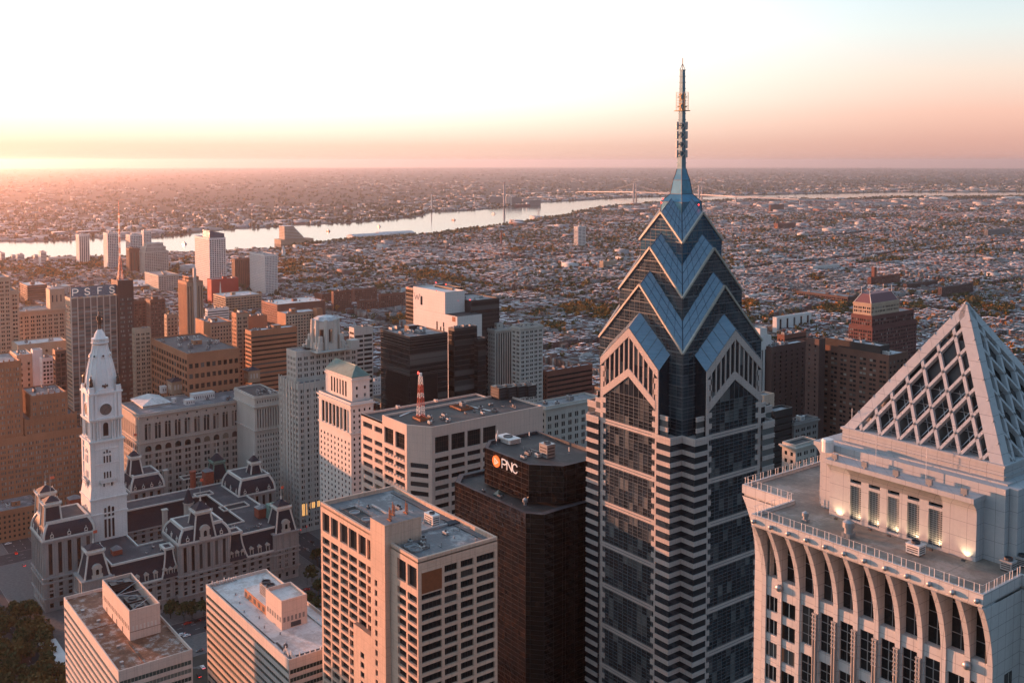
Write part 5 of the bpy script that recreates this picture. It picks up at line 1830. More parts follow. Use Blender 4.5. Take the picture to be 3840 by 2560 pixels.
 # oval lucarnes
 def luc_mesh(side):
  u, n = Face.DIR[side]
  mb = MB()
  P = lambda t, d, z: (u[0] * t + n[0] * d, u[1] * t + n[1] * d, z)
  k = 10
  for r0, r1, d0, d1 in ((.75, 1.15, .1, .5),):
   R0 = [(r1 * math.cos(2 * math.pi * i / k), r1 * 1.15 * math.sin(2 * math.pi * i / k)) for i in range(k)]
   R1 = [(r0 * math.cos(2 * math.pi * i / k), r0 * 1.15 * math.sin(2 * math.pi * i / k)) for i in range(k)]
   mb.loft([[P(a, -1.2, b) for a, b in R0], [P(a, d1, b) for a, b in R0], [P(a, d1, b) for a, b in R1], [P(a, d0, b) for a, b in R1]], 0, cap=False)
   mb.face([P(a, d0, b) for a, b in R1], 1)
  for t in (-.8, .8): mb.tube(P(t, .1, -1.7), P(t, .1, -.6), .3, 5)
  mb.tube(P(0, .1, 1.2), P(0, .1, 2.6), .22, 5)
  me = bpy.data.meshes.new('lucarne')
  me.from_pydata(mb.v, [], mb.f)
  me.materials.append(MATS['white_trim']); me.materials.append(MATS['dark_glass'])
  me.polygons.foreach_set('material_index', mb.m)
  return me
 UW, UN = luc_mesh('W'), luc_mesh('N')
 # ---- pavilion with a bell-shaped roof and flat deck
 def pavilion(x0, y0, x1, y1, zw, zt, depth, nl_w=3, nl_n=3, wins=True):
  mb, wns = MB(), []
  zz_ = [q for q in zs] + ([(ze + 1.5, zw - 2.5)] if zw - ze > 6 else [])
  nW, nN = max(3, int((y1 - y0) / 5.5)), max(3, int((x1 - x0) / 5.5))
  Face(mb, wns, (x0, y1), 'W', y1 - y0, 0, zw, grouped(y1 - y0, nW, 1, .4, 0, 1.2), zz_, .6)
  Face(mb, wns, (x0, y1), 'N', x1 - x0, 0, zw, grouped(x1 - x0, nN, 1, .4, 0, 1.2), zz_, .6)
  mb.face([(x1, y0, 0), (x1, y1, 0), (x1, y1, zw), (x1, y0, zw)]); mb.face([(x0, y0, 0), (x1, y0, 0), (x1, y0, zw), (x0, y0, zw)])
  for i in range(nW + 1):
   t = y1 - 1.2 - (y1 - y0 - 2.4) * i / nW
   mb.box(x0 - .7, t - .5, 8, x0, t + .5, zw - 1)
  for i in range(nN + 1):
   t = x0 + 1.2 + (x1 - x0 - 2.4) * i / nN
   mb.box(t - .5, y1, 8, t + .5, y1 + .7, zw - 1)
  for z in (8.6, 19.2, ze - 1, zw - 1.1):
   mb.box(x0 - 1.2, y0 - 1.2, z, x0, y1 + 1.2, z + 1.0); mb.box(x0, y1, z, x1 + 1.2, y1 + 1.2, z + 1.0)
  mb.build('pavilion_wall', 'grey_stone', root)
  emit(root, wns, 'dark_glass', 'dark_mullion', 1, 1, 14, 'pavilion_window')
  n = 8
  prf = [(depth * (1 - math.cos(math.pi / 2 * i / n)), zw + (zt - zw) * math.sin(math.pi / 2 * i / n) if False else zw + (zt - zw) * i / n) for i in range(n + 1)]
  prf = [(depth * (i / n) ** 2.2, zw + (zt - zw) * i / n) for i in range(n + 1)]
  mb = MB()
  mb.loft([[(x0 + d, y0 + d, z), (x1 - d, y0 + d, z), (x1 - d, y1 - d, z), (x0 + d, y1 - d, z)] for d, z in prf])
  mb.build('pavilion_roof', 'slate', root)
  mb = MB()
  hips(mb, x0, y0, x1, y1, prf, 1.9)
  # white spandrel filling under the cornice: deep cove
  cornice(mb, x0 + depth, y0 + depth, x1 - depth, y1 - depth, zt - .9, .9, 2.0)
  cornice(mb, x0 + depth, y0 + depth, x1 - depth, y1 - depth, zt - 2.0, .3, 1.1)
  cornice(mb, x0, y0, x1, y1, zw - .2, .8, .9)
  mb.build('pavilion_trim', 'white_trim', root)
  mb = MB(); q = depth - .2
  mb.face([(x0 + q, y0 + q, zt + .5), (x1 - q, y0 + q, zt + .5), (x1 - q, y1 - q, zt + .5), (x0 + q, y1 - q, zt + .5)]); mb.build('pavilion_deck', 'roof_slate', root)
  zl_ = zw + 2.6
  for i in range(nl_w): link_copy(UW, 'lucarne', (x0 + .25, y1 - (y1 - y0) * (i + .5) / nl_w, zl_), root)
  for i in range(nl_n): link_copy(UN, 'lucarne', (x0 + (x1 - x0) * (i + .5) / nl_n, y1 - .25, zl_), root)
 # ---- steep roof tower with cornice, cap and finial
 def steep(cx, cy, s0, s1, z0, z1, zc, zf, trim='white_trim', big_dormer=None, flag=None, slate='slate'):
  mb = MB()
  mb.loft([[(cx + a * s, cy + b * s, z) for a, b in ((-1, -1), (1, -1), (1, 1), (-1, 1))] for s, z in ((s0, z0), (s1, z1))])
  mb.build('steep_roof', slate, root)
  mb = MB()
  for a, b in ((-1, -1), (1, -1), (1, 1), (-1, 1)): mb.tube((cx + a * s0, cy + b * s0, z0), (cx + a * s1, cy + b * s1, z1), .62, 5)
  for (e, za, zb_) in ((.1, z1 - .2, z1 + .9), (.9, z1 + .9, z1 + 1.6), (1.3, z1 + 1.6, z1 + 2.1)): mb.box(cx - s1 - e, cy - s1 - e, za, cx + s1 + e, cy + s1 + e, zb_)
  for i in range(7):
   t = -s1 + 2 * s1 * i / 6
   mb.box(cx - s1 - .8, cy + t - .2, z1 + .3, cx - s1, cy + t + .2, z1 + .9); mb.box(cx + t - .2, cy + s1, z1 + .3, cx + t + .2, cy + s1 + .8, z1 + .9)
  for a, b in ((-1, -1), (1, -1), (1, 1), (-1, 1)): mb.lathe(cx + a * (s1 + .9), cy + b * (s1 + .9), [(.4, z1 + 2.1), (.5, z1 + 2.8), (.1, z1 + 3.6)], 6)
  mb.box(cx - s1 + .3, cy - s1 + .3, z1 + 2.1, cx + s1 - .3, cy + s1 - .3, z1 + 3.2)
  mb.build('tower_trim', trim, root)
  mb = MB()
  mb.loft([[(cx + a * s, cy + b * s, z) for a, b in ((-1, -1), (1, -1), (1, 1), (-1, 1))] for s, z in ((s1 + .25, z1 + 3.2), (.35, zc))])
  mb.build('cap_roof', slate, root)
  mb = MB()
  mb.lathe(cx, cy, [(.5, zc - .4), (.75, zc + .5), (.3, zc + 1.2), (.55, zc + 1.9), (.16, zc + 2.6), (.1, zf)], 8)
  mb.build('finial', 'white_trim', root)
  if flag:
   mb = MB()
   n = 6
   zf_ = zf - (3.4 if flag != 'flag_low' else 5)
   top = [(cx + .1 + i * .8 * .61, cy + i * .8 * -.8 + math.sin(i) * .12, zf_ + 2.1 - i * .18) for i in range(n)]
   mb.loft([top, [(x, y, z - 1.9) for x, y, z in top]], closed=False, cap=False)
   fl = mb.build('flag', 'flag_red', None, (cx, cy, zf_))
   tag(fl, flag, 'flag', 'flags on the city hall roof towers')
  if big_dormer:
   side, d = big_dormer
   u, n = Face.DIR[side]
   mb = MB()
   def bx(t0, t1, d0, d1, za, zb_, m=0):
    p = (cx + u[0] * t0 + n[0] * (s0 + d0), cy + u[1] * t0 + n[1] * (s0 + d0)); q = (cx + u[0] * t1 + n[0] * (s0 + d1), cy + u[1] * t1 + n[1] * (s0 + d1))
    mb.box(p[0], p[1], za, q[0], q[1], zb_, m)
   k = d
   bx(-2.6 * k, 2.6 * k, -3.5, .6, z0, z0 + 6.2 * k)
   bx(-3.3 * k, 3.3 * k, -2.5, .9, z0, z0 + 2.2 * k)
   bx(-3.0 * k, 3.0 * k, -3.5, .95, z0 + 6.2 * k, z0 + 6.9 * k)
   P = lambda t, dd, z: (cx + u[0] * t + n[0] * (s0 + dd), cy + u[1] * t + n[1] * (s0 + dd), z)
   arc = [(2.8 * k * math.cos(math.pi * i / 8), 1.9 * k * math.sin(math.pi * i / 8)) for i in range(9)]
   mb.loft([[P(a, .85, z0 + 6.9 * k + b) for a, b in arc], [P(a, -4, z0 + 6.9 * k + b) for a, b in arc]])
   for t in (-1.7, 1.7): bx((t - .35) * k, (t + .35) * k, .6, 1.0, z0 + 1.5 * k, z0 + 6.2 * k)
   arch_pane(mb, side, cx + n[0] * (s0 + .62), cy + n[1] * (s0 + .62), 0, z0 + 1.2 * k, z0 + 5.8 * k, 1.9 * k, True, .3, .05, 1, 0)
   mb.build('roof_gable', ['limestone', 'dark_glass'], root)
 # west centre pavilion + its steep tower
 xw = X0 - 4
 yA, yB = planeX(xw, 672, 2043).y, planeX(xw, 862, 2043).y
 zw, zt = planeX(xw, 690, 2040).z, planeX(xw + 5, 692, 1982).z
 pavilion(xw, yB, X0 + 27, yA, zw, zt, 4.2, 3, 3)
 c = planeX(xw, 757, 1990)
 ym = (yA + yB) / 2
 z1 = planeX(xw + 5, 745, 1925).z; zc = planeX(xw + 6, 748, 1879).z; zf = planeX(xw + 6, 749, 1790).z
 steep(xw + 7.2, ym, 7.6, 5.0, zw, z1, zc, zf, 'white_trim', ('W', 1.15), 'small red flag flying over the west centre pavilion of city hall')
 # lower wings flanking it (raised decks)
 for (pa, pb, py_) in ((602, 672, 2035), (848, 925, 1962)):
  ya, yb = planeX(X0, pa, py_).y, planeX(X0, pb, py_).y
  mb = MB()
  mansard(mb, X0 - 1.5, min(ya, yb), X0 + 14, max(ya, yb), ze, zr + 3.2, 3.6)
  mb.build('mansard_roof', 'slate', root)
  mb = MB()
  cornice(mb, X0 + 2, min(ya, yb) + 3.4, X0 + 10.5, max(ya, yb) - 3.4, zr + 2.4, .8, 1.6)
  hips(mb, X0 - 1.5, min(ya, yb), X0 + 14, max(ya, yb), profile(ze, zr + 3.2, 3.6), 1.2)
  mb.build('roof_trim', 'white_trim', root)
  dorm('W', [(X0 - .2, min(ya, yb) + (max(ya, yb) - min(ya, yb)) * f) for f in (.22, .5, .78)], ze + 1.0)
 # NW and SW corner pavilions
 def corner(pc, py_b, py_t, py_c, py_f, xx, sgn, flag, lab=None):
  q = planeX(xx, pc, py_b)
  cy = q.y
  s0 = 7.6
  cx = xx + s0
  z0, z1 = planeX(xx, pc, py_b).z, planeX(xx + 3, pc, py_t).z
  zc, zf = planeX(xx + s0, pc, py_c).z, planeX(xx + s0, pc, py_f).z
  mb, wns = MB(), []
  e = 9.0
  Face(mb, wns, (xx - 1, cy + e), 'W', 2 * e, 0, z0, grouped(2 * e, 3, 1, .36, 0, .8), zs, .7)
  Face(mb, wns, (xx - 1, cy + e), 'N', 2 * e, 0, z0, grouped(2 * e, 3, 1, .36, 0, .8), zs, .7)
  mb.face([(xx - 1, cy - e, 0), (xx - 1 + 2 * e, cy - e, 0), (xx - 1 + 2 * e, cy - e, z0), (xx - 1, cy - e, z0)])
  mb.face([(xx - 1 + 2 * e, cy - e, 0), (xx - 1 + 2 * e, cy + e, 0), (xx - 1 + 2 * e, cy + e, z0), (xx - 1 + 2 * e, cy - e, z0)])
  mb.face([(xx - 1, cy - e, z0), (xx - 1 + 2 * e, cy - e, z0), (xx - 1 + 2 * e, cy + e, z0), (xx - 1, cy + e, z0)])
  for i in range(4):
   for dt in (-.5, .5):
    t = cy + e - .8 - (2 * e - 1.6) * i / 3 + dt
    mb.box(xx - 1.8, t - .35, 6, xx - 1, t + .35, z0 - .8)
    t = xx - 1 + .8 + (2 * e - 1.6) * i / 3 + dt
    mb.box(t - .35, cy + e, 6, t + .35, cy + e + .8, z0 - .8)
  for z in (8.6, 19.2, ze - 1, z0 - .9): mb.box(xx - 2.2, cy - e - 1.2, z, xx - 1, cy + e + 1.2, z + .9); mb.box(xx - 1, cy + e, z, xx + 2 * e, cy + e + 1.2, z + .9)
  mb.build('corner_wall', 'grey_stone', root)
  emit(root, wns, 'dark_glass', 'dark_mullion', 1, 1, 18, 'pavilion_window')
  steep(cx, cy, s0, 4.7, z0, z1, zc, zf, 'white_trim', ('W', 1.0), flag)
 corner(365, 2165, 2075, 2030, 1978, X0, 1, 'orange and white flag flying over the near corner tower of city hall')
 corner(1072, 1992, 1910, 1865, 1812, X0, 1, 'small flag flying over the far corner tower beside the street crossing')
 # dormers along the two halves of the west front and north front
 for (pa, pb, n) in ((425, 600, 5), (930, 1050, 4)):
  ya, yb = planeX(X0, pa, 2060).y, planeX(X0, pb, 2060).y
  dorm('W', [(X0 + .8, ya + (yb - ya) * (i + .5) / n) for i in range(n)], ze + .6)
 # south-east and east pavilions (seen over the roofs)
 def px_pav(p_nw, px_l, px_r, py_w, py_t, D, ln, lw, zc_py=None):
  pass
 # south pavilion (behind the yard, right): roof deck and steep tower
 q = atz(907, 1845, zr + 6)
 S = at(907, 1828, fdist((cx0 + 14, Y0 + 22)))
 zt_s, zw_s = None, None
 pnw = at(905, 1800, 770)
 zt_s = pnw.z
 LNs = reach(pnw, 1, 0, 855); LWs = reach(pnw, 0, -1, 1008)
 zw_s = at(903, 1856, 769).z
 # its roof box as measured: north-west corner pnw
 pavilion(pnw.x - 3.5, pnw.y - LWs - 3.5, pnw.x + LNs + 3.5, pnw.y + 3.5, zw_s, zt_s, 3.8, 3, 3)
 tw = at(953, 1782, fdist((pnw.x + LNs * .5, pnw.y - LWs * .55)))
 steep(tw.x, tw.y, 4.6, 3.2, zt_s + .5, at(953, 1740, fdist(tw)).z, at(957, 1705, fdist(tw)).z, at(958, 1645, fdist(tw)).z, 'white_trim')
 # small annex deck in front of it
 # east pavilion behind the clock tower (right of it)
 pe = at(500, 1790, 790)
 pe_w, pe_t = at(500, 1830, 790).z, at(500, 1790, 790).z
 pavilion(pe.x - 3, pe.y - reach(pe, 0, -1, 596) - 3, pe.x + 24, pe.y + 3, pe_w - 2, pe_t, 3.4, 4, 3)
 tw = at(504, 1760, 800)
 steep(tw.x, tw.y, 5.2, 3.4, pe_t + .4, at(504, 1720, 800).z, at(504, 1688, 800).z, at(502, 1620, 800).z, 'white_trim', None, 'pink flag flying over the roof tower behind the clock tower')
 tg = at(815, 1790, 830)
 steep(tg.x, tg.y, 6.8, 4.4, at(815, 1788, 830).z, at(815, 1735, 830).z, at(814, 1697, 830).z, at(814, 1650, 830).z, 'verdigris')
 tg = planeX(X0 + 24, 1020, 1935)
 mb = MB()
 mb.loft([[(tg.x + a * s, tg.y + b * s, z) for a, b in ((-1, -1), (1, -1), (1, 1), (-1, 1))] for s, z in ((4.2, zr - 1), (3.2, zr + 9))])
 mb.box(tg.x - 3.5, tg.y - 3.5, zr + 9, tg.x + 3.5, tg.y + 3.5, zr + 9.8); mb.build('copper_lantern', 'verdigris', root)
 # north centre pavilion in front of the clock tower
 xn, yn = 700.0, -150.0
 za = atz(0, 0, 0) if False else None
 pn = at(180, 1980, 650)
 pz_t = at(182, 1964, 652).z; pz_w = at(178, 2026, 650).z
 pN = atz(178, 1962, pz_t)
 Ln_ = 30.0
 Lw_ = reach(pN, 0, -1, 336)
 pavilion(pN.x - 3.6, pN.y - Lw_ - 2, pN.x + Ln_, pN.y + 3.6, pz_w, pz_t, 3.6, 3, 3)
 t1 = planeX(pN.x + 5, 193, 1950)
 def on(px_, py_, t): return at(px_, py_, fdist(t)).z
 steep(t1.x + 1, t1.y, 6.2, 4.6, pz_w, on(193, 1893, t1), on(191, 1858, t1), on(190, 1780, t1), 'white_trim', None, 'red flag flying over the nearer of the two north roof towers')
 t2 = at(172, 1900, fdist(t1) + 22)
 steep(t2.x, t2.y, 6.2, 5.0, pz_w, on(172, 1853, t2), on(173, 1818, t2), on(173, 1768, t2), 'white_trim')
 # deck block between the north pavilion and the corner tower
 d0 = planeX(pN.x - 8, 222, 2014)
 q0 = atz(222, 2012, zr + 4)
 lw_ = reach(q0, 0, -1, 410)
 mb = MB(); mansard(mb, q0.x - 3.4, q0.y - lw_ - 2, q0.x + 14, q0.y + 3.4, ze, zr + 4, 3.4); mb.build('mansard_roof', 'slate', root)
 mb = MB(); cornice(mb, q0.x, q0.y - lw_ + 1.4, q0.x + 10.6, q0.y, zr + 3.2, .8, 1.6); hips(mb, q0.x - 3.4, q0.y - lw_ - 2, q0.x + 14, q0.y + 3.4, profile(ze, zr + 4, 3.4), 1.2)
 mb.build('roof_trim', 'white_trim', root)
 mb = MB(); mb.box(q0.x - 3.4, q0.y - lw_ - 2, 0, q0.x + 14, q0.y + 3.4, ze - .02); mb.build('wing_wall', 'grey_stone', root)
 # brick stacks and a pointed turret
 for (px_, py_b, py_t, w_, pyr, rnd) in ((981, 1935, 1893, 4.0, 1, 0), (724, 1830, 1765, 2.3, 0, 1), (780, 1812, 1758, 3.6, 1, 0), (279, 1885, 1858, 4.2, 1, 0), (437, 2075, 2048, 3.0, 1, 0)):
  w0 = atz(px_, py_b, zr)
  zt_ = at(px_, py_t, fdist(w0)).z
  mb = MB()
  if rnd: mb.lathe(w0.x, w0.y, [(w_, zr - 2), (w_, zt_ - 1), (w_ * 1.15, zt_ - 1), (w_ * 1.15, zt_)], 12)
  else:
   mb.box(w0.x - w_, w0.y - w_, zr - 2, w0.x + w_, w0.y + w_, zt_ - 1.5)
   mb.loft([[(w0.x + a * s, w0.y + b * s, z) for a, b in ((-1, -1), (1, -1), (1, 1), (-1, 1))] for s, z in ((w_ + .3, zt_ - 1.5), (.2, zt_ + 1))], 1)
  mb.build('brick_stack', ['brick_red', 'roof_grey'], root)
 w0 = atz(707, 1890, zr);
 zt_ = at(707, 1835, fdist(w0)).z
 mb = MB(); mb.lathe(w0.x, w0.y, [(3.6, zr - 12), (3.6, zr + 1), (4.2, zr + 1), (4.2, zr + 1.8)], 10, 0); mb.lathe(w0.x, w0.y, [(3.9, zr + 1.8), (2.6, zr + 6), (.5, zt_)], 10, 1); mb.lathe(w0.x, w0.y, [(.5, zt_), (.8, zt_ + 1), (.2, zt_ + 2), (.4, zt_ + 3), (.05, zt_ + 5)], 8, 0)
 mb.build('turret', ['limestone', 'slate'], root)
 for (px_, py_) in ((620, 1785), (618, 1935)):
  w0 = atz(px_, py_, zr)
  mb = MB(); mb.box(w0.x - 1.6, w0.y - 1.6, ze, w0.x + 1.6, w0.y + 1.6, zr + 4.5); mb.box(w0.x - 2.1, w0.y - 2.1, zr + 4.5, w0.x + 2.1, w0.y + 2.1, zr + 5.4); mb.build('chimney', 'limestone', root)
 clutter(root, a[0] + 1, Y0 + 6, a[0] + 22, Y0 + 40, zr, 4, 21, .45)
 clutter(root, a[0] + 1, Y1 - 60, a[0] + 22, Y1 - 25, zr, 4, 22, .4)
plain('flag_red', (.6, .12, .06), rough=.8)
plain('pit_shade', (.02, .02, .022), rough=.9)
city_hall()
def clock_tower():
 Cn = at(338, 1876, 671)
 hx = 12.25
 cx, cy = Cn.x + hx, Cn.y - hx
 root = thing('clock_tower', 'pale marble clock tower with ribbed dome and bronze man on top', 'tower', (cx, cy, 0))
 zf = lambda y, d=671: at(338, y, d).z
 z_a, z_b, z_c, z_d, z_e, z_f = zf(1876), zf(1831), zf(1664), zf(1581), zf(1482), zf(1468)
 Dm = 690
 def shaft(mb, h0, h1, z0, z1, m=0):
  mb.loft([[(cx + a * h, cy + b * h, z) for a, b in ((-1, -1), (1, -1), (1, 1), (-1, 1))] for h, z in ((h0, z0), (h1, z1))], m)
 def band(mb, h, z0, z1): mb.box(cx - h, cy - h, z0, cx + h, cy + h, z1)
 base = MB()
 shaft(base, 12.25, 12.1, 0, z_a); band(base, 12.7, z_a - 11.5, z_a - 10.6); band(base, 12.8, z_a - 1, z_a)
 shaft(base, 12.1, 10.9, z_a, z_b)
 b_ = base.build('tower_base', 'tower_marble', root)
 mid = MB()
 shaft(mid, 10.7, 10.5, z_b, z_c - 1)
 for z in (z_b + (z_c - z_b) * .47, z_c - 6):
  band(mid, 10.95, z, z + .7)
 # corner piers
 for a in (-1, 1):
  for b in (-1, 1):
   mid.box(cx + a * 8.0, cy + b * 8.0, z_b, cx + a * 11.1, cy + b * 11.1, z_c - 1.2)
 for (e, z0, z1) in ((11.4, z_c - 1.2, z_c - .4), (12.0, z_c - .4, z_c + .6)): band(mid, e, z0, z1)
 m_ = mid.build('tower_shaft', 'tower_marble', root)
 bel = MB()
 shaft(bel, 8.9, 8.9, z_c + .6, z_d)
 for s in ('N', 'W', 'S', 'E'):
  u, n = Face.DIR[s]
  for t in (-9.8, -8.2, -5.6, -4.2, 4.2, 5.6, 8.2, 9.8):
   x, y = cx + u[0] * t + n[0] * 9.9, cy + u[1] * t + n[1] * 9.9
   bel.lathe(x, y, [(.78, z_c + 2.0), (.62, z_c + 3), (.56, z_d - 2.2), (.85, z_d - 1.4)], 8)
   bel.box(x - .85, y - .85, z_c + .6, x + .85, y + .85, z_c + 2.0)
  for i in range(9):
   t = -2.8 + .7 * i
   x, y = cx + u[0] * t + n[0] * 10.4, cy + u[1] * t + n[1] * 10.4
   bel.tube((x, y, z_c + .6), (x, y, z_c + 2.4), .2, 5)
  p, q = (cx - u[0] * 3.3 + n[0] * 10, cy - u[1] * 3.3 + n[1] * 10), (cx + u[0] * 3.3 + n[0] * 10.8, cy + u[1] * 3.3 + n[1] * 10.8)
  bel.box(p[0], p[1], z_c + 2.4, q[0], q[1], z_c + 2.9)
 for (e, z0, z1) in ((10.9, z_d - 1.4, z_d - .5), (11.4, z_d - .5, z_d + .5)): band(bel, e, z0, z1)
 e_ = bel.build('belfry', 'tower_marble', root)
 clk = MB()
 shaft(clk, 10.0, 9.8, z_d + .5, z_e)
 for s in ('N', 'W', 'S', 'E'):
  u, n = Face.DIR[s]
  for t in (-8.8, -6.4, 6.4, 8.8):
   x, y = cx + u[0] * t + n[0] * 10.2, cy + u[1] * t + n[1] * 10.2
   clk.box(x - .7, y - .7, z_d + .5, x + .7, y + .7, z_e - 1.5)
  arc = [(6.6 * math.cos(math.pi * i / 10), 4.2 * math.sin(math.pi * i / 10)) for i in range(11)]
  P = lambda t, d, z: (cx + u[0] * t + n[0] * d, cy + u[1] * t + n[1] * d, z)
  clk.loft([[P(a, 11.0, z_e - 1.2 + b) for a, b in arc], [P(a, 7, z_e - 1.2 + b) for a, b in arc]])
  arc2 = [(a * .86, b * .8) for a, b in arc]
 for (e, z0, z1) in ((10.7, z_e - 1.5, z_e - .6), (11.3, z_e - .6, z_e + .3)): band(clk, e, z0, z1)
 for a in (-1, 1):
  for b in (-1, 1):
   clk.box(cx + a * 7.3, cy + b * 7.3, z_e, cx + a * 10.6, cy + b * 10.6, z_e + 3.4)
   clk.lathe(cx + a * 8.9, cy + b * 8.9, [(1.7, z_e + 3.4), (1.9, z_e + 4), (1.5, z_e + 4.4)], 8)
 c_ = clk.build('clock_stage', 'white_marble', root)
 # clock faces
 for s in ('N', 'W', 'S', 'E'):
  u, n = Face.DIR[s]
  q = at(395, 1534, Dm) if True else None
  zc = at(396, 1534, fdist((cx - 10, cy))).z
  P = lambda t, d, z: (cx + u[0] * t + n[0] * d, cy + u[1] * t + n[1] * d, z)
  r = 4.0
  k = 28
  mb = MB()
  ring = [(math.cos(2 * math.pi * i / k), math.sin(2 * math.pi * i / k)) for i in range(k)]
  mb.loft([[P(a * r * 1.14, 9.9, zc + b * r * 1.14) for a, b in ring], [P(a * r * 1.14, 10.6, zc + b * r * 1.14) for a, b in ring], [P(a * r, 10.6, zc + b * r) for a, b in ring], [P(a * r, 10.3, zc + b * r) for a, b in ring]], 1, cap=False)
  mb.face([P(a * r, 10.3, zc + b * r) for a, b in ring], 0)
  for i in range(12):
   a = 2 * math.pi * i / 12
   mb.beam(P(math.sin(a) * r * .74, 10.4, zc + math.cos(a) * r * .74), P(math.sin(a) * r * .93, 10.4, zc + math.cos(a) * r * .93), .3, .1, up=(n[0], n[1], 0), m=2)
  mb.loft([[P(a * r * .64, 10.38, zc + b * r * .64) for a, b in ring], [P(a * r * .60, 10.38, zc + b * r * .60) for a, b in ring]], 2, cap=False)
  cf = mb.build('clock_face', ['clock_dial', 'white_marble', 'dark_steel'], root)
  # hands as read from outside: about ten past seven
  mb = MB()
  rd = -1 if s in ('N', 'E', 'S', 'W') and (u[0] * n[1] - u[1] * n[0]) > 0 else 1
  for ang, ln_, wd in ((math.radians(60), r * .82, .26), (math.radians(212), r * .58, .36)):
   mb.beam(P(-rd * math.sin(ang) * -.6 * 0, 10.48, zc), P(rd * math.sin(ang) * ln_, 10.48, zc + math.cos(ang) * ln_), wd, .08, up=(n[0], n[1], 0))
  mb.build('clock_hands', 'dark_steel', cf)
 # openings
 for s in ('N', 'W'):
  u, n = Face.DIR[s]
  def op(t, z0, z1, w_, d, ar=True, nm='window', par=m_):
   mb = MB()
   arch_pane(mb, s, cx + n[0] * d, cy + n[1] * d, t, z0, z1, w_, ar, .35, .1)
   mb.build(nm, ['dark_glass', 'tower_marble'], root)
  zh = lambda f: z_b + (z_c - z_b) * f
  for t in (-1.9, 0, 1.9):
   op(t, zh(.50), zh(.66), 1.05, 10.62, False); op(t, zh(.715), zh(.80) - abs(t) * .6, 1.05, 10.62, True)
   op(t, zh(.15), zh(.30), 1.1, 10.66, True)
   op(t * 1.35, z_a - 28, z_a - 15, 1.6, 12.26, False); op(t * 1.35, z_a - 13.5, z_a - 6 - abs(t) * .5, 1.6, 12.2, True)
  for t in (-2.6, 2.6): op(t, z_b - 4, z_b + 2.4, 1.1, 11.0, False)
  op(0, z_c + 2.9, z_d - 3.0, 3.6, 8.95, True, 'belfry_arch', e_)
  mb = MB()      # balcony on brackets
  P = lambda t, d, z: (cx + u[0] * t + n[0] * d, cy + u[1] * t + n[1] * d, z)
  zb_ = zh(.06)
  p, q = P(-5.4, 10.7, zb_), P(5.4, 12.8, zb_ + .6); mb.box(*p, *q)
  p, q = P(-5.4, 12.4, zb_ + 1.9), P(5.4, 12.9, zb_ + 2.3); mb.box(*p, *q)
  for i in range(15):
   c = P(-5.2 + i * .743, 12.65, zb_ + .6); mb.tube(c, (c[0], c[1], zb_ + 1.9), .2, 5)
  for t in (-5.4, 5.0):
   p, q = P(t, 10.7, zb_), P(t + .4, 12.8, zb_ + 2.3); mb.box(*p, *q)
  for t in (-4, -1.3, 1.3, 4):
   p, q = P(t - .4, 10.7, zb_ - 1.8), P(t + .4, 12.2, zb_); mb.box(*p, *q)
  mb.build('balcony', 'tower_marble', root)
 # dome: eight-sided, convex, with ribs and portholes
 zD0, zD1 = z_f, zf(1308)
 prof = [(10.2, zD0), (10.1, zD0 + 2.5), (9.9, zD0 + 5.5), (9.4, zD0 + 9), (8.7, zD0 + 13), (7.8, zD0 + 17), (6.8, zD0 + 21), (5.9, zD0 + 24.5), (5.2, zD1 - 2.5), (4.8, zD1)]
 k_ = (zD1 - zD0) / 29.9
 prof = [(r, zD0 + (z - zD0) * (1 if z in (zD1, zD1 - 2.5) else k_)) for r, z in prof]
 dome = MB(); dome.lathe(cx, cy, [(10.6, z_e), (10.6, zD0)] + prof, 16, rot=math.pi / 16)
 d_ = dome.build('dome', 'white_marble', root)
 rb = MB()
 for k in range(16):
  a = math.pi / 16 + 2 * math.pi * k / 16
  pts = [(cx + (r + .1) * math.cos(a), cy + (r + .1) * math.sin(a), z) for r, z in prof]
  for p, q in zip(pts, pts[1:]): rb.tube(p, q, .42 if k % 2 == 0 else .28, 5)
 for f in (.12, .24, .36, .48, .60):
  i = f * (len(prof) - 1); i0 = int(i)
  r = prof[i0][0] + (prof[i0 + 1][0] - prof[i0][0]) * (i - i0); z = prof[i0][1] + (prof[i0 + 1][1] - prof[i0][1]) * (i - i0)
  for k in range(16):
   a, b = math.pi / 16 + 2 * math.pi * k / 16, math.pi / 16 + 2 * math.pi * (k + 1) / 16
   rb.tube((cx + (r + .03) * math.cos(a), cy + (r + .03) * math.sin(a), z), (cx + (r + .03) * math.cos(b), cy + (r + .03) * math.sin(b), z), .16, 4)
 rb.build('dome_ribs', 'white_marble', root)
 mb = MB()
 i0 = 6
 for k in range(8):
  a = math.pi / 8 * (2 * k)
  r, z = prof[6][0] + .25, prof[6][1] + 1.5
  c = Vector((cx + r * math.cos(a), cy + r * math.sin(a), z)); o = Vector((math.cos(a), math.sin(a), .25)).normalized()
  mb.tube(c - o * .4, c + o * .35, 1.25, 10, 1); mb.tube(c + o * .34, c + o * .4, .8, 10, 0)
 mb.build('porthole', ['dark_glass', 'white_marble'], root)
 ga = MB()
 zg0, zg1 = zf(1306), zf(1283)
 ga.lathe(cx, cy, [(4.8, zg0), (5.9, zg0 + .8), (5.9, zg0 + 1.5), (4.4, zg0 + 1.6), (4.4, zg1 - .6), (5.6, zg1 - .6), (5.6, zg1), (4.2, zg1)], 16)
 for k in range(16):
  a = 2 * math.pi * k / 16
  ga.tube((cx + 5.4 * math.cos(a), cy + 5.4 * math.sin(a), zg0 + 1.5), (cx + 5.4 * math.cos(a), cy + 5.4 * math.sin(a), zg1 - .6), .3, 5)
 zl1 = zf(1249)
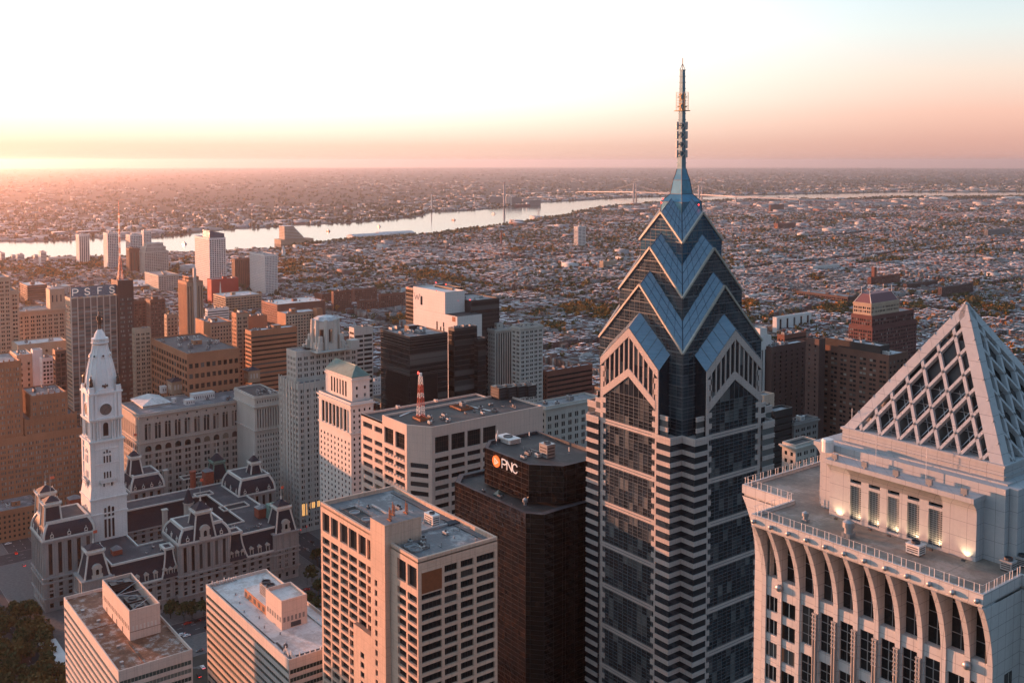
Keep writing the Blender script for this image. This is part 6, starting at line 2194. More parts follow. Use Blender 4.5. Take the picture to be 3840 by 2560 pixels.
 ga.lathe(cx, cy, [(4.2, zg1), (3.9, zg1 + 1), (3.2, zg1 + (zl1 - zg1) * .5), (2.0, zl1 - 1), (1.7, zl1 - .8), (1.7, zl1)], 12)
 ga.build('lantern', 'white_marble', root)
 # bronze groups at the foot of the dome
 for a in (-1, 1):
  for b in (-1, 1):
   x, y, z = cx + a * 8.9, cy + b * 8.9, z_e + 4.4
   mb = MB()
   mb.lathe(x, y, [(1.3, z), (1.15, z + 1.5), (1.0, z + 3.6), (1.15, z + 5.0), (.45, z + 6.0), (.3, z + 6.2)], 9); ball(mb, (x, y, z + 6.8), .62, 8)
   mb.lathe(x + 1.3, y - .9, [(.8, z), (.75, z + 2.4), (.5, z + 3.2)], 8); ball(mb, (x + 1.3, y - .9, z + 3.6), .45, 8)
   mb.tube((x, y, z + 4.6), (x + 1.2, y - .8, z + 3.4), .3, 6)
   mb.build('bronze_figures', 'bronze', root, smooth=True)
 for s in ('N', 'W', 'S', 'E'):
  u, n = Face.DIR[s]
  x, y, z = cx + n[0] * 10.2, cy + n[1] * 10.2, z_e + 3.2
  mb = MB()
  mb.lathe(x, y, [(.4, z - 1), (.75, z + .6), (.6, z + 1.6), (.25, z + 2.1)], 8); ball(mb, (x + u[0] * .3, y + u[1] * .3, z + 2.4), .38, 6)
  for sg in (-1, 1):
   w1 = [(x + u[0] * sg * .3, y + u[1] * sg * .3, z + 1.4), (x + u[0] * sg * 1.5, y + u[1] * sg * 1.5, z + 2.3), (x + u[0] * sg * 2.4, y + u[1] * sg * 2.4, z + 1.2), (x + u[0] * sg * 1.2, y + u[1] * sg * 1.2, z + .5)]
   mb.loft([[(p[0] + n[0] * .15, p[1] + n[1] * .15, p[2]) for p in w1], [(p[0] - n[0] * .15, p[1] - n[1] * .15, p[2]) for p in w1]])
  mb.build('bronze_eagle', 'bronze', root)
 # the statue
 st0, st1 = zl1, zf(1182)
 s = (st1 - st0) / 11.3
 body = MB()
 def ell(z, rx, ry, dx=0, dy=0, n=12): return [(cx + dx + rx * math.cos(2 * math.pi * k / n), cy + dy + ry * math.sin(2 * math.pi * k / n), st0 + z * s) for k in range(n)]
 body.loft([ell(0, 1.5, 1.5), ell(.4, 1.5, 1.5)])
 for dy in (-.55, .5):
  body.loft([ell(.4, .5, .42, 0, dy), ell(2.0, .48, .46, 0, dy), ell(3.2, .6, .55, 0, dy * .9), ell(4.4, .75, .62, 0, dy * .75)])
 body.loft([ell(3.3, 1.15, 1.35), ell(4.6, 1.2, 1.35), ell(6.0, 1.0, 1.15), ell(7.2, 1.05, 1.3), ell(8.2, 1.0, 1.45), ell(8.8, .65, .95), ell(9.1, .35, .38), ell(9.4, .36, .36)])
 so_ = body.build('bronze_statue', 'bronze', None, (cx, cy, st0), smooth=True)
 tag(so_, 'dark bronze statue of a man in coat and brimmed hat topping the dome', 'statue')
 mb = MB()
 mb.loft([ell(9.3, .36, .36), ell(9.7, .5, .46), ell(10.2, .46, .44), ell(10.5, .3, .3)]); mb.build('head', 'bronze', so_, smooth=True)
 mb = MB()
 mb.loft([ell(10.3, 1.15, 1.15), ell(10.42, 1.15, 1.15), ell(10.44, .6, .6), ell(11.1, .5, .5), ell(11.3, .3, .3)]); mb.build('hat', 'bronze', so_, smooth=True)
 mb = MB()
 mb.tube((cx - .1, cy + 1.35, st0 + 8.3 * s), (cx - .5, cy + 1.7, st0 + 6.6 * s), .42, 8, 0, .36); mb.tube((cx - .5, cy + 1.7, st0 + 6.6 * s), (cx - 1.5, cy + 1.4, st0 + 5.9 * s), .36, 8, 0, .25); ball(mb, (cx - 1.6, cy + 1.35, st0 + 5.85 * s), .3, 8)
 mb.build('arm', 'bronze', so_, smooth=True)
 mb = MB()
 mb.tube((cx, cy - 1.35, st0 + 8.3 * s), (cx + .1, cy - 1.75, st0 + 6.6 * s), .42, 8, 0, .36); mb.tube((cx + .1, cy - 1.75, st0 + 6.6 * s), (cx - .6, cy - 1.8, st0 + 5.2 * s), .36, 8, 0, .25); ball(mb, (cx - .65, cy - 1.8, st0 + 5.0 * s), .3, 8)
 mb.build('arm', 'bronze', so_, smooth=True)
wall('white_marble', (.74, .735, .72), var=.1, streak=.25)
plain('clock_dial', (.11, .105, .095), rough=.5)
clock_tower()
# ---------------------------------------------------------------- buildings of the middle distance
Z6 = lambda x, y: (2800 + x / 2.2404, 600 + y / 2.2404)
Z5 = lambda x, y: (2840 + x / 2.24, 1100 + y / 2.24)
Z7 = lambda x, y: (1500 + x / 2.24, 600 + y / 2.24)
X1_ = lambda x: x / 2.24
X2_ = lambda x: 900 + x / 2.24
X5_ = lambda x: 2840 + x / 2.24
X6_ = lambda x: 2800 + x / 2.2404
G = st('grid', sp=3.4, fh=4.2, ww=.45, wh=.5, top=2.4)
G2 = st('group', sp=5.6, fh=4.2, ww=.62, wh=.52, top=2.6, k=2, gap=.5)
G3 = st('group', sp=7.0, fh=4.4, ww=.7, wh=.52, top=2.6, k=3, gap=.5)
RB = st('ribbon', fh=4.2, wh=.45, top=2.0, edge=.5, nv=12)
VT = st('vert', sp=3.2, ww=.5, top=3, bot=6, nh=24)
CW = st('ribbon', fh=4.3, wh=.80, top=.8, edge=.15, dep=.12, nv=18)
PL = st('plain')
# (name, label, corner, left px, right px, D, wall, glass, north style, west style, options)
T = [
 ('department_store', 'brown columned block with louvred decks on all floors, left of the lettered sign', Z1(228, 830), X1_(165), X1_(395), 2070, 'brown_brick', 'dark_glass', RB, st('ribbon', fh=5, wh=.4, top=3, edge=.5, nv=8), dict(roof='roof_white')),
 ('court_building', 'pale stone block with white attic behind the brown louvred block', Z1(428, 842), X1_(395), X1_(592), 2160, 'limestone', 'dark_glass', G, G, dict(units=4, roof='roof_white')),
 ('plain_slab', 'pale pink blank-walled slab beside the grey gridded block', Z1(276, 1372), X1_(270), X1_(345), 905, 'white_wall', 'dark_glass', PL, PL, dict(roof='roof_pale')),
 ('grid_office', 'grey office block with fine square grid, below the lettered sign tower', Z1(352, 1440), X1_(345), X1_(448), 890, 'white_panel', 'mixed_glass', G, st('grid', sp=2.6, fh=3.6, ww=.72, wh=.6, top=1.5), dict(units=3)),
 ('brown_apartments', 'dark brown apartment block with sunlit balcony edges, left of the lettered sign tower', Z1(462, 1372), X1_(443), X1_(556), 880, 'orange_brick', 'dark_glass', RB, st('grid', sp=4.5, fh=4.2, ww=.8, wh=.7, top=2), dict(wall2='dark_brick', roof='roof_white', units=2)),  # orange north wall paints the sun on the edges; west stays dark
 ('riverside_tower', 'slim pale apartment tower standing before the white river, farthest left of the tall ones', Z1(662, 403), X1_(635), X1_(750), 2850, 'white_wall', 'mixed_glass', G, st('vert', sp=6, ww=.4, top=4, bot=6, nh=30), dict(inline=True)),
 ('riverside_tower', 'pale gridded apartment tower by the river, behind the tall red and white mast', Z1(902, 390), X1_(865), X1_(1010), 2700, 'white_wall', 'dark_glass', G, st('grid', sp=4.4, fh=4.4, ww=.6, wh=.6, top=3), dict(inline=True)),
 ('riverside_tower', 'broad pale gridded apartment slab by the river, behind the stepped limestone block', Z1(1092, 405), X1_(1055), X1_(1195), 2720, 'white_wall', 'dark_glass', G, st('grid', sp=4.4, fh=4.4, ww=.6, wh=.6, top=3), dict(inline=True)),
 ('riverside_tower', 'taller pale slab end behind the broad riverside apartment slab', Z1(1205, 372), X1_(1185), X1_(1270), 2790, 'white_wall', 'dark_glass', G, st('grid', sp=4.4, fh=4.4, ww=.6, wh=.6, top=3), dict(inline=True)),
 ('white_flats', 'small white flat block by the river, second from the left edge', Z1(150, 572), X1_(133), X1_(205), 2900, 'white_wall', 'mixed_glass', RB, RB, dict(inline=True)),
 ('white_flats', 'small white flat block by the river with a blank bright end wall', Z1(342, 548), X1_(323), X1_(390), 2850, 'white_wall', 'mixed_glass', PL, RB, dict(inline=True)),
 ('white_flats', 'small pale flat block cut by the left edge, on the river bank', Z1(8, 556), X1_(-30), X1_(42), 2900, 'white_wall', 'mixed_glass', RB, RB, dict(inline=True)),
 ('white_flats', 'small grey flat block just left of the second white one by the river', Z1(100, 574), X1_(88), X1_(132), 2990, 'white_wall', 'mixed_glass', RB, RB, dict(inline=True)),
 ('white_flats', 'small pale flat block just left of the one with the blank end wall', Z1(290, 573), X1_(275), X1_(322), 2960, 'white_wall', 'mixed_glass', RB, RB, dict(inline=True)),
 ('long_block', 'low long pale block on the river bank, left of the slim pale tower', Z1(405, 598), X1_(392), X1_(635), 2900, 'white_wall', 'mixed_glass', RB, RB, dict(inline=True, lw=None)),
 ('brown_tower', 'brown tower with dark recessed top window, left of the stepped limestone block', Z1(1084, 518), X1_(1058), X1_(1172), 2620, 'brown_brick', 'dark_glass', VT, st('vert', n=3, ww=.3, top=10, bot=8, nh=24), dict(inline=True)),
 ('limestone_block', 'stepped limestone office block with pale top storeys, right of the brown tower', Z1(1213, 545), X1_(1165), X1_(1415), 2600, 'limestone', 'dark_glass', G2, G2, dict(inline=True)),
 ('limestone_block', 'lower limestone wing with regular windows, in front of the stepped block', Z1(1330, 745), X1_(1215), X1_(1500), 2227, 'limestone', 'dark_glass', G, G2, dict(inline=True, units=4, cornice=1)),
 ('arcade_block', 'long pale block with tall columned attic, right of the lettered sign', Z1(1112, 838), X1_(815), X1_(1335), 2255, 'pale_stone', 'dark_glass', G, st('vert', n=9, ww=.55, top=4, bot=14), dict(units=5, roof='roof_pale', inline=True)),
 ('white_apartment_tower', 'tallest white apartment tower before the river, with blue sloped crown', Z1(1757, 432), X1_(1635), X1_(1895), 2250, 'white_panel', 'dark_glass', st('grid', sp=4.0, fh=4.3, ww=.5, wh=.5, top=3), st('grid', sp=5.0, fh=4.3, ww=.62, wh=.6, top=3), dict(inline=True)),
 ('red_block', 'bright red windowless block at the foot of the tallest white apartment tower', Z1(1775, 780), X1_(1740), X1_(2002), 2053, 'red_panel', 'dark_glass', PL, PL, dict(roof='roof_grey', units=2)),
 ('brick_tower', 'dark brick apartment tower left of the checkered white tower', Z1(1972, 608), X1_(1945), X1_(2098), 2340, 'brown_brick', 'dark_glass', G, st('vert', n=8, ww=.35, top=3, bot=6, nh=20), dict(inline=True, units=2)),
 ('checkered_tower', 'white tower with checkered dark windows, right of the red block', Z2(208, 572), X2_(80), X2_(315), 2197, 'white_panel', 'dark_glass', st('grid', sp=3.0, fh=3.7, ww=.5, wh=.5, top=3), st('grid', sp=3.6, fh=3.7, ww=.55, wh=.5, top=3), dict(inline=True, units=3)),
 ('deco_tower', 'slender orange-brown tower with setbacks and tall grey chimney shaft', Z1(1566, 800), X1_(1495), X1_(1705), 1500, 'orange_brick', 'dark_glass', VT, st('vert', sp=4.4, ww=.3, top=6, bot=8, nh=26), dict(wall2='tan_brick')),  # sun on the north walls painted in as orange brick, west left tan
 ('brown_hotel', 'brown brick hotel with ornate cornice, right next to the dark sign tower', Z1(1124, 962), X1_(1112), X1_(1226), 1450, 'brown_brick', 'mixed_glass', G, G2, dict(cornice=1.2)),
 ('brown_hotel', 'brown brick hotel with white-edged roof, right of its twin wing', Z1(1262, 948), X1_(1226), X1_(1386), 1430, 'brown_brick', 'mixed_glass', G, G2, dict(cornice=1.2, units=2)),
 ('low_brick_block', 'reddish low brick block between the hotels and the slender deco tower', Z1(1400, 1075), X1_(1388), X1_(1495), 1130, 'tan_brick', 'dark_glass', G, G, dict(units=2)),
 ('tan_tower', 'tan brick tower with paired windows in front of the dark sign tower', Z1(1130, 1196), X1_(1122), X1_(1268), 975, 'buff_brick', 'dark_glass', G, G2, dict(units=2)),
 ('market_hall', 'broad orange-brown block with roof machinery and wide window bays', Z1(1572, 1402), X1_(1268), X1_(2012), 900, 'orange_brick', 'dark_glass', st('grid', sp=7, fh=6.4, ww=.72, wh=.6, top=4, nv=2), st('grid', n=9, fh=9.5, ww=.62, wh=.45, top=6, nv=3), dict(roof='roof_slate', units=16, wall2='orange_brick')),
 ('deco_tower', 'tan setback tower with small windows, left of the orange ribbon block', Z1(1985, 1062), X1_(1945), X1_(2085), 1010, 'orange_brick', 'dark_glass', G, G2, dict(wall2='tan_brick', units=1)),
 ('orange_ribbon_block', 'orange brick block with many thin ribbon windows', Z2(92, 1212), X2_(42), X2_(477), 990, 'orange_brick', 'dark_glass', RB, st('ribbon', fh=4.6, wh=.36, top=3.4, edge=.4, nv=24), dict(roof='roof_pale', units=3)),
 ('orange_tower_block', 'blank orange brick block rising behind the ribbon-windowed one', Z2(60, 1092), X2_(45), X2_(228), 1040, 'orange_brick', 'dark_glass', PL, PL, dict(units=3)),
 ('curved_offices', 'brown rounded office block with pale roof edge, below the red block', Z1(1895, 925), X1_(1790), X1_(2197), 1926, 'tan_brick', 'dark_glass', RB, st('ribbon', fh=5, wh=.5, top=2, n=12, ww=.8, edge=.4), dict(roof='roof_pale')),
 ('white_clinic', 'low white banded clinic right of the slender deco tower', Z1(1742, 1030), X1_(1722), X1_(1922), 1700, 'white_panel', 'green_glass', RB, RB, dict(roof='roof_white', units=3)),
 ('tan_lofts', 'low tan loft block with plain end wall, in front of the white clinic', Z1(1768, 1146), X1_(1640), X1_(1948), 1100, 'orange_brick', 'dark_glass', PL, G, dict(wall2='tan_brick', units=3)),
 ('brick_hospital', 'broad red-brick hospital with white roof, right of the brown rounded offices', Z2(312, 990), X2_(180), X2_(716), 1750, 'red_brick', 'mixed_glass', G, st('grid', sp=9, fh=5, ww=.12, wh=.3, top=9), dict(roof='roof_white', units=9)),
 ('buff_grid_block', 'buff gridded block between two orange brick ends', Z2(384, 1066), X2_(312), X2_(652), 1350, 'orange_brick', 'dark_glass', PL, st('grid', sp=4.4, fh=4.2, ww=.6, wh=.55, top=2), dict(wall2='buff_brick', units=2, roof='roof_pale')),
 ('brick_end_tower', 'orange brick stair tower at the right end of the buff gridded block', Z2(650, 1025), X2_(612), X2_(682), 1365, 'orange_brick', 'dark_glass', PL, PL, dict()),
 ('brick_clinic', 'dark red clinic with white window bay, behind the deco tower crown', Z2(785, 880), X2_(768), X2_(936), 1973, 'red_brick', 'mixed_glass', G, G, dict(inline=True, units=2)),
 ('brick_clinic', 'red clinic block with grey roof, second of the brick group', Z2(960, 862), X2_(936), X2_(1150), 2060, 'red_brick', 'mixed_glass', G, G, dict(inline=True, units=2)),
 ('brick_clinic', 'red clinic block with two broad glazed bays, left of the white-walled hotel', Z2(1182, 905), X2_(1165), X2_(1390), 1967, 'red_brick', 'mixed_glass', G, st('grid', sp=4.2, fh=4.4, ww=.5, wh=.55, top=3), dict(inline=True, units=3)),
 ('brick_clinic', 'small brick block with pale roof in front of the glazed-bay clinic', Z2(1000, 958), X2_(985), X2_(1157), 1943, 'red_brick', 'mixed_glass', G, G2, dict(inline=True, roof='roof_white')),
 ('brick_clinic', 'low red-brown block with sloping grey roof, left of the brick group', Z2(690, 900), X2_(625), X2_(770), 2070, 'red_brick', 'mixed_glass', G, G, dict(inline=True)),
 ('banded_slab', 'pink-grey banded slab with two pale vertical strips, left of the black glass block', Z2(958, 1186), X2_(918), X2_(1116), 885, 'light_concrete', 'dark_glass', RB, st('ribbon', n=2, ww=.9, fh=4.2, wh=.55, top=5, edge=.4, nv=7), dict(roof='roof_tan', units=2)),
 ('dark_glass_block', 'black glass office block with pale floor bands and roof machinery', Z2(1425, 1260), X2_(1180), X2_(1745), 795, 'dark_metal_wall', 'dark_glass', CW, CW, dict(roof='roof_grey', units=10, frame='dark_mullion')),
 ('dark_glass_tower', 'black glass tower slab right of the white-walled hotel block', Z2(1800, 1190), X2_(1762), X2_(1992), 830, 'dark_metal_wall', 'dark_glass', CW, CW, dict(units=3, frame='dark_mullion')),
 ('dark_glass_tower', 'lower step of the black glass tower at its right side', Z2(2000, 1275), X2_(1993), X2_(2052), 838, 'dark_metal_wall', 'dark_glass', CW, CW, dict(frame='dark_mullion')),
 ('stone_block', 'limestone courtyard block with columned windows, right of the black glass tower', Z7(800, 1425), X2_(1995) - 12, 1930, 1010, 'limestone', 'dark_glass', G, st('vert', n=8, ww=.5, top=3, bot=30), dict(units=3, cornice=1)),
 ('stone_block', 'limestone wing with many windows and long flat roof, next to the courtyard block', Z7(1010, 1405), 1918, 2036, 985, 'limestone', 'dark_glass', G2, G2, dict(units=3, cornice=1)),
 ('red_brick_block', 'long bright red brick block beside the tall blue gabled skyscraper', (2052, 1392), 2038, 2222, 1010, 'red_brick', 'dark_glass', G, st('ribbon', fh=5, wh=.4, top=3, edge=.4, nv=12), dict(roof='roof_pale', units=4)),
 ('grey_stone_block', 'grey stone block with tall white-framed windows, between the cut-corner block and the skyscraper', (2046, 1525), 1990, 2250, 665, 'limestone', 'mixed_glass', G, st('group', n=8, k=2, gap=.3, ww=.5, fh=5.2, wh=.62, top=5, nh=2, nv=1), dict(cornice=1.2, units=3, roof='roof_grey')),
 ('white_deco_tower', 'white stepped tower peeping out right of the gabled skyscraper', (2852, 1262), 2800, 2893, 800, 'white_wall', 'dark_glass', PL, st('vert', n=3, ww=.4, top=10, bot=6, nh=24), dict()),
 ('brown_slab', 'long brown brick slab with thin pale floor lines, right of the white deco tower', Z5(122, 450), 2860, X5_(410), 800, 'dark_brick', 'dark_glass', PL, st('grid', sp=7, fh=3.6, ww=.24, wh=.45, top=3), dict(roof='roof_pale', units=4)),
 ('brown_slab', 'brown brick cross wing joining the two brown slabs', Z5(520, 385), X5_(408), X5_(560), 775, 'dark_brick', 'dark_glass', st('grid', sp=6, fh=3.6, ww=.3, wh=.4, top=3), PL, dict(units=1)),
 ('balcony_block', 'dark brick apartment block with stacks of balconies and glazed roof storey', Z5(1105, 520), X5_(525), X5_(1265), 745, 'brown_brick', 'mixed_glass', st('group', sp=9, k=2, gap=.4, fh=3.7, ww=.66, wh=.5, top=3), st('grid', sp=5, fh=3.7, ww=.5, wh=.5, top=3), dict(roof='roof_pale', units=6)),
 ('dark_office', 'small black office block below the brown slab', (2906, 1542), 2880, 2972, 640, 'dark_metal_wall', 'dark_glass', CW, st('ribbon', fh=4.2, wh=.3, top=2, edge=.4), dict(roof='roof_grey')),
 ('tan_slab', 'narrow tan slab beside the gabled skyscraper, above the black office block', (2866, 1482), 2840, 2904, 690, 'tan_concrete', 'dark_glass', PL, st('grid', n=1, fh=4.4, ww=.2, wh=.5, top=4), dict()),
 ('dark_stone_block', 'dim stone block with small windows, below the balconied apartment block', (2978, 1585), 2960, 3068, 650, 'dark_granite', 'dark_glass', G, G2, dict(roof='roof_dark', cornice=1, units=2)),
 ('dark_stone_block', 'dim cornice-topped stone block just left of the pyramid tower', (2984, 1668), 2975, 3062, 540, 'limestone', 'dark_glass', G, G2, dict(roof='roof_dark', cornice=1.4)),
 ('white_striped_block', 'white block with four dark vertical window strips, above the brown slab', Z6(254, 1322), X6_(235), X6_(545), 1733, 'white_wall', 'dark_glass', PL, st('vert', n=5, ww=.28, top=3, bot=3, nh=14), dict(roof='roof_white')),
 ('red_office', 'red brick block with orange roof terrace in front of the white striped block', Z6(318, 1470), X6_(305), X6_(500), 1000, 'red_brick', 'dark_glass', G, RB, dict(roof='roof_pale', units=4)),
 ('brick_school', 'brown brick H-shaped school with tall stair tower', Z6(1045, 985), X6_(1022), X6_(1290), 2339, 'red_brick', 'mixed_glass', G2, G2, dict(inline=True, units=2)),
 ('brown_factory', 'long dark brown factory with many windows, left of the red stepped tower', Z6(850, 1148), X6_(385), X6_(935), 2070, 'dark_brick', 'dark_glass', st('grid', sp=5, fh=4.8, ww=.7, wh=.6, top=3), G, dict(inline=True, units=4)),
 ('brown_factory', 'dark red long factory right of the brick school', Z6(1345, 1042), X6_(1328), X6_(1606), 2290, 'dark_brick', 'mixed_glass', G, G2, dict(inline=True, units=2)),
 ('brown_factory', 'dark brick factory with white end wall, above the pyramid tip', Z6(1640, 1068), X6_(1612), X6_(1905), 2140, 'dark_brick', 'mixed_glass', G, G2, dict(inline=True, units=3)),
 ('white_flats', 'long white flat block among the rowhouses right of the skyscraper', Z6(556, 896), X6_(540), X6_(782), 2685, 'white_wall', 'mixed_glass', RB, G, dict(inline=True)),
 ('white_flats', 'pale warehouse block with flat white roof, far right of the skyscraper', Z6(15, 1140), X6_(0), X6_(186), 2120, 'white_wall', 'mixed_glass', RB, G, dict(inline=True, roof='roof_white')),
 ('white_slab_tower', 'lone white slab tower among the rowhouses, left of the skyscraper', (2168, 850), 2152, 2197, 3400, 'white_wall', 'mixed_glass', RB, st('ribbon', fh=5, wh=.4, top=2, n=2, ww=.8), dict(inline=True)),
 ('far_block', 'large brown block far off beyond the rowhouses, right of the mast', (2890, 768), 2883, 2940, 5800, 'brown_brick', 'dark_glass', PL, PL, dict(inline=True)),
 ('far_block', 'brown brick hospital far among rowhouses, right of the skyscraper', (2918, 838), 2902, 2984, 4300, 'red_brick', 'dark_glass', PL, G, dict(inline=True)),
 ('far_block', 'pale cubic block among rowhouses beside the skyscraper', (2262, 980), 2248, 2312, 2750, 'buff_brick', 'dark_glass', G, G, dict(inline=True)),
 ('far_block', 'tall grey institutional block in the distance at the right edge', (3705, 862), 3690, 3790, 3900, 'dark_granite', 'dark_glass', G, G, dict(inline=True)),
]
rg0 = random.Random(5)
MADE = {}
for (nm, lab, c, l, r, D, wm, gm, sn, sw, kw) in T:
 kw = dict(kw)
 kw.pop('lw', None)
 x, y, z, ln, lw = place(c, l, r, D)
 ln = max(9.0, min(ln, 130.0)); lw = max(8.0, min(abs(lw), 190.0))
 root = thing(nm, lab, 'building', (x, y, 0))
 bb = block(root, x, y, z, ln, lw, wm, gm, sn, sw, cap=70 if not kw.get('inline') else 0, seed=rg0.randrange(999), **{k: v for k, v in kw.items()})
 BLD.append((bb[0], bb[1], bb[2], bb[3]))
 MADE[lab] = (root, bb)
 # lift house on most roofs
 if ln > 14 and lw > 14 and D > 700:
  u, v = rg0.uniform(.3, .6), rg0.uniform(.3, .6)
  if 'units' not in kw: clutter(root, x + 2, y - lw + 2, x + ln - 2, y - 2, z - 1.2, 3, rg0.randrange(99), .7)
  penthouse(root, x + ln * u - 3.5, y - lw * v - 4, x + ln * u + 3.5, y - lw * v + 4, z - 1.2, rg0.uniform(3, 5.5), wm, 'roof_grey')
def get(s):
 for k in MADE:
  if s in k: return MADE[k]
# --- crowns and extras on single buildings
r_, b_ = get('tallest white apartment')
mb = MB()
x0, y0, x1, y1, z = b_
za = at(*Z1(1745, 365), 2270).z
mb.loft([[(x0 + 2, y0 + 2, z), (x1 * .5 + x0 * .5, y0 + 2, z), (x1 * .5 + x0 * .5, y1 - 2, z), (x0 + 2, y1 - 2, z)], [(x0 + 2, y0 + 2, z + 9), (x1 * .5 + x0 * .5, y0 + 2, z + 9), (x1 * .5 + x0 * .5, y1 - 2, za), (x0 + 2, y1 - 2, za)]])
mb.build('crown', 'blue_glass', r_)
r_, b_ = get('slender orange-brown')
x0, y0, x1, y1, z = b_
q = at(*Z1(1645, 690), 1494)
mb = MB(); mb.box(x0 - 3.5, y1 - (y1 - y0) * .55, 0, x0 + 1.5, y1 - (y1 - y0) * .40, q.z); mb.build('chimney_shaft', 'light_concrete', r_)
block(r_, x0 + 4, y1 - 5, z + 7, (x1 - x0) - 9, (y1 - y0) - 10, 'orange_brick', 'dark_glass', VT, VT, z0=z - 1.2, cap=10, wall2='tan_brick')  # upper tier repeats the painted-in sun: orange north, tan west
r_, b_ = get('stepped limestone office')
x0, y0, x1, y1, z = b_
for k, (ins, h) in enumerate(((5, 11), (10, 20))):
 block(r_, x0 + ins, y1 - ins, z + h, (x1 - x0) - 2 * ins, (y1 - y0) - 2 * ins, 'limestone', 'dark_glass', G, G, z0=z + (h - 12 if k else -1.2), inline=True, roof='roof_pale')
r_, b_ = get('white stepped tower peeping')
x0, y0, x1, y1, z = b_
block(r_, x0 + 2.5, y1 - 2.5, z + 6, (x1 - x0) - 5, (y1 - y0) - 5, 'white_wall', 'dark_glass', PL, PL, z0=z - 1.2)
r_, b_ = get('glazed roof storey')
x0, y0, x1, y1, z = b_
block(r_, x0 + 9, y1 - 2, z + 5.5, (x1 - x0) - 10, (y1 - y0) * .5, 'dark_metal_wall', 'warm_glass', st('ribbon', fh=5, wh=.75, top=.6, edge=.3, nv=20), PL, z0=z - 1.2, roof='roof_pale', units=5, cap=4)
r_, b_ = get('H-shaped school')
x0, y0, x1, y1, z = b_
q = at(*Z6(1082, 905), 2339)
mb = MB(); mb.box(x0 + 1, y1 - 24, 0, x0 + 9, y1 - 15, q.z); mb.build('stair_tower', 'red_brick', r_)
r_, b_ = get('dark brick factory with white end')
r_, b_ = get('brown rounded office')
q = at(*Z1(1848, 815), 1930)
mb = MB(); mb.lathe(b_[2] - 18, b_[3] - 8, [(2, b_[4]), (1.2, b_[4] + 12), (.2, q.z)], 8); mb.build('spirelet', 'white_trim', r_)
wall('spandrel', (.20, .155, .135), var=.15)
glass('pale_window', (.05, .06, .06), (.34, .37, .36), rough=.15, blind=.75)
# --- sign tower: ribbon office wing, dark service tower, letters on the roof board, lattice mast
def sign_tower():
 x, y, z, ln, lw = place(Z1(590, 937), X1_(545), X1_(978), 980)
 ln = min(ln, 26)
 root = thing('sign_tower', 'tall office tower with large white roof letters on a blue board and dark service tower', 'office tower', (x, y, 0))
 BLD.append((x, y - lw - 14, x + ln, y))
 block(root, x, y, z, ln, lw, 'buff_brick', 'pale_window', st('ribbon', fh=3.9, wh=.5, top=6, edge=.3, nv=6), st('grid', n=7, fh=3.9, ww=.9, wh=.5, top=7.5, edge=.5, nv=5), cap=70, wall2='spandrel', units=4)
 mb = MB()
 for i in range(8):
  t = .5 + (lw - 1) * i / 7
  mb.box(x - .9, y - t - .45, 0, x, y - t + .45, z)
 mb.build('piers', 'light_concrete', root)
 zt = at(*Z1(1005, 818), 975).z
 y2 = y - lw - .01
 l2 = reach((x - 5, y2, zt), 0, -1, X1_(1120))
 block(root, x - 5, y2, zt, ln + 2, l2, 'dark_brick', 'pale_window', PL, st('group', n=2, k=4, gap=.12, fh=4.6, ww=.62, wh=.5, top=16), cap=30)
 # board and letters (they face west, towards the camera)
 zb0, zb1 = z + .6, at(*Z1(600, 850), 980).z
 xb = x + 1.5
 la = reach((xb, y, zb1), 0, -1, X1_(592)); lb = reach((xb, y, zb1), 0, -1, X1_(976))
 sg = thing_part('roof_sign', root)
 mb = MB(); mb.box(xb, y - lb, zb0, xb + .5, y - la, zb1)
 mb.build('sign_board', 'sign_blue', sg)
 mb = MB()
 for i in range(9):
  t = la + (lb - la) * i / 8
  mb.tube((xb + .6, y - t, zb0), (xb + 4, y - t, z - 1), .15, 4); mb.tube((xb + .6, y - t, zb1 - 1), (xb + 4, y - t, z - 1), .12, 4)
 mb.build('sign_frame', 'dark_steel', sg)
 for ch, a, b in (('P', 608, 655), ('S', 710, 752), ('F', 820, 858), ('S', 918, 958)):
  ta, tb = reach((xb, y, zb1), 0, -1, X1_(a)), reach((xb, y, zb1), 0, -1, X1_(b))
  mb = MB()
  hgt = (zb1 - zb0)
  th = hgt * .075
  for line in STROKES[ch]:
   pts = [(xb - .5, y - ta - (tb - ta) * p, zb0 + hgt * (.16 + .66 * q)) for p, q in line]
   for p, q in zip(pts, pts[1:]):
    d = (Vector(q) - Vector(p)).normalized() * th * .3
    mb.beam(tuple(Vector(p) - d), tuple(Vector(q) + d), th, .5, up=(1, 0, 0))
  mb.build('letter', 'letter_white', sg)
 # the other faces of the roof sign stay bare steel; mast on the service tower
 q0 = (x + 4, y2 - l2 * .35)
 ztop = at(*Z1(986, 120), fdist(q0)).z
 mb = MB()
 lattice(mb, q0[0], q0[1], zt - 1.2, zt + (ztop - zt) * .3, 2.4, .6, 7, .15, lambda f: 0)
 lattice(mb, q0[0], q0[1], zt + (ztop - zt) * .3, zt + (ztop - zt) * .85, .6, .5, 16, .14, lambda f: 0 if int(f * 9) % 2 else 1)
 mb.tube((q0[0], q0[1], zt + (ztop - zt) * .85), (q0[0], q0[1], ztop), .25, 5)
 for f in (.88, .91, .94, .97): mb.tube((q0[0] - 1.4, q0[1], zt + (ztop - zt) * f), (q0[0] + 1.4, q0[1], zt + (ztop - zt) * f), .16, 4)
 for k in range(3):
  a = k * 2.1
  mb.tube((q0[0] + 5 * math.cos(a), q0[1] + 5 * math.sin(a), zt), (q0[0], q0[1], zt + (ztop - zt) * .22), .12, 4)
 mb.build('radio_mast', ['mast_red', 'mast_white'], root)
 aerials(root, [(x + 2 + i * 2, y2 - l2 * .5, zt - 1.2) for i in range(5)], 9, hmin=4, hmax=9)
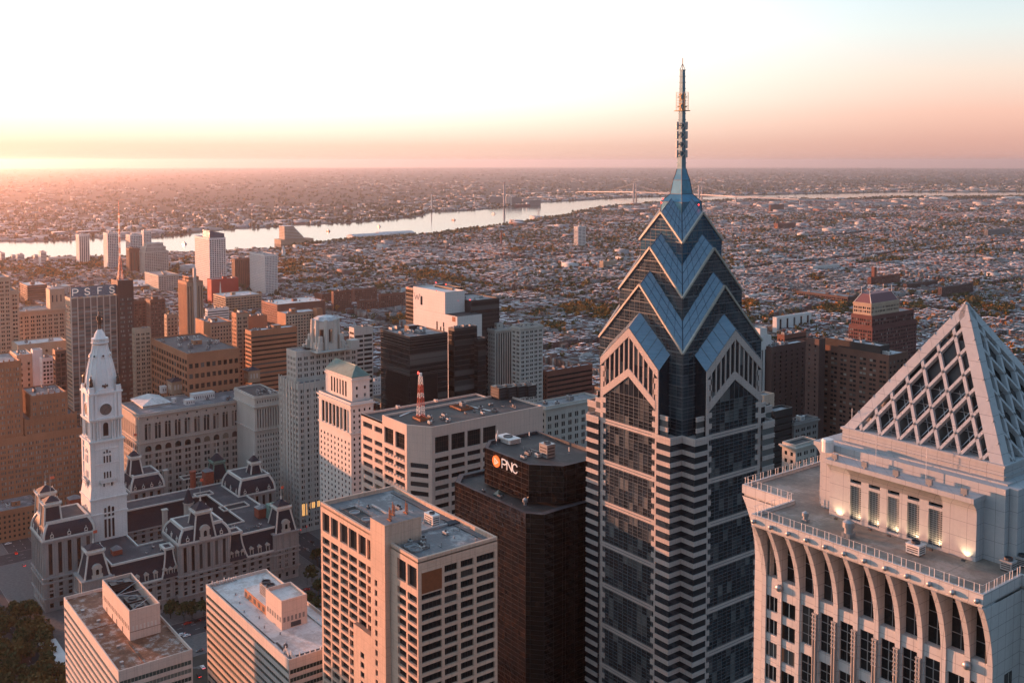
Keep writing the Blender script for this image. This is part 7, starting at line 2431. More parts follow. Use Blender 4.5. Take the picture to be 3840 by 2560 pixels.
plain('sign_blue', (.10, .15, .20), rough=.5, var=.3)
lamp_mat('letter_white', (.75, .66, .6), .12)
sign_tower()
# --- pale beige blocks at the left edge
def left_blocks():
 x, y, z, ln, lw = place(Z1(-60, 765), None, X1_(84), 1010, ln=40)
 root = thing('beige_tower', 'tall beige stone tower cut by the left edge', 'office tower', (x, y, 0))
 BLD.append((x, y - lw - 22, x + ln, y))
 block(root, x, y, z, ln, lw, 'buff_brick', 'dark_glass', G, G2, cap=60)
 z2 = at(*Z1(84, 852), 1040).z
 block(root, x + 2, y - lw - .01, z2, 36, reach((x + 2, y - lw, z2), 0, -1, X1_(158)), 'buff_brick', 'dark_glass', G, G2, cap=40)
 x, y, z, ln, lw = place(Z1(90, 1055), None, X1_(640), 1085, ln=45)
 root = thing('beige_block', 'wide beige block with regular paired windows, left of the sign tower', 'office building', (x, y, 0))
 BLD.append((x, y - lw, x + ln, y))
 block(root, x, y, z, ln, lw, 'buff_brick', 'dark_glass', G, st('group', sp=6.2, k=2, gap=.7, fh=4.5, ww=.6, wh=.56, top=4), cap=90, cornice=1, units=6)
 q = at(*Z1(480, 890), 1090)
 penthouse(root, x + 8, y - lw * .85, x + 26, y - lw * .62, z - 1.2, q.z - z + 1, 'buff_brick')
 # low annexes in front
 for (c, r, D, m_, lab) in ((Z1(150, 1330), 560, 985, 'buff_brick', 'long low beige annex with white roof edge below the wide beige block'), (Z1(140, 1415), 275, 900, 'buff_brick', 'short beige annex with blank wall left of the pink slab')):
  x, y, z, ln, lw = place(c, None, X1_(r), D, ln=30)
  rt = thing('annex', lab, 'building', (x, y, 0)); BLD.append((x, y - lw, x + ln, y))
  block(rt, x, y, z, ln, lw, m_, 'dark_glass', PL, st('grid', sp=8, fh=5, ww=.3, wh=.5, top=5), cap=20, roof='roof_white', units=3)
 # orange brick setback block
 D = 800
 x, y, z, ln, lw = place(Z3(-140, 700), None, X1_(690), D, ln=50)
 root = thing('orange_setback_block', 'huge orange brick block with stepped towers and pale paired windows', 'office building', (x, y, 0))
 BLD.append((x, y - lw, x + ln, y))
 OW = st('group', sp=5.4, k=3, gap=.55, fh=4.35, ww=.66, wh=.55, top=3.5, dep=.25)
 ON = st('group', sp=5.4, k=3, gap=.55, fh=4.35, ww=.66, wh=.55, top=3.5, dep=.25)
 zb = at(*Z3(690, 690), D + 40).z
 block(root, x, y, zb, ln, lw, 'orange_brick', 'pale_window', ON, OW, cap=100, frame='white_trim')
 zprev = zb
 for (a, b, ty, ins) in ((-140, 190, 150, 2), (214, 642, 615, 2), (268, 566, 415, 5)):
  ya, yb = y - reach((x + ins, y, zb), 0, -1, a / 2.24), y - reach((x + ins, y, zb), 0, -1, b / 2.24)
  z2 = at(max(a, 5) / 2.24, 1300 + ty / 2.24, fdist((x + ins, ya))).z
  block(root, x + ins, ya, z2, ln - 2 * ins, abs(ya - yb), 'orange_brick', 'pale_window', ON, OW, z0=zb - 1.2, cap=40, frame='white_trim', units=5 if ty == 415 else 0)
  mb = MB()     # pinnacled parapet
  n = int(abs(ya - yb) / 4)
  for i in range(n + 1):
   t = ya + (yb - ya) * i / max(1, n)
   mb.box(x + ins - .35, t - .5, zb, x + ins, t + .5, z2 + 1.6)
  for i in range(int((ln - 2 * ins) / 4)):
   mb.box(x + ins + i * 4, ya, zb, x + ins + i * 4 + 1, ya + .35, z2 + 1.4)
  mb.build('piers', 'orange_brick', root)
left_blocks()
# --- big palazzo-like store behind the clock tower
def store():
 x, y, z, ln, lw = place(Z3(1165, 572), X1_(1010), X1_(2330), 830)
 ln = min(ln, 110)
 root = thing('palazzo_store', 'long grey stone store with arched windows and roof lantern, behind city hall', 'department store', (x, y, 0))
 BLD.append((x, y - lw, x + ln, y))
 mb, wa, wn = MB(), [], []
 fh = 5.6
 zlow = floors(0, z - 33, fh, .62, 1.0, .5)
 nb = 14
 xs = grouped(lw, nb, 2, .58, .7, 3)
 xsn = grouped(ln, 9, 2, .58, .7, 3)
 Face(mb, wa, (x, y), 'W', lw, 0, z - 1.2, xs, zlow + [(z - 22.5, z - 10.5)], .7)
 Face(mb, wn, (x, y), 'N', ln, 0, z - 1.2, xsn, zlow + [(z - 22.5, z - 10.5)], .7)
 mb.face([(x + ln, y - lw, 0), (x + ln, y, 0), (x + ln, y, z - 1.2), (x + ln, y - lw, z - 1.2)]); mb.face([(x, y - lw, 0), (x + ln, y - lw, 0), (x + ln, y - lw, z - 1.2), (x, y - lw, z - 1.2)])
 for zz, e in ((z - 2.2, 1.4), (z - 3.0, .9), (z - 25.5, .8), (z - 35, .7)):
  mb.box(x - e, y - lw - e, zz, x, y + e, zz + .8); mb.box(x, y, zz, x + ln + e, y + e, zz + .8)
 mb.build('wall', 'grey_warm_stone', root)
 emit(root, wa, 'mixed_glass', 'dark_mullion', 1, 1, 80)
 emit(root, wn, 'mixed_glass', 'dark_mullion', 1, 1, 20)
 for i in range(nb):
  t = 3 + (lw - 6) * (i + .5) / nb
  p = (lw - 6) / nb
  mb = MB()
  arch_pane(mb, 'W', x, y, t, z - 32.5, z - 27.5, p * .62, True, .6, .1)
  mb.build('arched_window', ['warm_glass', 'grey_warm_stone'], root)
  for dt in (-p * .165, p * .165):
   mb = MB(); arch_pane(mb, 'W', x, y, t + dt, z - 10.6, z - 8.6, p * .24, True, .35, .06); mb.build('window_head', ['warm_glass', 'grey_warm_stone'], root)
  mb = MB(); mb.box(x - .1, y - t - .6, z - 5.6, x + .02, y - t + .6, z - 4.2, 0); mb.build('attic_window', 'dark_glass', root)
 for i in range(9):
  t = 3 + (ln - 6) * (i + .5) / 9
  mb = MB()
  arch_pane(mb, 'N', x, y, t, z - 32.5, z - 27.5, (ln - 6) / 9 * .62, True, .6, .1)
  mb.build('arched_window', ['warm_glass', 'grey_warm_stone'], root)
 roof_deck(root, x, y - lw, x + ln, y, z, 'roof_grey', 'grey_warm_stone', 1.2, .8)
 zr = z - 1.2
 # tent-like roof light
 q = atz(*Z3(1200, 520), zr); q2 = atz(*Z3(1435, 485), zr)
 lx, ly = 34.0, abs(q.y - q2.y)
 mb = MB()
 mb.box(q.x, q.y - ly, zr, q.x + lx, q.y, zr + 2.2, 1)
 mb.loft([[(q.x - .8, q.y - ly - .8, zr + 2.2), (q.x + lx + .8, q.y - ly - .8, zr + 2.2), (q.x + lx + .8, q.y + .8, zr + 2.2), (q.x - .8, q.y + .8, zr + 2.2)], [(q.x + 9, q.y - ly / 2 - .3, zr + 7), (q.x + lx - 9, q.y - ly / 2 - .3, zr + 7), (q.x + lx - 9, q.y - ly / 2 + .3, zr + 7), (q.x + 9, q.y - ly / 2 + .3, zr + 7)]], 0)
 for i in range(22): mb.box(q.x - .06, q.y - ly * (i + .3) / 22, zr + .5, q.x, q.y - ly * (i + .75) / 22, zr + 1.8, 2)
 mb.build('roof_light', ['roof_white', 'white_trim', 'dark_steel'], root)
 # brick belvederes, tiled hip roof, plant boxes
 for (a, b, c_) in ((1480, 385, 6), (2115, 290, 6)):
  w0 = atz(*Z3(a, b), zr)
  h = 11
  mb = MB()
  mb.box(w0.x - c_, w0.y - c_, zr, w0.x + c_, w0.y + c_, zr + h, 0)
  mb.box(w0.x - c_ - .7, w0.y - c_ - .7, zr + h, w0.x + c_ + .7, w0.y + c_ + .7, zr + h + .8, 0)
  mb.loft([[(w0.x + s * p, w0.y + s * q_, zz) for p, q_ in ((-1, -1), (1, -1), (1, 1), (-1, 1))] for s, zz in ((c_ + .9, zr + h + .8), (.2, zr + h + 3.6))], 1)
  for k in (-3, 0, 3):
   mb.box(w0.x - c_ - .05, w0.y + k - .7, zr + 4, w0.x - c_, w0.y + k + .7, zr + 8.5, 2); mb.box(w0.x + k - .7, w0.y + c_, zr + 4, w0.x + k + .7, w0.y + c_ + .05, zr + 8.5, 2)
  mb.build('belvedere', ['tan_brick', 'slate', 'limestone'], root)
 w0 = atz(*Z3(1760, 355), zr)
 mb = MB()
 mb.box(w0.x - 9, w0.y - 18, zr, w0.x + 12, w0.y + 18, zr + 3)
 mb.loft([[(w0.x - 10, w0.y - 19, zr + 3), (w0.x + 13, w0.y - 19, zr + 3), (w0.x + 13, w0.y + 19, zr + 3), (w0.x - 10, w0.y + 19, zr + 3)], [(w0.x + 1, w0.y - 9, zr + 8), (w0.x + 2, w0.y - 9, zr + 8), (w0.x + 2, w0.y + 9, zr + 8), (w0.x + 1, w0.y + 9, zr + 8)]], 1)
 for i in range(16):
  t = w0.y - 18 + 36 * i / 15
  mb.tube((w0.x - 10, t, zr + 3.1), (w0.x + 1, w0.y + (t - w0.y) * .5, zr + 8.1), .2, 4, 0)
 mb.build('hip_roof', ['white_trim', 'slate'], root)
 for (a, b, sx, sy, sz) in ((1700, 440, 8, 20, 6), (2040, 400, 7, 14, 5), (1590, 480, 6, 8, 4), (1370, 385, 5, 5, 6), (1460, 470, 4, 3, 4)):
  w0 = atz(*Z3(a, b), zr)
  mb = MB(); mb.box(w0.x - sx / 2, w0.y - sy / 2, zr, w0.x + sx / 2, w0.y + sy / 2, zr + sz); mb.box(w0.x - sx / 2 - .2, w0.y - sy / 2 - .2, zr + sz, w0.x + sx / 2 + .2, w0.y + sy / 2 + .2, zr + sz + .3)
  for i in range(int(sy / 2)): mb.box(w0.x - sx / 2 - .06, w0.y - sy / 2 + i * 2 + .5, zr + sz * .3, w0.x - sx / 2, w0.y - sy / 2 + i * 2 + 1.2, zr + sz * .7, 1)
  mb.build('plant_box', ['unit_white', 'dark_steel'], root)
 clutter(root, x + 3, y - lw + 3, x + 30, y - lw * .45, zr, 12, 77, .8)
wall('grey_warm_stone', (.40, .35, .305), var=.14, joint=(2.2, 1.4, .06), streak=.3)
store()
# --- columned stone block, deco tower with lantern crown, green-roofed white tower
def columned():
 x, y, z, ln, lw = place(Z4(122, 418), Z4(112, 0)[0], Z4(345, 0)[0], 850)
 ln = 45
 root = thing('columned_block', 'pale stone block with a row of tall columns under its attic', 'office building', (x, y, 0))
 BLD.append((x, y - lw, x + ln, y))
 mb, ws = MB(), []
 Face(mb, ws, (x, y), 'W', lw, 0, z - 1.2, grouped(lw, 9, 1, .42, 0, 1.5), floors(0, z - 32, 4.6, .55, 1, .5) + [(z - 28, z - 11.5), (z - 6.5, z - 4.2)], .8)
 Face(mb, [], (x, y), 'N', ln, 0, z - 1.2, [], [], .5)
 mb.face([(x + ln, y - lw, 0), (x + ln, y, 0), (x + ln, y, z - 1.2), (x + ln, y - lw, z - 1.2)]); mb.face([(x, y - lw, 0), (x + ln, y - lw, 0), (x + ln, y - lw, z - 1.2), (x, y - lw, z - 1.2)])
 for zz, e in ((z - 9.8, 1.6), (z - 10.6, 1.0), (z - 30.6, 1.3), (z - 2.2, .8)): mb.box(x - e, y - lw - e, zz, x, y + e, zz + .8); mb.box(x, y, zz, x + ln, y + e, zz + .8)
 mb.build('wall', 'pale_stone', root)
 mb = MB()
 for i in range(10):
  t = 1.5 + (lw - 3) * i / 9
  mb.lathe(x - .1, y - t, [(1.0, z - 29.8), (.8, z - 28.5), (.68, z - 12.5), (1.0, z - 11)], 10)
 mb.build('columns', 'pale_stone', root)
 emit(root, ws, 'dark_glass', 'dark_mullion', 1, 1, 70)
 roof_deck(root, x, y - lw, x + ln, y, z, 'roof_dark', 'pale_stone', 1.2)
 clutter(root, x + 3, y - lw + 3, x + 25, y - 3, z - 1.2, 5, 31)
columned()
def deco_crown_tower():
 x, y, z, ln, lw = place(Z4(490, 312), Z4(330, 0)[0], Z4(720, 0)[0], 790)
 root = thing('deco_crown_tower', 'grey stone deco tower with setbacks and an open eight-sided lantern on top', 'office tower', (x, y, 0))
 BLD.append((x, y - lw, x + ln, y))
 S = st('group', sp=5.6, k=2, gap=.6, fh=4.6, ww=.56, wh=.56, top=3)
 block(root, x, y, z, ln, lw, 'pale_stone', 'dark_glass', S, S, cap=90)
 mb = MB()
 for i in range(8):
  t = x + ln * i / 7
  mb.box(t - .5, y, 10, t + .5, y + .6, z + 2)
 for i in range(6):
  t = y - lw * i / 5
  mb.box(x - .6, t - .5, 10, x, t + .5, z + 2)
 mb.build('piers', 'pale_stone', root)
 # second tier, set back towards the south-east
 c2 = at(*Z2(470, 1385), 800)
 x2, y2 = c2.x, c2.y
 l2 = reach(c2, 1, 0, X2_(390)); w2 = reach(c2, 0, -1, X2_(985))
 block(root, x2, y2, c2.z, min(l2, 45), w2, 'pale_stone', 'dark_glass', S, S, z0=z - 1.2, cap=40)
 c3 = at(*Z2(560, 1460), 790)
 # third tier under the lantern
 cc = at(*Z2(715, 1120), 822)
 cx, cy = cc.x, cc.y
 zt = cc.z
 z3 = at(*Z2(640, 1385), 812).z
 zb = c2.z - 1.2
 mb = MB()
 for (h, a, b) in ((16, zb, zb + (z3 - zb) * .4), (14, zb + (z3 - zb) * .4, z3)): mb.box(cx - h, cy - h, a, cx + h, cy + h, b)
 for sx in (-1, 1):
  for sy in (-1, 1):
   for k, (o, hh) in enumerate(((12.6, 4), (10.6, 8), (9.2, 13))):
    mb.box(cx + sx * o - 1.5, cy + sy * o - 1.5, z3, cx + sx * o + 1.5, cy + sy * o + 1.5, z3 + hh)
 mb.build('crown_base', 'pale_stone', root)
 z4 = at(*Z2(715, 1300), 822).z
 z5 = at(*Z2(715, 1185), 822).z
 mb = MB()
 mb.lathe(cx, cy, [(11.0, z3), (11.0, z4)], 8, rot=math.pi / 8)
 for k in range(8):
  a = math.pi / 8 + k * math.pi / 4
  px_, py_ = cx + 10.2 * math.cos(a), cy + 10.2 * math.sin(a)
  mb.lathe(px_, py_, [(2.1, z3), (1.9, z5), (1.6, zt + 1.5)], 6)
  a2 = a + math.pi / 8
  for o in (-1.0, 1.0):
   mb.lathe(cx + 9.6 * math.cos(a2) - o * 2.2 * math.sin(a2), cy + 9.6 * math.sin(a2) + o * 2.2 * math.cos(a2), [(.5, z4), (.45, z5)], 6)
 mb.lathe(cx, cy, [(10.6, z5), (10.9, z5 + 1), (10.4, zt), (10.0, zt)], 8, rot=math.pi / 8)
 mb.build('lantern', 'pale_stone', root)
 mb = MB(); mb.lathe(cx, cy, [(4.5, z4), (4.5, z5)], 8); mb.build('lantern_core', 'dark_brick', root)
 mb = MB(); mb.lathe(cx, cy, [(10.6, zt), (10.8, zt + .6), (9.0, zt + 1.6), (7.5, zt + 3.2), (.5, zt + 4.2)], 8, rot=math.pi / 8); mb.build('lantern_roof', 'roof_pale', root)
 for (h_, dx) in ((6, -14), (5, 13)):
  mb = MB(); mb.box(cx + dx - 4, cy - 22, c2.z - 1.2, cx + dx + 4, cy - 14, c2.z + h_); mb.build('roof_block', 'pale_stone', root)
 for (px_, py_) in ((1142, 1899), (1172, 1893), (1197, 1887), (1143, 1921)):
  q = planeX(x - .05, px_, py_)
  mb = MB(); mb.box(q.x, q.y - 2.2, q.z - 2.4, q.x + .04, q.y + 2.2, q.z + 2.4)
  for k in (-.75, .75): mb.box(q.x - .05, q.y + k - .1, q.z - 2.4, q.x, q.y + k + .1, q.z + 2.4, 1)
  mb.build('lit_window', ['lit_room', 'dark_mullion'], root)
lamp_mat('lit_room', (1, .5, .16), .3)
deco_crown_tower()
def green_roof_tower():
 x, y, z, ln, lw = place(Z4(930, 472), Z4(662, 0)[0], Z4(1117, 0)[0], 705)
 root = thing('green_roof_tower', 'slim white stone tower with green copper hip roof', 'office tower', (x, y, 0))
 BLD.append((x, y - lw, x + ln, y))
 SN = st('grid', n=9, fh=4.1, ww=.36, wh=.5, top=27, dep=.35)
 SW = st('grid', n=4, fh=4.1, ww=.34, wh=.5, top=3, dep=.35)
 block(root, x, y, z, ln, lw, 'white_stone_wall', 'dark_glass', SN, SW, cap=100, cornice=1.4, wall2='white_stone_wall')
 # colonnade of the top storeys on the north face
 mb = MB()
 for i in range(8):
  t = x + ln * (.1 + .8 * i / 7)
  mb.box(t - .55, y - .1, z - 22, t + .55, y + .55, z - 5.5)
 mb.box(x - .5, y, z - 5.5, x + ln + .5, y + .9, z - 4.6); mb.box(x - .5, y, z - 23, x + ln + .5, y + .9, z - 22); mb.box(x - .9, y - lw, z - 23, x, y + .9, z - 22)
 mb.build('colonnade', 'white_stone_wall', root)
 mb = MB()
 for i in range(7):
  t0 = x + ln * (.1 + .8 * (i + .22) / 7); t1 = x + ln * (.1 + .8 * (i + .78) / 7)
  mb.box(t0, y, z - 21.5, t1, y + .05, z - 5.8)
 mb.build('tall_glazing', 'dark_glass', root)
 c2 = at(*Z4(940, 262), 712)
 l2 = min(ln - 2, reach(c2, 1, 0, Z4(718, 0)[0])); w2 = reach(c2, 0, -1, Z4(1088, 0)[0])
 block(root, c2.x, c2.y, c2.z, l2, w2, 'white_stone_wall', 'dark_glass', st('grid', n=7, fh=4.4, ww=.34, wh=.52, top=16), st('grid', n=2, fh=5.6, ww=.24, wh=.42, top=4), z0=z - 1.2, cap=40, cornice=.8)
 mb = MB()
 for i in range(6):
  t0 = c2.x + l2 * (.18 + .64 * (i + .2) / 6)
  mb.box(t0, c2.y, c2.z - 15, t0 + l2 * .05, c2.y + .06, c2.z - 4)
 mb.build('tall_glazing', 'dark_glass', root)
 e = .6
 x0, x1, y1, y0, zz = c2.x - e, c2.x + l2 + e, c2.y + e, c2.y - w2 - e, c2.z + .05
 zr = at(*Z4(960, 195), 716).z
 inset = (y1 - y0) / 2
 zr = zz + 7.2
 mb = MB()
 if (x1 - x0) > (y1 - y0): r0, r1 = ((x0 + inset, (y0 + y1) / 2), (x1 - inset * .3, (y0 + y1) / 2))
 else: r0, r1 = (((x0 + x1) / 2 - .5, y0 + (x1 - x0) / 2), ((x0 + x1) / 2 + .5, y1 - (x1 - x0) / 2))
 a, b, c, d = (x0, y0, zz), (x1, y0, zz), (x1, y1, zz), (x0, y1, zz)
 p, q = (*r0, zr), (*r1, zr)
 mb.face([a, b, q, p]); mb.face([b, c, q]); mb.face([c, d, p, q]); mb.face([d, a, p])
 mb.build('copper_roof', 'verdigris_roof', root)
 mb = MB(); mb.tube(p, q, .4, 5)
 for s in (a, d): mb.tube(s, p, .3, 4)
 mb.build('roof_ridge', 'verdigris', root)
wall('white_stone_wall', (.60, .55, .50), var=.1, streak=.25)
green_roof_tower()
# --- white-walled hotel with the letter W, dark glass behind
def w_hotel():
 x, y, z, ln, lw = place(Z2(1722, 886), X2_(1455), None, 1000, lw=24)
 root = thing('white_wall_hotel', 'hotel tower with blank pale wall, one letter near its top and dark glass sides', 'hotel', (x, y, 0))
 BLD.append((x - 30, y - 40, x + ln + 20, y))
 lo = planeY(y + .4, *Z2(1825, 1092))
 S = st('plain')
 mb, ws = MB(), []
 Face(mb, ws, (x, y), 'N', ln, 0, z, [(ln * .70, ln * .77), (ln * .90, ln * .96)], [(z - 18, z - 8.6)] , .5, skip=lambda t, q: t > ln * .8)
 ws2 = []
 mb.box(x, y - lw, 0, x + .02, y - .01, z)
 mb.face([(x + ln, y - lw, 0), (x + ln, y, 0), (x + ln, y, z), (x + ln, y - lw, z)]); mb.face([(x, y - lw, 0), (x + ln, y - lw, 0), (x + ln, y - lw, z), (x, y - lw, z)]); mb.face([(x, y - lw, z - 2), (x + ln, y - lw, z - 2), (x + ln, y, z - 2), (x, y, z - 2)])
 mb.build('wall', 'white_panel_wall', root)
 emit(root, ws, 'dark_glass', 'dark_mullion', 0, 0, 10)
 # windows down the left edge
 for k in range(10):
  zz = z - 32 - k * 9.2
  mb = MB(); mb.box(x + ln * .9, y, zz - 3, x + ln * .96, y + .06, zz + 3); mb.build('window', 'dark_glass', root)
 # lower, nearer wing
 l2 = reach(lo, 1, 0, X2_(1460))
 w2 = 30
 mb = MB(); mb.box(lo.x, lo.y - w2, 0, lo.x + l2, lo.y, lo.z, 0, 1); mb.build('wing', ['white_panel_wall', 'roof_dark'], root)
 for (a, b) in ((1655, 1150), (1710, 1158), (1655, 1190), (1686, 1195), (1712, 1203)):
  q = planeY(lo.y, *Z2(a, b))
  mb = MB(); mb.box(q.x - 1.1, lo.y, q.z - 2.4, q.x + 1.1, lo.y + .06, q.z + 2.4); mb.build('window', 'dark_glass', root)
 q = planeY(lo.y, *Z2(1796, 1113)); mb = MB(); mb.box(q.x - 3, lo.y, q.z - 2.4, q.x + 3, lo.y + .06, q.z + 2.4); mb.build('louvre', 'rust', root)
 # the W
 a, b = planeY(y, *Z2(1463, 890)), planeY(y, *Z2(1510, 950))
 letter('W', a.x, b.x, b.z, a.z, y + .15, 'dark_steel', root, th=.4, depth=.2)
 # dark glass parts: left (east) and right (west) wings, and the plant frame behind
 e1 = reach((x, y - 3, z), 1, 0, X2_(1392)) - ln
 block(root, x + ln + .01, y - 3, z - 2.5, max(6, e1), 30, 'dark_metal_wall', 'dark_glass', CW, CW, cap=10, frame='dark_mullion')
 c = at(*Z2(1940, 957), 1008)
 l3 = reach(c, 1, 0, X2_(1725))
 block(root, c.x, c.y, c.z, l3, 36, 'dark_metal_wall', 'dark_glass', st('ribbon', fh=4.3, wh=.85, top=13, edge=.15, dep=.12, nv=10), CW, cap=30, frame='dark_mullion', units=3)
 c = at(*Z2(1785, 850), 1030)
 block(root, c.x, c.y, c.z, 34, 12, 'dark_metal_wall', 'dark_glass', CW, CW, z0=z - 30, cap=0, frame='dark_mullion')
 for (a, b, D) in ((1645, 806, 1030), (1730, 822, 1028), (1410, 850, 1010), (1648, 876, 1000), (1932, 950, 1008), (1830, 958, 1010)):
  q = at(*Z2(a, b), D); mb = MB(); ball(mb, (q.x, q.y, q.z), .55, 6); mb.build('warning_lamp', 'red_lamp', root)
wall('white_panel_wall', (.62, .57, .53), var=.06, joint=(3.1, 3.1, .06), streak=.12)
w_hotel()
# glazed terrace fins on the black glass block
r_, b_ = get('black glass office block with pale')
x0, y0, x1, y1, z = b_
mb = MB()
for zz in (z - 4, z - 9, z - 27, z - 31): mb.box(x0 - .5, y0, zz, x0, y1 + .5, zz + .45); mb.box(x0, y1, zz, x1, y1 + .5, zz + .45)
for i in range(28):
 t = y1 - (y1 - y0) * .72 * (i + .5) / 28
 mb.box(x0 - .9, t - .15, 0, x0, t + .15, z - 33)
for i in range(18):
 t = x0 + (x1 - x0) * .8 * (i + .5) / 18
 mb.box(t - .15, y1, 0, t + .15, y1 + .9, z - 33)
mb.build('facade_fins', 'dark_mullion', r_)
# --- red stepped apartment tower with hipped roof
def red_stepped():
 x, y, z, ln, lw = place(Z6(1056, 1405), X6_(1035), X6_(1430), 1250)
 ln = 34
 root = thing('red_stepped_tower', 'red brick apartment tower with setbacks, tan upper storeys and plum hipped roof', 'apartment tower', (x, y, 0))
 BLD.append((x, y - lw, x + ln, y))
 S = st('group', sp=6.2, k=2, gap=.7, fh=4.6, ww=.76, wh=.6, top=3)
 block(root, x, y, z, ln, lw, 'plum_brick', 'mixed_glass', S, S, cap=80)
 z2 = at(*Z6(1075, 1310), 1253).z
 l2 = reach((x + 2, y - 2, z2), 0, -1, X6_(1405))
 block(root, x + 2, y - 2, z2, ln - 4, l2, 'plum_brick', 'mixed_glass', S, S, z0=z - 1.2, cap=40)
 z3 = at(*Z6(1080, 1205), 1256).z
 l3 = reach((x + 4, y - 3, z3), 0, -1, X6_(1282))
 block(root, x + 4, y - 3, z3, ln - 8, l3, 'buff_brick', 'mixed_glass', S, S, z0=z2 - 1.2, cap=20, cornice=.8)
 zt = at(*Z6(1180, 1130), 1262).z
 mb = MB()
 cx0, cx1, cy1, cy0 = x + 5, x + ln - 5, y - 4, y - 2 - l3
 mb.loft([[(cx0, cy0, z3), (cx1, cy0, z3), (cx1, cy1, z3), (cx0, cy1, z3)], [(cx0 + 6, cy0 + 6, zt), (cx1 - 6, cy0 + 6, zt), (cx1 - 6, cy1 - 6, zt), (cx0 + 6, cy1 - 6, zt)]])
 mb.build('hipped_roof', 'plum_roof', root)
 mb = MB()
 for sx in (0, 1):
  for sy in (0, 1):
   a = ((cx1, cx0)[sx], (cy1, cy0)[sy], z3); b = ((cx1 - 6, cx0 + 6)[sx], (cy1 - 6, cy0 + 6)[sy], zt)
   mb.tube(a, b, .5, 5); mb.tube(b, (b[0], b[1], zt + 9), .3, 5)
 mb.build('roof_hips', 'white_trim', root)
wall('plum_brick', (.125, .05, .045), var=.2)
plain('plum_roof', (.13, .05, .06), rough=.6)
red_stepped()
# --- unseen office blocks added beyond the left edge to lay shade over city hall
for k, (x, y, ln, lw, z, wm) in enumerate(((985, -70, 55, 48, 74, 'limestone'), (930, 25, 60, 70, 80, 'tan_brick'), (860, 110, 60, 70, 88, 'light_concrete'), (800, 210, 60, 80, 92, 'red_brick'), (1090, -20, 60, 60, 76, 'buff_brick'), (1080, -118, 50, 44, 70, 'tan_brick'))):
 root = thing('shade_block', 'office block beyond the left edge, casting its shadow over the square', 'office building', (x, y, 0), 'office blocks beyond the left edge')
 block(root, x, y, z, ln, lw, wm, 'mixed_glass', G, G2, inline=True, units=3, seed=k)
 BLD.append((x, y - lw, x + ln, y))
# ---------------------------------------------------------------- ground, river, streets
FAR = [(-900, 915), (-300, 908), (0, 905), (110, 907), (281, 899), (357, 892), (470, 893), (571, 893), (759, 872), (900, 858), (1000, 854), (1120, 846), (1288, 838), (1418, 829), (1498, 820), (1590, 812), (1600, 797), (1690, 795), (1766, 791), (1884, 781), (1928, 774), (1987, 772), (2031, 761), (2170, 754), (2281, 747), (2400, 741), (2640, 739), (2730, 735), (2900, 732), (3050, 729), (3188, 727), (3318, 723), (3840, 722.5), (4700, 722)]
NEAR = [(-900, 1000), (-300, 985), (0, 975), (268, 968), (446, 959), (629, 948), (800, 944), (933, 937), (1052, 930), (1163, 914), (1253, 907), (1328, 899), (1430, 893), (1556, 884), (1659, 874), (1766, 858), (1884, 843), (1995, 828), (2062, 814), (2143, 805), (2160, 792), (2268, 774), (2393, 763), (2480, 756), (2640, 753), (2730, 748), (2900, 744), (3050, 745), (3184, 743), (3291, 736), (3840, 734), (4700, 733)]
def interp(tab, x):
 return np.interp(x, [p[0] for p in tab], [p[1] for p in tab])
def ground_d(py): return atz(1920, py, 0)
m, t, b = new_mat('earth')
v = N(t, 'ShaderNodeNewGeometry').outputs['Position']
n1 = noise(t, v, .0016, 6, .65)
n2 = noise(t, v, .012, 4, .7)
n3 = noise(t, v, .09, 3, .6)
c = ramp(t, math_n(t, 'ADD', math_n(t, 'MULTIPLY', n1, .5), math_n(t, 'MULTIPLY', n2, .5)), [(.36, (.030, .036, .022)), (.47, (.055, .05, .038)), (.54, (.075, .07, .065)), (.62, (.05, .05, .03))])
c = mix_c(t, math_n(t, 'MULTIPLY', math_n(t, 'GREATER_THAN', n3, .63), .5), c, (.22, .21, .20))
L(t, c, b.inputs['Base Color']); b.inputs['Roughness'].default_value = .95
b.inputs['Specular IOR Level'].default_value = .1
mb = MB(); n = 180
RG = 43000
for (ra, rb) in ((1, 1500), (1500, 6000), (6000, 16000), (16000, RG)):
 for k in range(n):
  a0, a1 = 2 * math.pi * k / n, 2 * math.pi * (k + 1) / n
  mb.face([(ra * math.cos(a0), ra * math.sin(a0), 0), (rb * math.cos(a0), rb * math.sin(a0), 0), (rb * math.cos(a1), rb * math.sin(a1), 0), (ra * math.cos(a1), ra * math.sin(a1), 0)])
tag(mb.build('ground', 'earth'), kind='structure')
# water
m, t, b = new_mat('water')
b.inputs['Base Color'].default_value = (.016, .02, .024, 1)
b.inputs['Roughness'].default_value = .10
b.inputs['IOR'].default_value = 1.33
v = N(t, 'ShaderNodeNewGeometry').outputs['Position']
bp = N(t, 'ShaderNodeBump'); bp.inputs['Strength'].default_value = .10; bp.inputs['Distance'].default_value = 1.5
nn = math_n(t, 'ADD', noise(t, v, .05, 5, .6), math_n(t, 'MULTIPLY', noise(t, v, .004, 4), 1.2))
L(t, nn, bp.inputs['Height']); L(t, bp.outputs[0], b.inputs['Normal'])
mb = MB()
rgs = random.Random(3)
xs_ = list(range(-900, 4701, 20))
fa = [interp(FAR, x) + rgs.uniform(-.9, .9) * (1 if x < 2300 else .25) for x in xs_]
ne = [interp(NEAR, x) + rgs.uniform(-2.0, 1.5) * (1 if x < 2300 else .3) for x in xs_]
for i in range(len(xs_) - 1):
 mb.face([tuple(atz(xs_[i], ne[i], .25)), tuple(atz(xs_[i + 1], ne[i + 1], .25)), tuple(atz(xs_[i + 1], fa[i + 1], .25)), tuple(atz(xs_[i], fa[i], .25))])
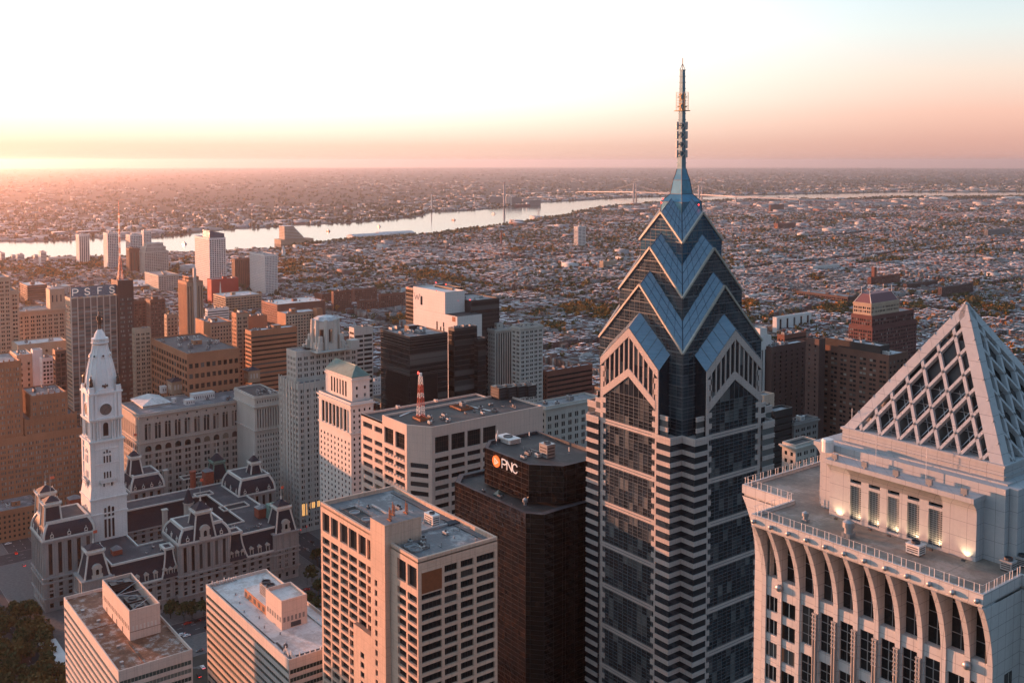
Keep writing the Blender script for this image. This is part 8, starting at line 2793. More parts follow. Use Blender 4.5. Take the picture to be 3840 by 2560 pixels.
for pts in ([(3060, 720), (3130, 715.5), (3285, 714.5), (3290, 716), (3200, 719), (3120, 721)],):
 mb.face([tuple(atz(a, b_, .25)) for a, b_ in pts])
tag(mb.build('river', 'water'), kind='structure')
def in_river(px, py): return interp(FAR, px) - 3 < py < interp(NEAR, px) + 4
def land_here(px, py): return py > interp(NEAR, px) + 5
plain('asphalt', (.042, .042, .045), rough=.85, var=.25, scale=.3)
plain('paving', (.12, .115, .11), rough=.85, var=.22, scale=.5)
plain('plaza_stone', (.16, .15, .14), rough=.8, var=.25, scale=.4)
plain('road_paint', (.55, .55, .52), rough=.7)
plain('kerb_stone', (.2, .195, .19), rough=.8)
mb = MB(); mb.box(585, -420, -.5, 900, -60, .12); tag(mb.build('pavement', 'paving'), kind='structure')
mb = MB()
roads = [(612, -640, 634, -470 + 850), (806, -640, 828, 200)]          # north-south
roads_e = [(150, -169, 612, -150), (634, -142 + 10, 806, -112), (634, -352, 806, -326), (150, -352, 612, -326), (828, -169, 1200, -150), (828, -352, 1300, -326)]
for (a, b_, c_, d) in roads: mb.box(a, b_, -.5, c_, d, .132)
for (a, b_, c_, d) in roads_e: mb.box(a, b_, -.5, c_, d, .128)
tag(mb.build('road', 'asphalt'), kind='structure')
mb = MB()
for (a, b_, c_, d) in roads:
 y = b_ + 4
 while y < d - 4:
  for f in (.33, .66): mb.box(a + (c_ - a) * f - .1, y, .13, a + (c_ - a) * f + .1, y + 3, .137)
  y += 9
for (a, b_, c_, d) in roads_e:
 x = a + 4
 while x < c_ - 4:
  for f in (.33, .66): mb.box(x, b_ + (d - b_) * f - .1, .126, x + 3, b_ + (d - b_) * f + .1, .1335)
  x += 9
for (cx, cy) in ((623, -366), (623, -312), (623, -178), (623, -140), (817, -366)):
 for k in range(9): mb.box(613.5 + k * 2.2, cy - 1.6, .13, 614.6 + k * 2.2, cy + 1.6, .1375)
tag(mb.build('road_markings', 'road_paint'), kind='structure')
mb = MB()
for (a, b_, c_, d) in roads:
 mb.box(a - .3, b_, 0, a, d, .27); mb.box(c_, b_, 0, c_ + .3, d, .27)
for (a, b_, c_, d) in roads_e: mb.box(a, b_ - .3, 0, c_, b_, .262); mb.box(a, d, 0, c_, d + .3, .262)
tag(mb.build('kerb', 'kerb_stone'), kind='structure')
mb = MB(); mb.box(520, -112, 0, 700, 60, .16)
for i in range(9):
 for j in range(9): mb.box(525 + i * 19, -108 + j * 18, .1, 541 + i * 19, -93 + j * 18, .168)
tag(mb.build('plaza', 'plaza_stone'), kind='structure')
# ---------------------------------------------------------------- cars, lamps, lights
def car_proto(name, label, body, kind):
 root = thing(name, label, 'car', (0, 0, -50))
 z = -50
 mb = MB()
 Lc, Wc = (4.6, 1.8) if kind == 'car' else (5.6, 2.0)
 prof = [(-Lc/2, .5), (-Lc/2, .85), (-Lc * .36, .95), (-Lc * .2, 1.45), (Lc * .18, 1.48), (Lc * .33, 1.0), (Lc * .49, .85), (Lc/2, .5)] if kind == 'car' else [(-Lc/2, .5), (-Lc/2, 1.9), (-Lc * .3, 2.2), (Lc * .3, 2.2), (Lc * .38, 1.3), (Lc * .5, 1.1), (Lc/2, .5)]
 mb.loft([[(x, s * Wc / 2 * (1 if h < 1 else .86), z + h) for x, h in prof] for s in (-1, 1)])
 mb.build('body', body, root)
 for sx in (-1, 1):
  for sy in (-1, 1):
   mb = MB(); mb.tube((sx * Lc * .3, sy * Wc * .38, z + .34), (sx * Lc * .3, sy * Wc * .5, z + .34), .34, 10); mb.build('wheel', 'tyre', root)
 mb = MB()
 for s in (-1, 1): mb.box(-Lc * .17, s * Wc * .45, z + 1.02, Lc * .17, s * Wc * .47, z + 1.38)
 mb.box(-Lc * .34, -Wc * .36, z + 1.0, -Lc * .3, Wc * .36, z + 1.25); mb.box(Lc * .27, -Wc * .36, z + 1.05, Lc * .29, Wc * .36, z + 1.32)
 mb.build('window', 'dark_glass', root)
 for s in (-1, 1):
  mb = MB(); mb.box(-Lc/2 - .03, s * Wc * .3 - .2, z + .68, -Lc/2, s * Wc * .3 + .2, z + .85); mb.build('tail_light', 'tail_lamp', root)
  mb = MB(); mb.box(Lc/2, s * Wc * .3 - .2, z + .6, Lc/2 + .03, s * Wc * .3 + .2, z + .78); mb.build('headlight', 'unit_white', root)
 return root
plain('tyre', (.02, .02, .02), rough=.8); plain('paint_white', (.7, .7, .7), rough=.25); plain('paint_black', (.02, .02, .022), rough=.2); plain('paint_grey', (.2, .21, .22), rough=.25, metal=.4); plain('paint_red', (.35, .03, .02), rough=.25)
lamp_mat('tail_lamp', (1, .03, .02), 2.5)
protos = {}
for nm, mt, k in (('white', 'paint_white', 'car'), ('black', 'paint_black', 'car'), ('grey', 'paint_grey', 'car'), ('red', 'paint_red', 'car'), ('van', 'paint_white', 'van')):
 protos[nm] = car_proto('delivery_van' if nm == 'van' else 'parked_car', '', mt, k)
spots = [('white', 760, 2503, 'white car on the road between the two banded office slabs', 0), ('black', 745, 2535, 'black car behind the white one between the banded slabs', 0), ('grey', 748, 2440, 'grey car waiting near the foot of the rust-roofed slab', 90),
   ('black', 1172, 2034, 'dark car with red tail lights at the crossing beside city hall', 180), ('grey', 1150, 2062, 'grey car at the crossing beside city hall', 180), ('van', 1190, 2085, 'white van near the crossing beside city hall', 90),
   ('red', 1160, 1985, 'red car past the far corner of city hall', 180), ('white', 700, 2385, 'white car in front of the west front of city hall', 90), ('black', 738, 2330, 'black car parked below the west front of city hall', 90), ('red', 60, 2075, 'small red car on the plaza edge at the far left', 0), ('grey', 90, 2120, 'grey car on the plaza edge at the far left', 0), ('white', 30, 2040, 'white car on the plaza edge at the far left', 90)]
for k, (c, px_, py_, lab, a) in enumerate(spots):
 q = atz(px_, py_, .2)
 o = copy_tree(protos[c], (q.x, q.y, 50.14), lab)
 o.location = (q.x, q.y, .14)
 o.rotation_euler.z = R(a)
for k in range(26):
 c = ('white', 'black', 'grey', 'red', 'van')[k * 7 % 5]
 x, y = (616.5 if k % 2 else 629.5, -335 + k * 8.4) if k < 20 else (400 + (k - 20) * 37, -159.5 + 5 * (k % 2))
 o = copy_tree(protos[c], (x, y, .14), 'small car on the shaded road in front of city hall')
 o['group'] = 'cars on the shaded road in front of city hall'
 o.rotation_euler.z = R(90 if k < 20 else 0)
for p in protos.values():
 for ch in list(p.children): bpy.data.objects.remove(ch)
 bpy.data.objects.remove(p)
def street_lamp(x, y, lab, dx=2.2):
 root = thing('street_lamp', lab, 'street lamp', (x, y, .13), 'street lamps round city hall')
 mb = MB(); mb.tube((x, y, .13), (x, y, 9), .12, 6, 0, .07); mb.tube((x, y, 9), (x + dx, y, 9.5), .06, 5); mb.build('pole', 'dark_steel', root)
 mb = MB(); mb.box(x + dx - .2, y - .2, 9.3, x + dx + .6, y + .2, 9.55); mb.build('lamp_head', 'unit_grey', root)
for y in range(-320, -150, 28): street_lamp(609, y, 'thin grey street lamp standing along the road west of city hall', 2.2)
for y in range(-306, -150, 28): street_lamp(637, y, 'thin grey street lamp standing along the road west of city hall', -2.2)
def traffic_light(px_, py_, lab, mat='red_lamp'):
 q = atz(px_, py_, .13)
 root = thing('traffic_light', lab, 'traffic light', (q.x, q.y, .13))
 mb = MB(); mb.tube((q.x, q.y, .13), (q.x, q.y, 6), .1, 6); mb.build('pole', 'dark_steel', root)
 mb = MB(); mb.box(q.x - .25, q.y - .25, 5, q.x + .25, q.y + .25, 6.4); h_ = mb.build('signal_head', 'dark_steel', root)
 for zz, mm in ((6.1, mat), (5.65, 'dark_steel'), (5.25, 'dark_steel')):
  mb = MB(); ball(mb, (q.x - .28, q.y + .1, zz), .2, 6); mb.build('signal_lens', mm, h_)
traffic_light(1150, 2000, 'red traffic light at the crossing beside the far corner of city hall')
traffic_light(1128, 2012, 'traffic light standing nearer to city hall at the same crossing')
q = atz(222, 2500, .15)
root = thing('white_canopy', 'white flat canopy roof beside the trees at the bottom left', 'canopy', (q.x, q.y, .15))
mb = MB(); mb.box(q.x - 9, q.y - 5, 4.2, q.x + 30, q.y + 5, 4.7); mb.build('canopy_roof', 'white_wall', root)
for dx in (-8, 10, 28):
 for dy in (-4, 4): mb = MB(); mb.tube((q.x + dx, q.y + dy, .15), (q.x + dx, q.y + dy, 4.2), .2, 6); mb.build('post', 'steel', root)
# ---------------------------------------------------------------- trees
def foliage_mat(name, cols):
 m, t, b = new_mat(name)
 r = N(t, 'ShaderNodeNewGeometry').outputs['Random Per Island']
 L(t, ramp(t, r, [(i / (len(cols) - 1), c) for i, c in enumerate(cols)]), b.inputs['Base Color'])
 b.inputs['Roughness'].default_value = .7
 b.inputs['Specular IOR Level'].default_value = .15
 return m
foliage_mat('leaf_green', [(.025, .040, .016), (.05, .066, .026), (.085, .09, .038)])
foliage_mat('leaf_olive', [(.05, .046, .018), (.10, .082, .03), (.15, .11, .036)])
foliage_mat('leaf_orange', [(.15, .06, .014), (.32, .125, .022), (.46, .20, .035)])
LEAFM = ['leaf_green', 'leaf_olive', 'leaf_orange']
def crown_pts(rg, r, h, z0, n):
 """leaf clumps in several lobes of an uneven crown"""
 lobes = [(rg.uniform(-.5, .5) * r, rg.uniform(-.5, .5) * r, z0 + h * rg.uniform(.25, .8), r * rg.uniform(.4, .65)) for _ in range(7)]
 out = []
 for _ in range(n):
  lx, ly, lz, lr = rg.choice(lobes)
  while True:
   a, b_, c_ = rg.uniform(-1, 1), rg.uniform(-1, 1), rg.uniform(-1, 1)
   d = a * a + b_ * b_ + c_ * c_
   if .25 < d < 1: break
  out.append((lx + a * lr, ly + b_ * lr, max(z0 + .2, lz + c_ * lr * .8)))
 return out
def leaf_quad(mb, p, s, rg, m=0):
 u = Vector((rg.gauss(0, 1), rg.gauss(0, 1), rg.gauss(0, .6))).normalized()
 v_ = u.orthogonal().normalized()
 v_ = (v_ * math.cos(1.3) + u.cross(v_) * math.sin(rg.uniform(0, 6))).normalized()
 w1 = u.cross(v_).normalized()
 p = Vector(p)
 a, b_ = v_ * s, w1 * s * rg.uniform(.6, 1)
 mb.face([tuple(p - a - b_ * .6), tuple(p + a * .2 - b_), tuple(p + a), tuple(p + a * .1 + b_), tuple(p - a * .7 + b_ * .5)], m)
TREES = []
for k in range(6):
 rg = random.Random(50 + k)
 r, h = rg.uniform(4.5, 6.5), rg.uniform(8, 11)
 mb = MB()
 for p in crown_pts(rg, r, h, 2.6, 330): leaf_quad(mb, p, rg.uniform(.55, 1.05), rg)
 me = bpy.data.meshes.new('crown'); me.from_pydata(mb.v, [], mb.f); me.materials.append(MATS[LEAFM[k % 3]])
 tb = MB(); tb.tube((0, 0, -.1), (0, 0, 4.5), .32, 7, 0, .2)
 for i in range(5):
  a = rg.uniform(0, 6.28); tb.tube((0, 0, 2.5 + i * .5), (math.cos(a) * r * .55, math.sin(a) * r * .55, 5.5 + i * .5), .14, 5, 0, .05)
 mt = bpy.data.meshes.new('trunk'); mt.from_pydata(tb.v, [], tb.f); mt.materials.append(MATS['bark']) if 'bark' in MATS else None
 TREES.append((me, mt))
plain('bark', (.06, .05, .04), rough=.9)
for _, mt in TREES:
 if not mt.materials: mt.materials.append(MATS['bark'])
TREE_N = 0
def tree(x, y, kind, label, group):
 global TREE_N
 me, mt = TREES[kind]
 o = thing('tree', label, 'tree', (x, y, .05), group)
 o.rotation_euler.z = (x * 7.3 + y * 3.1) % 6.28
 for nm, d in (('crown', me), ('trunk', mt)):
  c = bpy.data.objects.new(nm, d); COL.objects.link(c); c.parent = o
 TREE_N += 1
def blocked(x, y, pad=4):
 return any(a - pad < x < c_ + pad and b_ - pad < y < d + pad for a, b_, c_, d in BLD)
rg = random.Random(77)
for i in range(75):
 px_, py_ = rg.uniform(-60, 235), rg.uniform(2290, 2640)
 if py_ < 2290 + (px_ > 120) * (px_ - 120) * 1.6: continue
 q = atz(px_, py_, 0)
 if blocked(q.x, q.y, 5): continue
 tree(q.x, q.y, rg.choice((0, 1, 3, 4)), 'dark leafy tree in the square at the bottom left', 'trees of the square at the bottom left')
for (px_, py_) in ((610, 2310), (640, 2318), (690, 2330), (720, 2322), (765, 2322), (1190, 2120), (1170, 2180), (1195, 2230), (1160, 2290), (1185, 2300), (820, 2300)):
 q = atz(px_, py_, 0)
 if not blocked(q.x, q.y, 2): tree(q.x, q.y, rg.choice((0, 3)), 'small dark street tree at the foot of city hall', 'street trees at the foot of city hall')
# park clusters measured on the photograph: (x, y, half width, half height, number, orange share)
CL = [(1120, 1000, 85, 26, 90, .9), (1090, 1025, 60, 16, 40, .8), (1170, 1065, 60, 10, 30, .7), (1590, 1045, 105, 22, 100, .9), (1700, 1060, 40, 16, 30, .6), (1430, 1085, 40, 12, 12, .5), (2160, 1170, 55, 20, 45, .95), (2250, 1180, 50, 22, 40, .8),
  (2330, 905, 75, 20, 70, .35), (1940, 945, 40, 12, 30, .9), (2070, 945, 50, 12, 30, .4), (1760, 870, 100, 12, 60, .5), (1620, 880, 40, 8, 20, .4), (1860, 915, 20, 8, 8, .6), (2120, 835, 90, 12, 50, .3), (180, 1035, 60, 18, 60, .8), (350, 1005, 45, 14, 40, .5), (270, 1050, 40, 12, 20, .6), (60, 1020, 70, 14, 40, .7), (640, 1035, 40, 25, 30, .6), (600, 1010, 40, 20, 25, .5), (690, 1000, 30, 14, 14, .4),
  (3125, 1175, 60, 22, 40, .2), (3440, 1160, 40, 18, 25, .1), (3640, 1150, 70, 24, 50, .25), (3740, 1170, 60, 20, 35, .3), (2815, 1150, 35, 14, 20, .95), (3060, 1052, 40, 10, 18, .5), (3330, 980, 60, 10, 30, .15), (3260, 988, 40, 8, 20, .1), (3560, 845, 90, 10, 45, .1), (3450, 870, 40, 8, 20, .1), (2840, 870, 60, 10, 35, .4), (3090, 850, 45, 8, 24, .1), (3700, 950, 80, 12, 35, .1), (2610, 1010, 30, 10, 12, .7), (1265, 905, 18, 8, 8, .6), (1550, 930, 30, 8, 14, .4), (1350, 985, 40, 10, 18, .4), (1230, 1120, 35, 8, 14, .6), (760, 1090, 30, 20, 12, .5), (1500, 1210, 60, 16, 20, .4), (2010, 1190, 50, 14, 20, .5), (2080, 1240, 50, 14, 20, .6), (1900, 1180, 30, 12, 10, .5)]
far_t = []
for (cx, cy, hw, hh, n, orr) in CL:
 for _ in range(int(n * 1.5)):
  px_, py_ = cx + rg.gauss(0, .5) * hw, cy + rg.gauss(0, .5) * hh
  q = atz(px_, py_, 0)
  if not land_here(px_, py_) or blocked(q.x, q.y, 5): continue
  k = 2 if rg.random() < orr * .8 else (1 if rg.random() < .5 else 0)
  far_t.append((q.x, q.y, k, fdist(q)))
PARK = [(t_[0], t_[1]) for t_ in far_t]
for _ in range(30000):                       # street trees of the rowhouse quarters
 D = math.sqrt(rg.uniform(1050 ** 2, 6500 ** 2))
 px_ = rg.uniform(-50, 3890)
 p = at(px_, 1000, D)
 py_ = proj((p.x, p.y, 0))[1]
 if not land_here(px_, py_): continue
 if math.sin(p.x * .006 + 1.3) + math.sin(p.y * .0075) + math.sin(p.x * .0021 - p.y * .0032) < rg.uniform(-2.2, 1.4) + (.9 if px_ > 2600 else 0) + max(0, (D - 3500) / 3000): continue
 if blocked(p.x, p.y, 4): continue
 far_t.append((p.x, p.y, rg.choice((0, 0, 1, 1, 2)), D))
far_t.sort(key=lambda a: a[3])
VIS = [t_ for t_ in far_t if t_[3] > 1180]
near_t = VIS[:300 - TREE_N]
LBL = {0: ('dark green tree among the rowhouse roofs beyond the towers', 'green trees among the rowhouses'), 1: ('olive brown tree among the rowhouse roofs beyond the towers', 'olive trees among the rowhouses'), 2: ('orange autumn tree among the rowhouse roofs beyond the towers', 'orange trees among the rowhouses')}
for (x, y, k, D) in near_t: tree(x, y, k + 3 * rg.randrange(2), *LBL[k])
mb = MB()
for (x, y, k, D) in VIS[300 - TREE_N:] if False else VIS[len(near_t):]:
 r, h = rg.uniform(5.0, 8.0), rg.uniform(10, 15)
 n = 44 if D < 2200 else (24 if D < 3600 else 9)
 for p in crown_pts(rg, r, h, 2, n): leaf_quad(mb, (x + p[0], y + p[1], p[2]), rg.uniform(1.2, 2.0) * (1.1 if D < 2200 else 1.6 if D < 3600 else 2.6), rg, k)
tag(mb.build('foliage', LEAFM), kind='stuff')
# ---------------------------------------------------------------- box carpets
def island_mat(name, stops, rough=.85):
 m, t, b = new_mat(name)
 r = N(t, 'ShaderNodeNewGeometry').outputs['Random Per Island']
 if name.startswith('carpet_roof'): r = math_n(t, 'FRACT', math_n(t, 'MULTIPLY', r, 17.3))
 if name.startswith('carpet'):     # rows were built together and look alike
  vo = N(t, 'ShaderNodeTexVoronoi'); vo.inputs['Scale'].default_value = .021
  L(t, N(t, 'ShaderNodeNewGeometry').outputs['Position'], vo.inputs['Vector'])
  sv = N(t, 'ShaderNodeSeparateColor'); L(t, vo.outputs['Color'], sv.inputs[0])
  r = math_n(t, 'FRACT', math_n(t, 'ADD', math_n(t, 'MULTIPLY', r, .42), math_n(t, 'MULTIPLY', sv.outputs[0], .9)))
 c = ramp(t, r, stops, 'CONSTANT')
 nz = noise(t, coords(t), .35, 3)
 c = mix_c(t, math_n(t, 'MULTIPLY', nz, .35), c, (.03, .028, .026))
 L(t, c, b.inputs['Base Color'])
 b.inputs['Roughness'].default_value = rough
 b.inputs['Specular IOR Level'].default_value = .3
 return m
island_mat('carpet_wall', [(0, (.14, .055, .043)), (.28, (.10, .05, .042)), (.46, (.16, .085, .065)), (.60, (.19, .155, .13)), (.72, (.24, .235, .225)), (.84, (.075, .065, .06)), (.95, (.45, .44, .42))])
island_mat('carpet_roof', [(0, (.44, .46, .49)), (.26, (.74, .75, .77)), (.42, (.15, .155, .165)), (.60, (.05, .051, .055)), (.80, (.30, .31, .33)), (.96, (.14, .07, .05))], .65)
island_mat('shed_wall', [(0, (.42, .40, .37)), (.3, (.25, .22, .2)), (.5, (.5, .48, .46)), (.7, (.2, .1, .08)), (.85, (.33, .32, .33))])
def boxes_mesh(name, A, mats, kind='stuff', wallh=None):
 """A: rows of x0,y0,x1,y1,z0,z1"""
 A = np.asarray(A, dtype=np.float64)
 n = len(A)
 V = np.empty((n, 8, 3))
 for k, (i, j, h) in enumerate(((0, 1, 4), (2, 1, 4), (2, 3, 4), (0, 3, 4), (0, 1, 5), (2, 1, 5), (2, 3, 5), (0, 3, 5))):
  V[:, k, 0] = A[:, i]; V[:, k, 1] = A[:, j]; V[:, k, 2] = A[:, h]
 Q = np.array([[0, 1, 5, 4], [1, 2, 6, 5], [2, 3, 7, 6], [3, 0, 4, 7], [4, 5, 6, 7]])
 Fc = (np.arange(n)[:, None, None] * 8 + Q[None]).reshape(-1, 4)
 me = bpy.data.meshes.new(name)
 me.vertices.add(n * 8); me.vertices.foreach_set('co', V.reshape(-1))
 me.loops.add(n * 20); me.loops.foreach_set('vertex_index', Fc.reshape(-1).astype(np.int32))
 me.polygons.add(n * 5); me.polygons.foreach_set('loop_start', (np.arange(n * 5) * 4).astype(np.int32))
 for mm in mats: me.materials.append(MATS[mm])
 me.polygons.foreach_set('material_index', np.tile(np.array([0, 0, 0, 0, 1], dtype=np.int32), n))
 me.update(calc_edges=True); me.validate()
 o = bpy.data.objects.new(name, me); COL.objects.link(o)
 if kind: o['kind'] = kind
 return o
BA = np.array(BLD)
def nproj(x, y, z=0.0):
 f = x * FW[0] + y * FW[1]; l = x * RT[0] + y * RT[1]; d = H - z
 de = f * CP + d * SP
 return 1920 + F * l / de, PY + F * (d * CP - f * SP) / de, f
def free(x, y, pad):
 ok = np.ones(len(x), bool)
 for a, b_, c_, d in BLD: ok &= ~((x > a - pad) & (x < c_ + pad) & (y > b_ - pad) & (y < d + pad))
 return ok
pk = np.array(PARK)
cell = set((int(a // 14), int(b_ // 14)) for a, b_ in PARK)
def rows(wd, dep, pitch_y, blk, d0, d1, hlo, hhi, street_y, seed, keep=.93):
 g = np.random.default_rng(seed)
 X = np.arange(600, 11000, wd); Y = np.arange(-11000, 2600, pitch_y)
 out = []
 for j, y in enumerate(Y):
  f = X * FW[0] + y * FW[1]
  sel = X[(f > d0) & (f < d1)]
  if not len(sel): continue
  yy = y + (pitch_y * .12 if j % 2 else -pitch_y * .12)      # back-to-back pairs, a street between pairs
  px, py, f = nproj(sel, np.full(len(sel), yy))
  k = (px > -60) & (px < 3900) & (py > np.interp(px, [p[0] for p in NEAR], [p[1] for p in NEAR]) + 6)
  k &= ((sel % blk) < blk - 13) & (g.random(len(sel)) < keep) & ((sel % 590) > 30) & (abs((yy % 468)) > 30)
  k &= ~((px < 1330) & (f < 1500)) | (px > 3900)
  s = sel[k]
  if not len(s): continue
  ok = free(s, np.full(len(s), yy), 9)
  ok &= np.array([(int(a // 14), int(yy // 14)) not in cell for a in s])
  s = s[ok]
  n = len(s)
  if not n: continue
  base = hlo + (hhi - hlo) * (np.sin(s * .013 + y * .02) * .5 + .5)
  hh = base + g.uniform(-1, 1.2, n) + (g.random(n) < .04) * g.uniform(2, 6, n)
  dd = dep * g.uniform(.82, 1.12, n)
  fr = g.uniform(-.8, .8, n)
  A = np.stack([s + .05, np.full(n, yy) - dd / 2 + fr, s + wd - .05, np.full(n, yy) + dd / 2 + fr, np.zeros(n), hh], 1)
  out.append(A)
  if wd < 8:                                                  # rear wings, chimneys
   q = g.random(n) < .55
   sgn = 1 if j % 2 else -1
   B = A[q].copy(); e = 4.2
   B[:, 2] = B[:, 0] + wd * .58
   if sgn > 0: B[:, 1], B[:, 3] = A[q][:, 1] - e, A[q][:, 1] - .02
   else: B[:, 1], B[:, 3] = A[q][:, 3] + .02, A[q][:, 3] + e
   B[:, 5] -= 2.5
   out.append(B)
   q = g.random(n) < .5
   Cc = A[q].copy(); Cc[:, 0] += .3; Cc[:, 2] = Cc[:, 0] + .8; Cc[:, 1] += 2; Cc[:, 3] = Cc[:, 1] + .9; Cc[:, 4] = Cc[:, 5] - .1; Cc[:, 5] += 1.4
   out.append(Cc)
 return np.concatenate(out) if out else np.zeros((0, 6))
near_rows = rows(5.2, 11.5, 15.5, 118, 1180, 2550, 7.5, 11, 9, 1)
# the nearest rowhouses are things of their own
main = near_rows[(near_rows[:, 2] - near_rows[:, 0] > 4.9)]
fd_ = main[:, 0] * FW[0] + main[:, 1] * FW[1]
pxm, pym, _ = nproj(main[:, 0], main[:, 1], 8.0)
cand = np.where((pym > 1010) & (((pxm > 1380) & (pxm < 2190)) | (pxm > 2900)) )[0]
cand = cand[np.argsort(fd_[cand])][:270]
pick = set(cand.tolist())
HOUSE = []
for k in range(8):
 g = random.Random(k)
 wd, dp, hh = 5.1, 11.0 + g.uniform(-1, 1), 8.5 + g.uniform(-1.2, 1.8)
 mb = MB()
 mb.box(-wd/2, -dp/2, 0, wd/2, dp/2, hh, 0, 1)
 mb.box(-wd/2, dp/2 - .3, hh, wd/2, dp/2 + .25, hh + .5, 2); mb.box(-wd/2, -dp/2 - .25, hh, wd/2, -dp/2 + .3, hh + .4, 2)
 mb.box(-wd/2, -dp/2 + 1, hh, -wd/2 + .7, -dp/2 + 2, hh + 1.3, 0)
 if k % 2: mb.box(0, -1, hh, 1.6, 1.2, hh + 1.0, 3)
 for s in (-1, 1):
  for fl in range(3):
   for i in range(2):
    x = -1.9 + i * 2.2; z = 1.2 + fl * 2.8
    if z + 1.6 > hh: continue
    mb.box(x, s * dp/2, z, x + 1.1, s * (dp/2 + .05), z + 1.6, 3)
 for fl in range(2):
  mb.box(-wd/2 - .04, -1.5, 1.5 + fl * 3, -wd/2, -.5, 3 + fl * 3, 3)
 me = bpy.data.meshes.new('rowhouse'); me.from_pydata(mb.v, [], mb.f)
 wm = ['red_brick', 'brown_brick', 'red_brick', 'tan_brick', 'brick_red', 'white_wall', 'dark_brick', 'red_brick'][k]
 for mm in (wm, ['roof_pale', 'roof_grey', 'roof_white', 'roof_dark'][k % 4], 'white_trim', 'dark_glass'): me.materials.append(MATS[mm])
 me.polygons.foreach_set('material_index', mb.m)
 HOUSE.append(me)
hg = random.Random(4)
for i in cand:
 a = main[i]
 o = link_copy(HOUSE[hg.randrange(8)], 'rowhouse', ((a[0] + a[2]) / 2, (a[1] + a[3]) / 2, 0))
 tag(o, 'narrow flat-roofed rowhouse in the nearest rows beyond the towers', 'house', 'nearest rowhouses beyond the towers')
keep_mask = np.ones(len(near_rows), bool)
idx_main = np.where(near_rows[:, 2] - near_rows[:, 0] > 4.9)[0]
keep_mask[idx_main[cand]] = False
R2 = rows(10.4, 12, 16, 118, 2550, 4300, 7.5, 10.5, 9, 2)
R3 = rows(19, 19, 27, 160, 4300, 7600, 6.5, 9, 9, 3, .8)
boxes_mesh('rowhouses', np.concatenate([near_rows[keep_mask], R2, R3]), ['carpet_wall', 'carpet_roof'])
# larger sheds, schools and warehouses scattered over the carpet and along the river
g = np.random.default_rng(9)
big = []
for _ in range(900):
 D = math.sqrt(g.uniform(1900 ** 2, 8000 ** 2)); px_ = g.uniform(-40, 3880)
 p = at(px_, 1000, D); py_ = proj((p.x, p.y, 0))[1]
 nb = interp(NEAR, px_)
 if py_ < nb + 5 or blocked(p.x, p.y, 40): continue
 far = py_ < nb + 60
 if not far and g.random() > .30: continue
 if px_ < 1000 and D < 2300: continue
 s = g.uniform(18, 40) * (1.7 if far and D > 4000 else 1); ar = g.uniform(.4, 2.4)
 big.append((p.x, p.y, p.x + s * ar ** .5, p.y + s / ar ** .5, 0, g.uniform(9, 20) if D > 2600 else g.uniform(11, 22)))
boxes_mesh('warehouses', big, ['shed_wall', 'carpet_roof'])
# far bank: low town, sheds, woods
farb = []
for _ in range(7500):
 px_ = g.uniform(-60, 3900); fy = interp(FAR, px_)
 py_ = fy - 3 - (fy - 634) * g.random() ** (1.7 if px_ < 2500 else 1.3)
 q = atz(px_, py_, 0); D = fdist(q)
 if math.sin(q.x * .0011 + 2) + math.sin(q.y * .0013 + q.x * .0004) < g.uniform(-1.2, 1.6): continue
 s = g.uniform(12, 36) * (1.5 if D > 7000 else 1) * (1.9 if py_ > fy - 16 and g.random() < .35 else 1); ar = g.uniform(.35, 2.6)
 farb.append((q.x, q.y, q.x + s * ar ** .5, q.y + s / ar ** .5, 0, g.uniform(5, 11) * (1.5 if s > 60 else 1)))
boxes_mesh('far_town', farb, ['shed_wall', 'carpet_roof'])
mb = MB()
rg = random.Random(8)
for _ in range(5200):
 px_ = rg.uniform(-60, 3900); fy = interp(FAR, px_)
 py_ = fy - 2 - (fy - 633) * rg.random() ** 1.25
 q = atz(px_, py_, 0); D = fdist(q)
 s = 5 + D / 1500.0
 for _k in range(5): leaf_quad(mb, (q.x + rg.uniform(-2, 2) * s, q.y + rg.uniform(-2, 2) * s, rg.uniform(3, 11)), s * rg.uniform(.5, 1.1), rg, rg.choice((0, 0, 1)))
for _ in range(900):                        # wooded banks
 px_ = rg.uniform(1100, 3900); ny = interp(NEAR, px_)
 py_ = ny + rg.uniform(4, 12)
 q = atz(px_, py_, 0); D = fdist(q); s = 6 + D / 1400.0
 for _k in range(5): leaf_quad(mb, (q.x + rg.uniform(-2, 2) * s, q.y + rg.uniform(-2, 2) * s, rg.uniform(2, 12)), s * rg.uniform(.5, 1.1), rg, rg.choice((0, 1, 1)))
tag(mb.build('woods', ['leaf_green', 'leaf_olive']), kind='stuff')
# ---------------------------------------------------------------- low blocks between the towers
LOWP = []
for k in range(10):
 g_ = random.Random(100 + k)
 wm = ['red_brick', 'tan_brick', 'limestone', 'brown_brick', 'orange_brick', 'red_brick', 'buff_brick', 'dark_brick', 'white_wall', 'light_concrete'][k]
 ln, lw, h = g_.uniform(20, 34), g_.uniform(20, 34), g_.uniform(13, 30)
 rt = thing('low_block', 'x', 'building', (0, 0, 0))
 block(rt, 0, 0, h, ln, lw, wm, 'mixed_glass', st('grid', sp=g_.uniform(3, 4.5), fh=4.1, ww=.42, wh=.5, top=2), st('grid', sp=g_.uniform(3, 4.5), fh=4.1, ww=.42, wh=.5, top=2), inline=True, roof=['roof_grey', 'roof_pale', 'roof_dark', 'roof_white'][k % 4], cornice=.5 if k % 3 == 0 else 0, units=3, seed=k)
 penthouse(rt, ln * .3, -lw * .6, ln * .3 + 5, -lw * .6 + 6, h - 1.2, 3.6, wm)
 LOWP.append((rt, ln, lw))
cnt = 0
g_ = random.Random(61)
taken = []
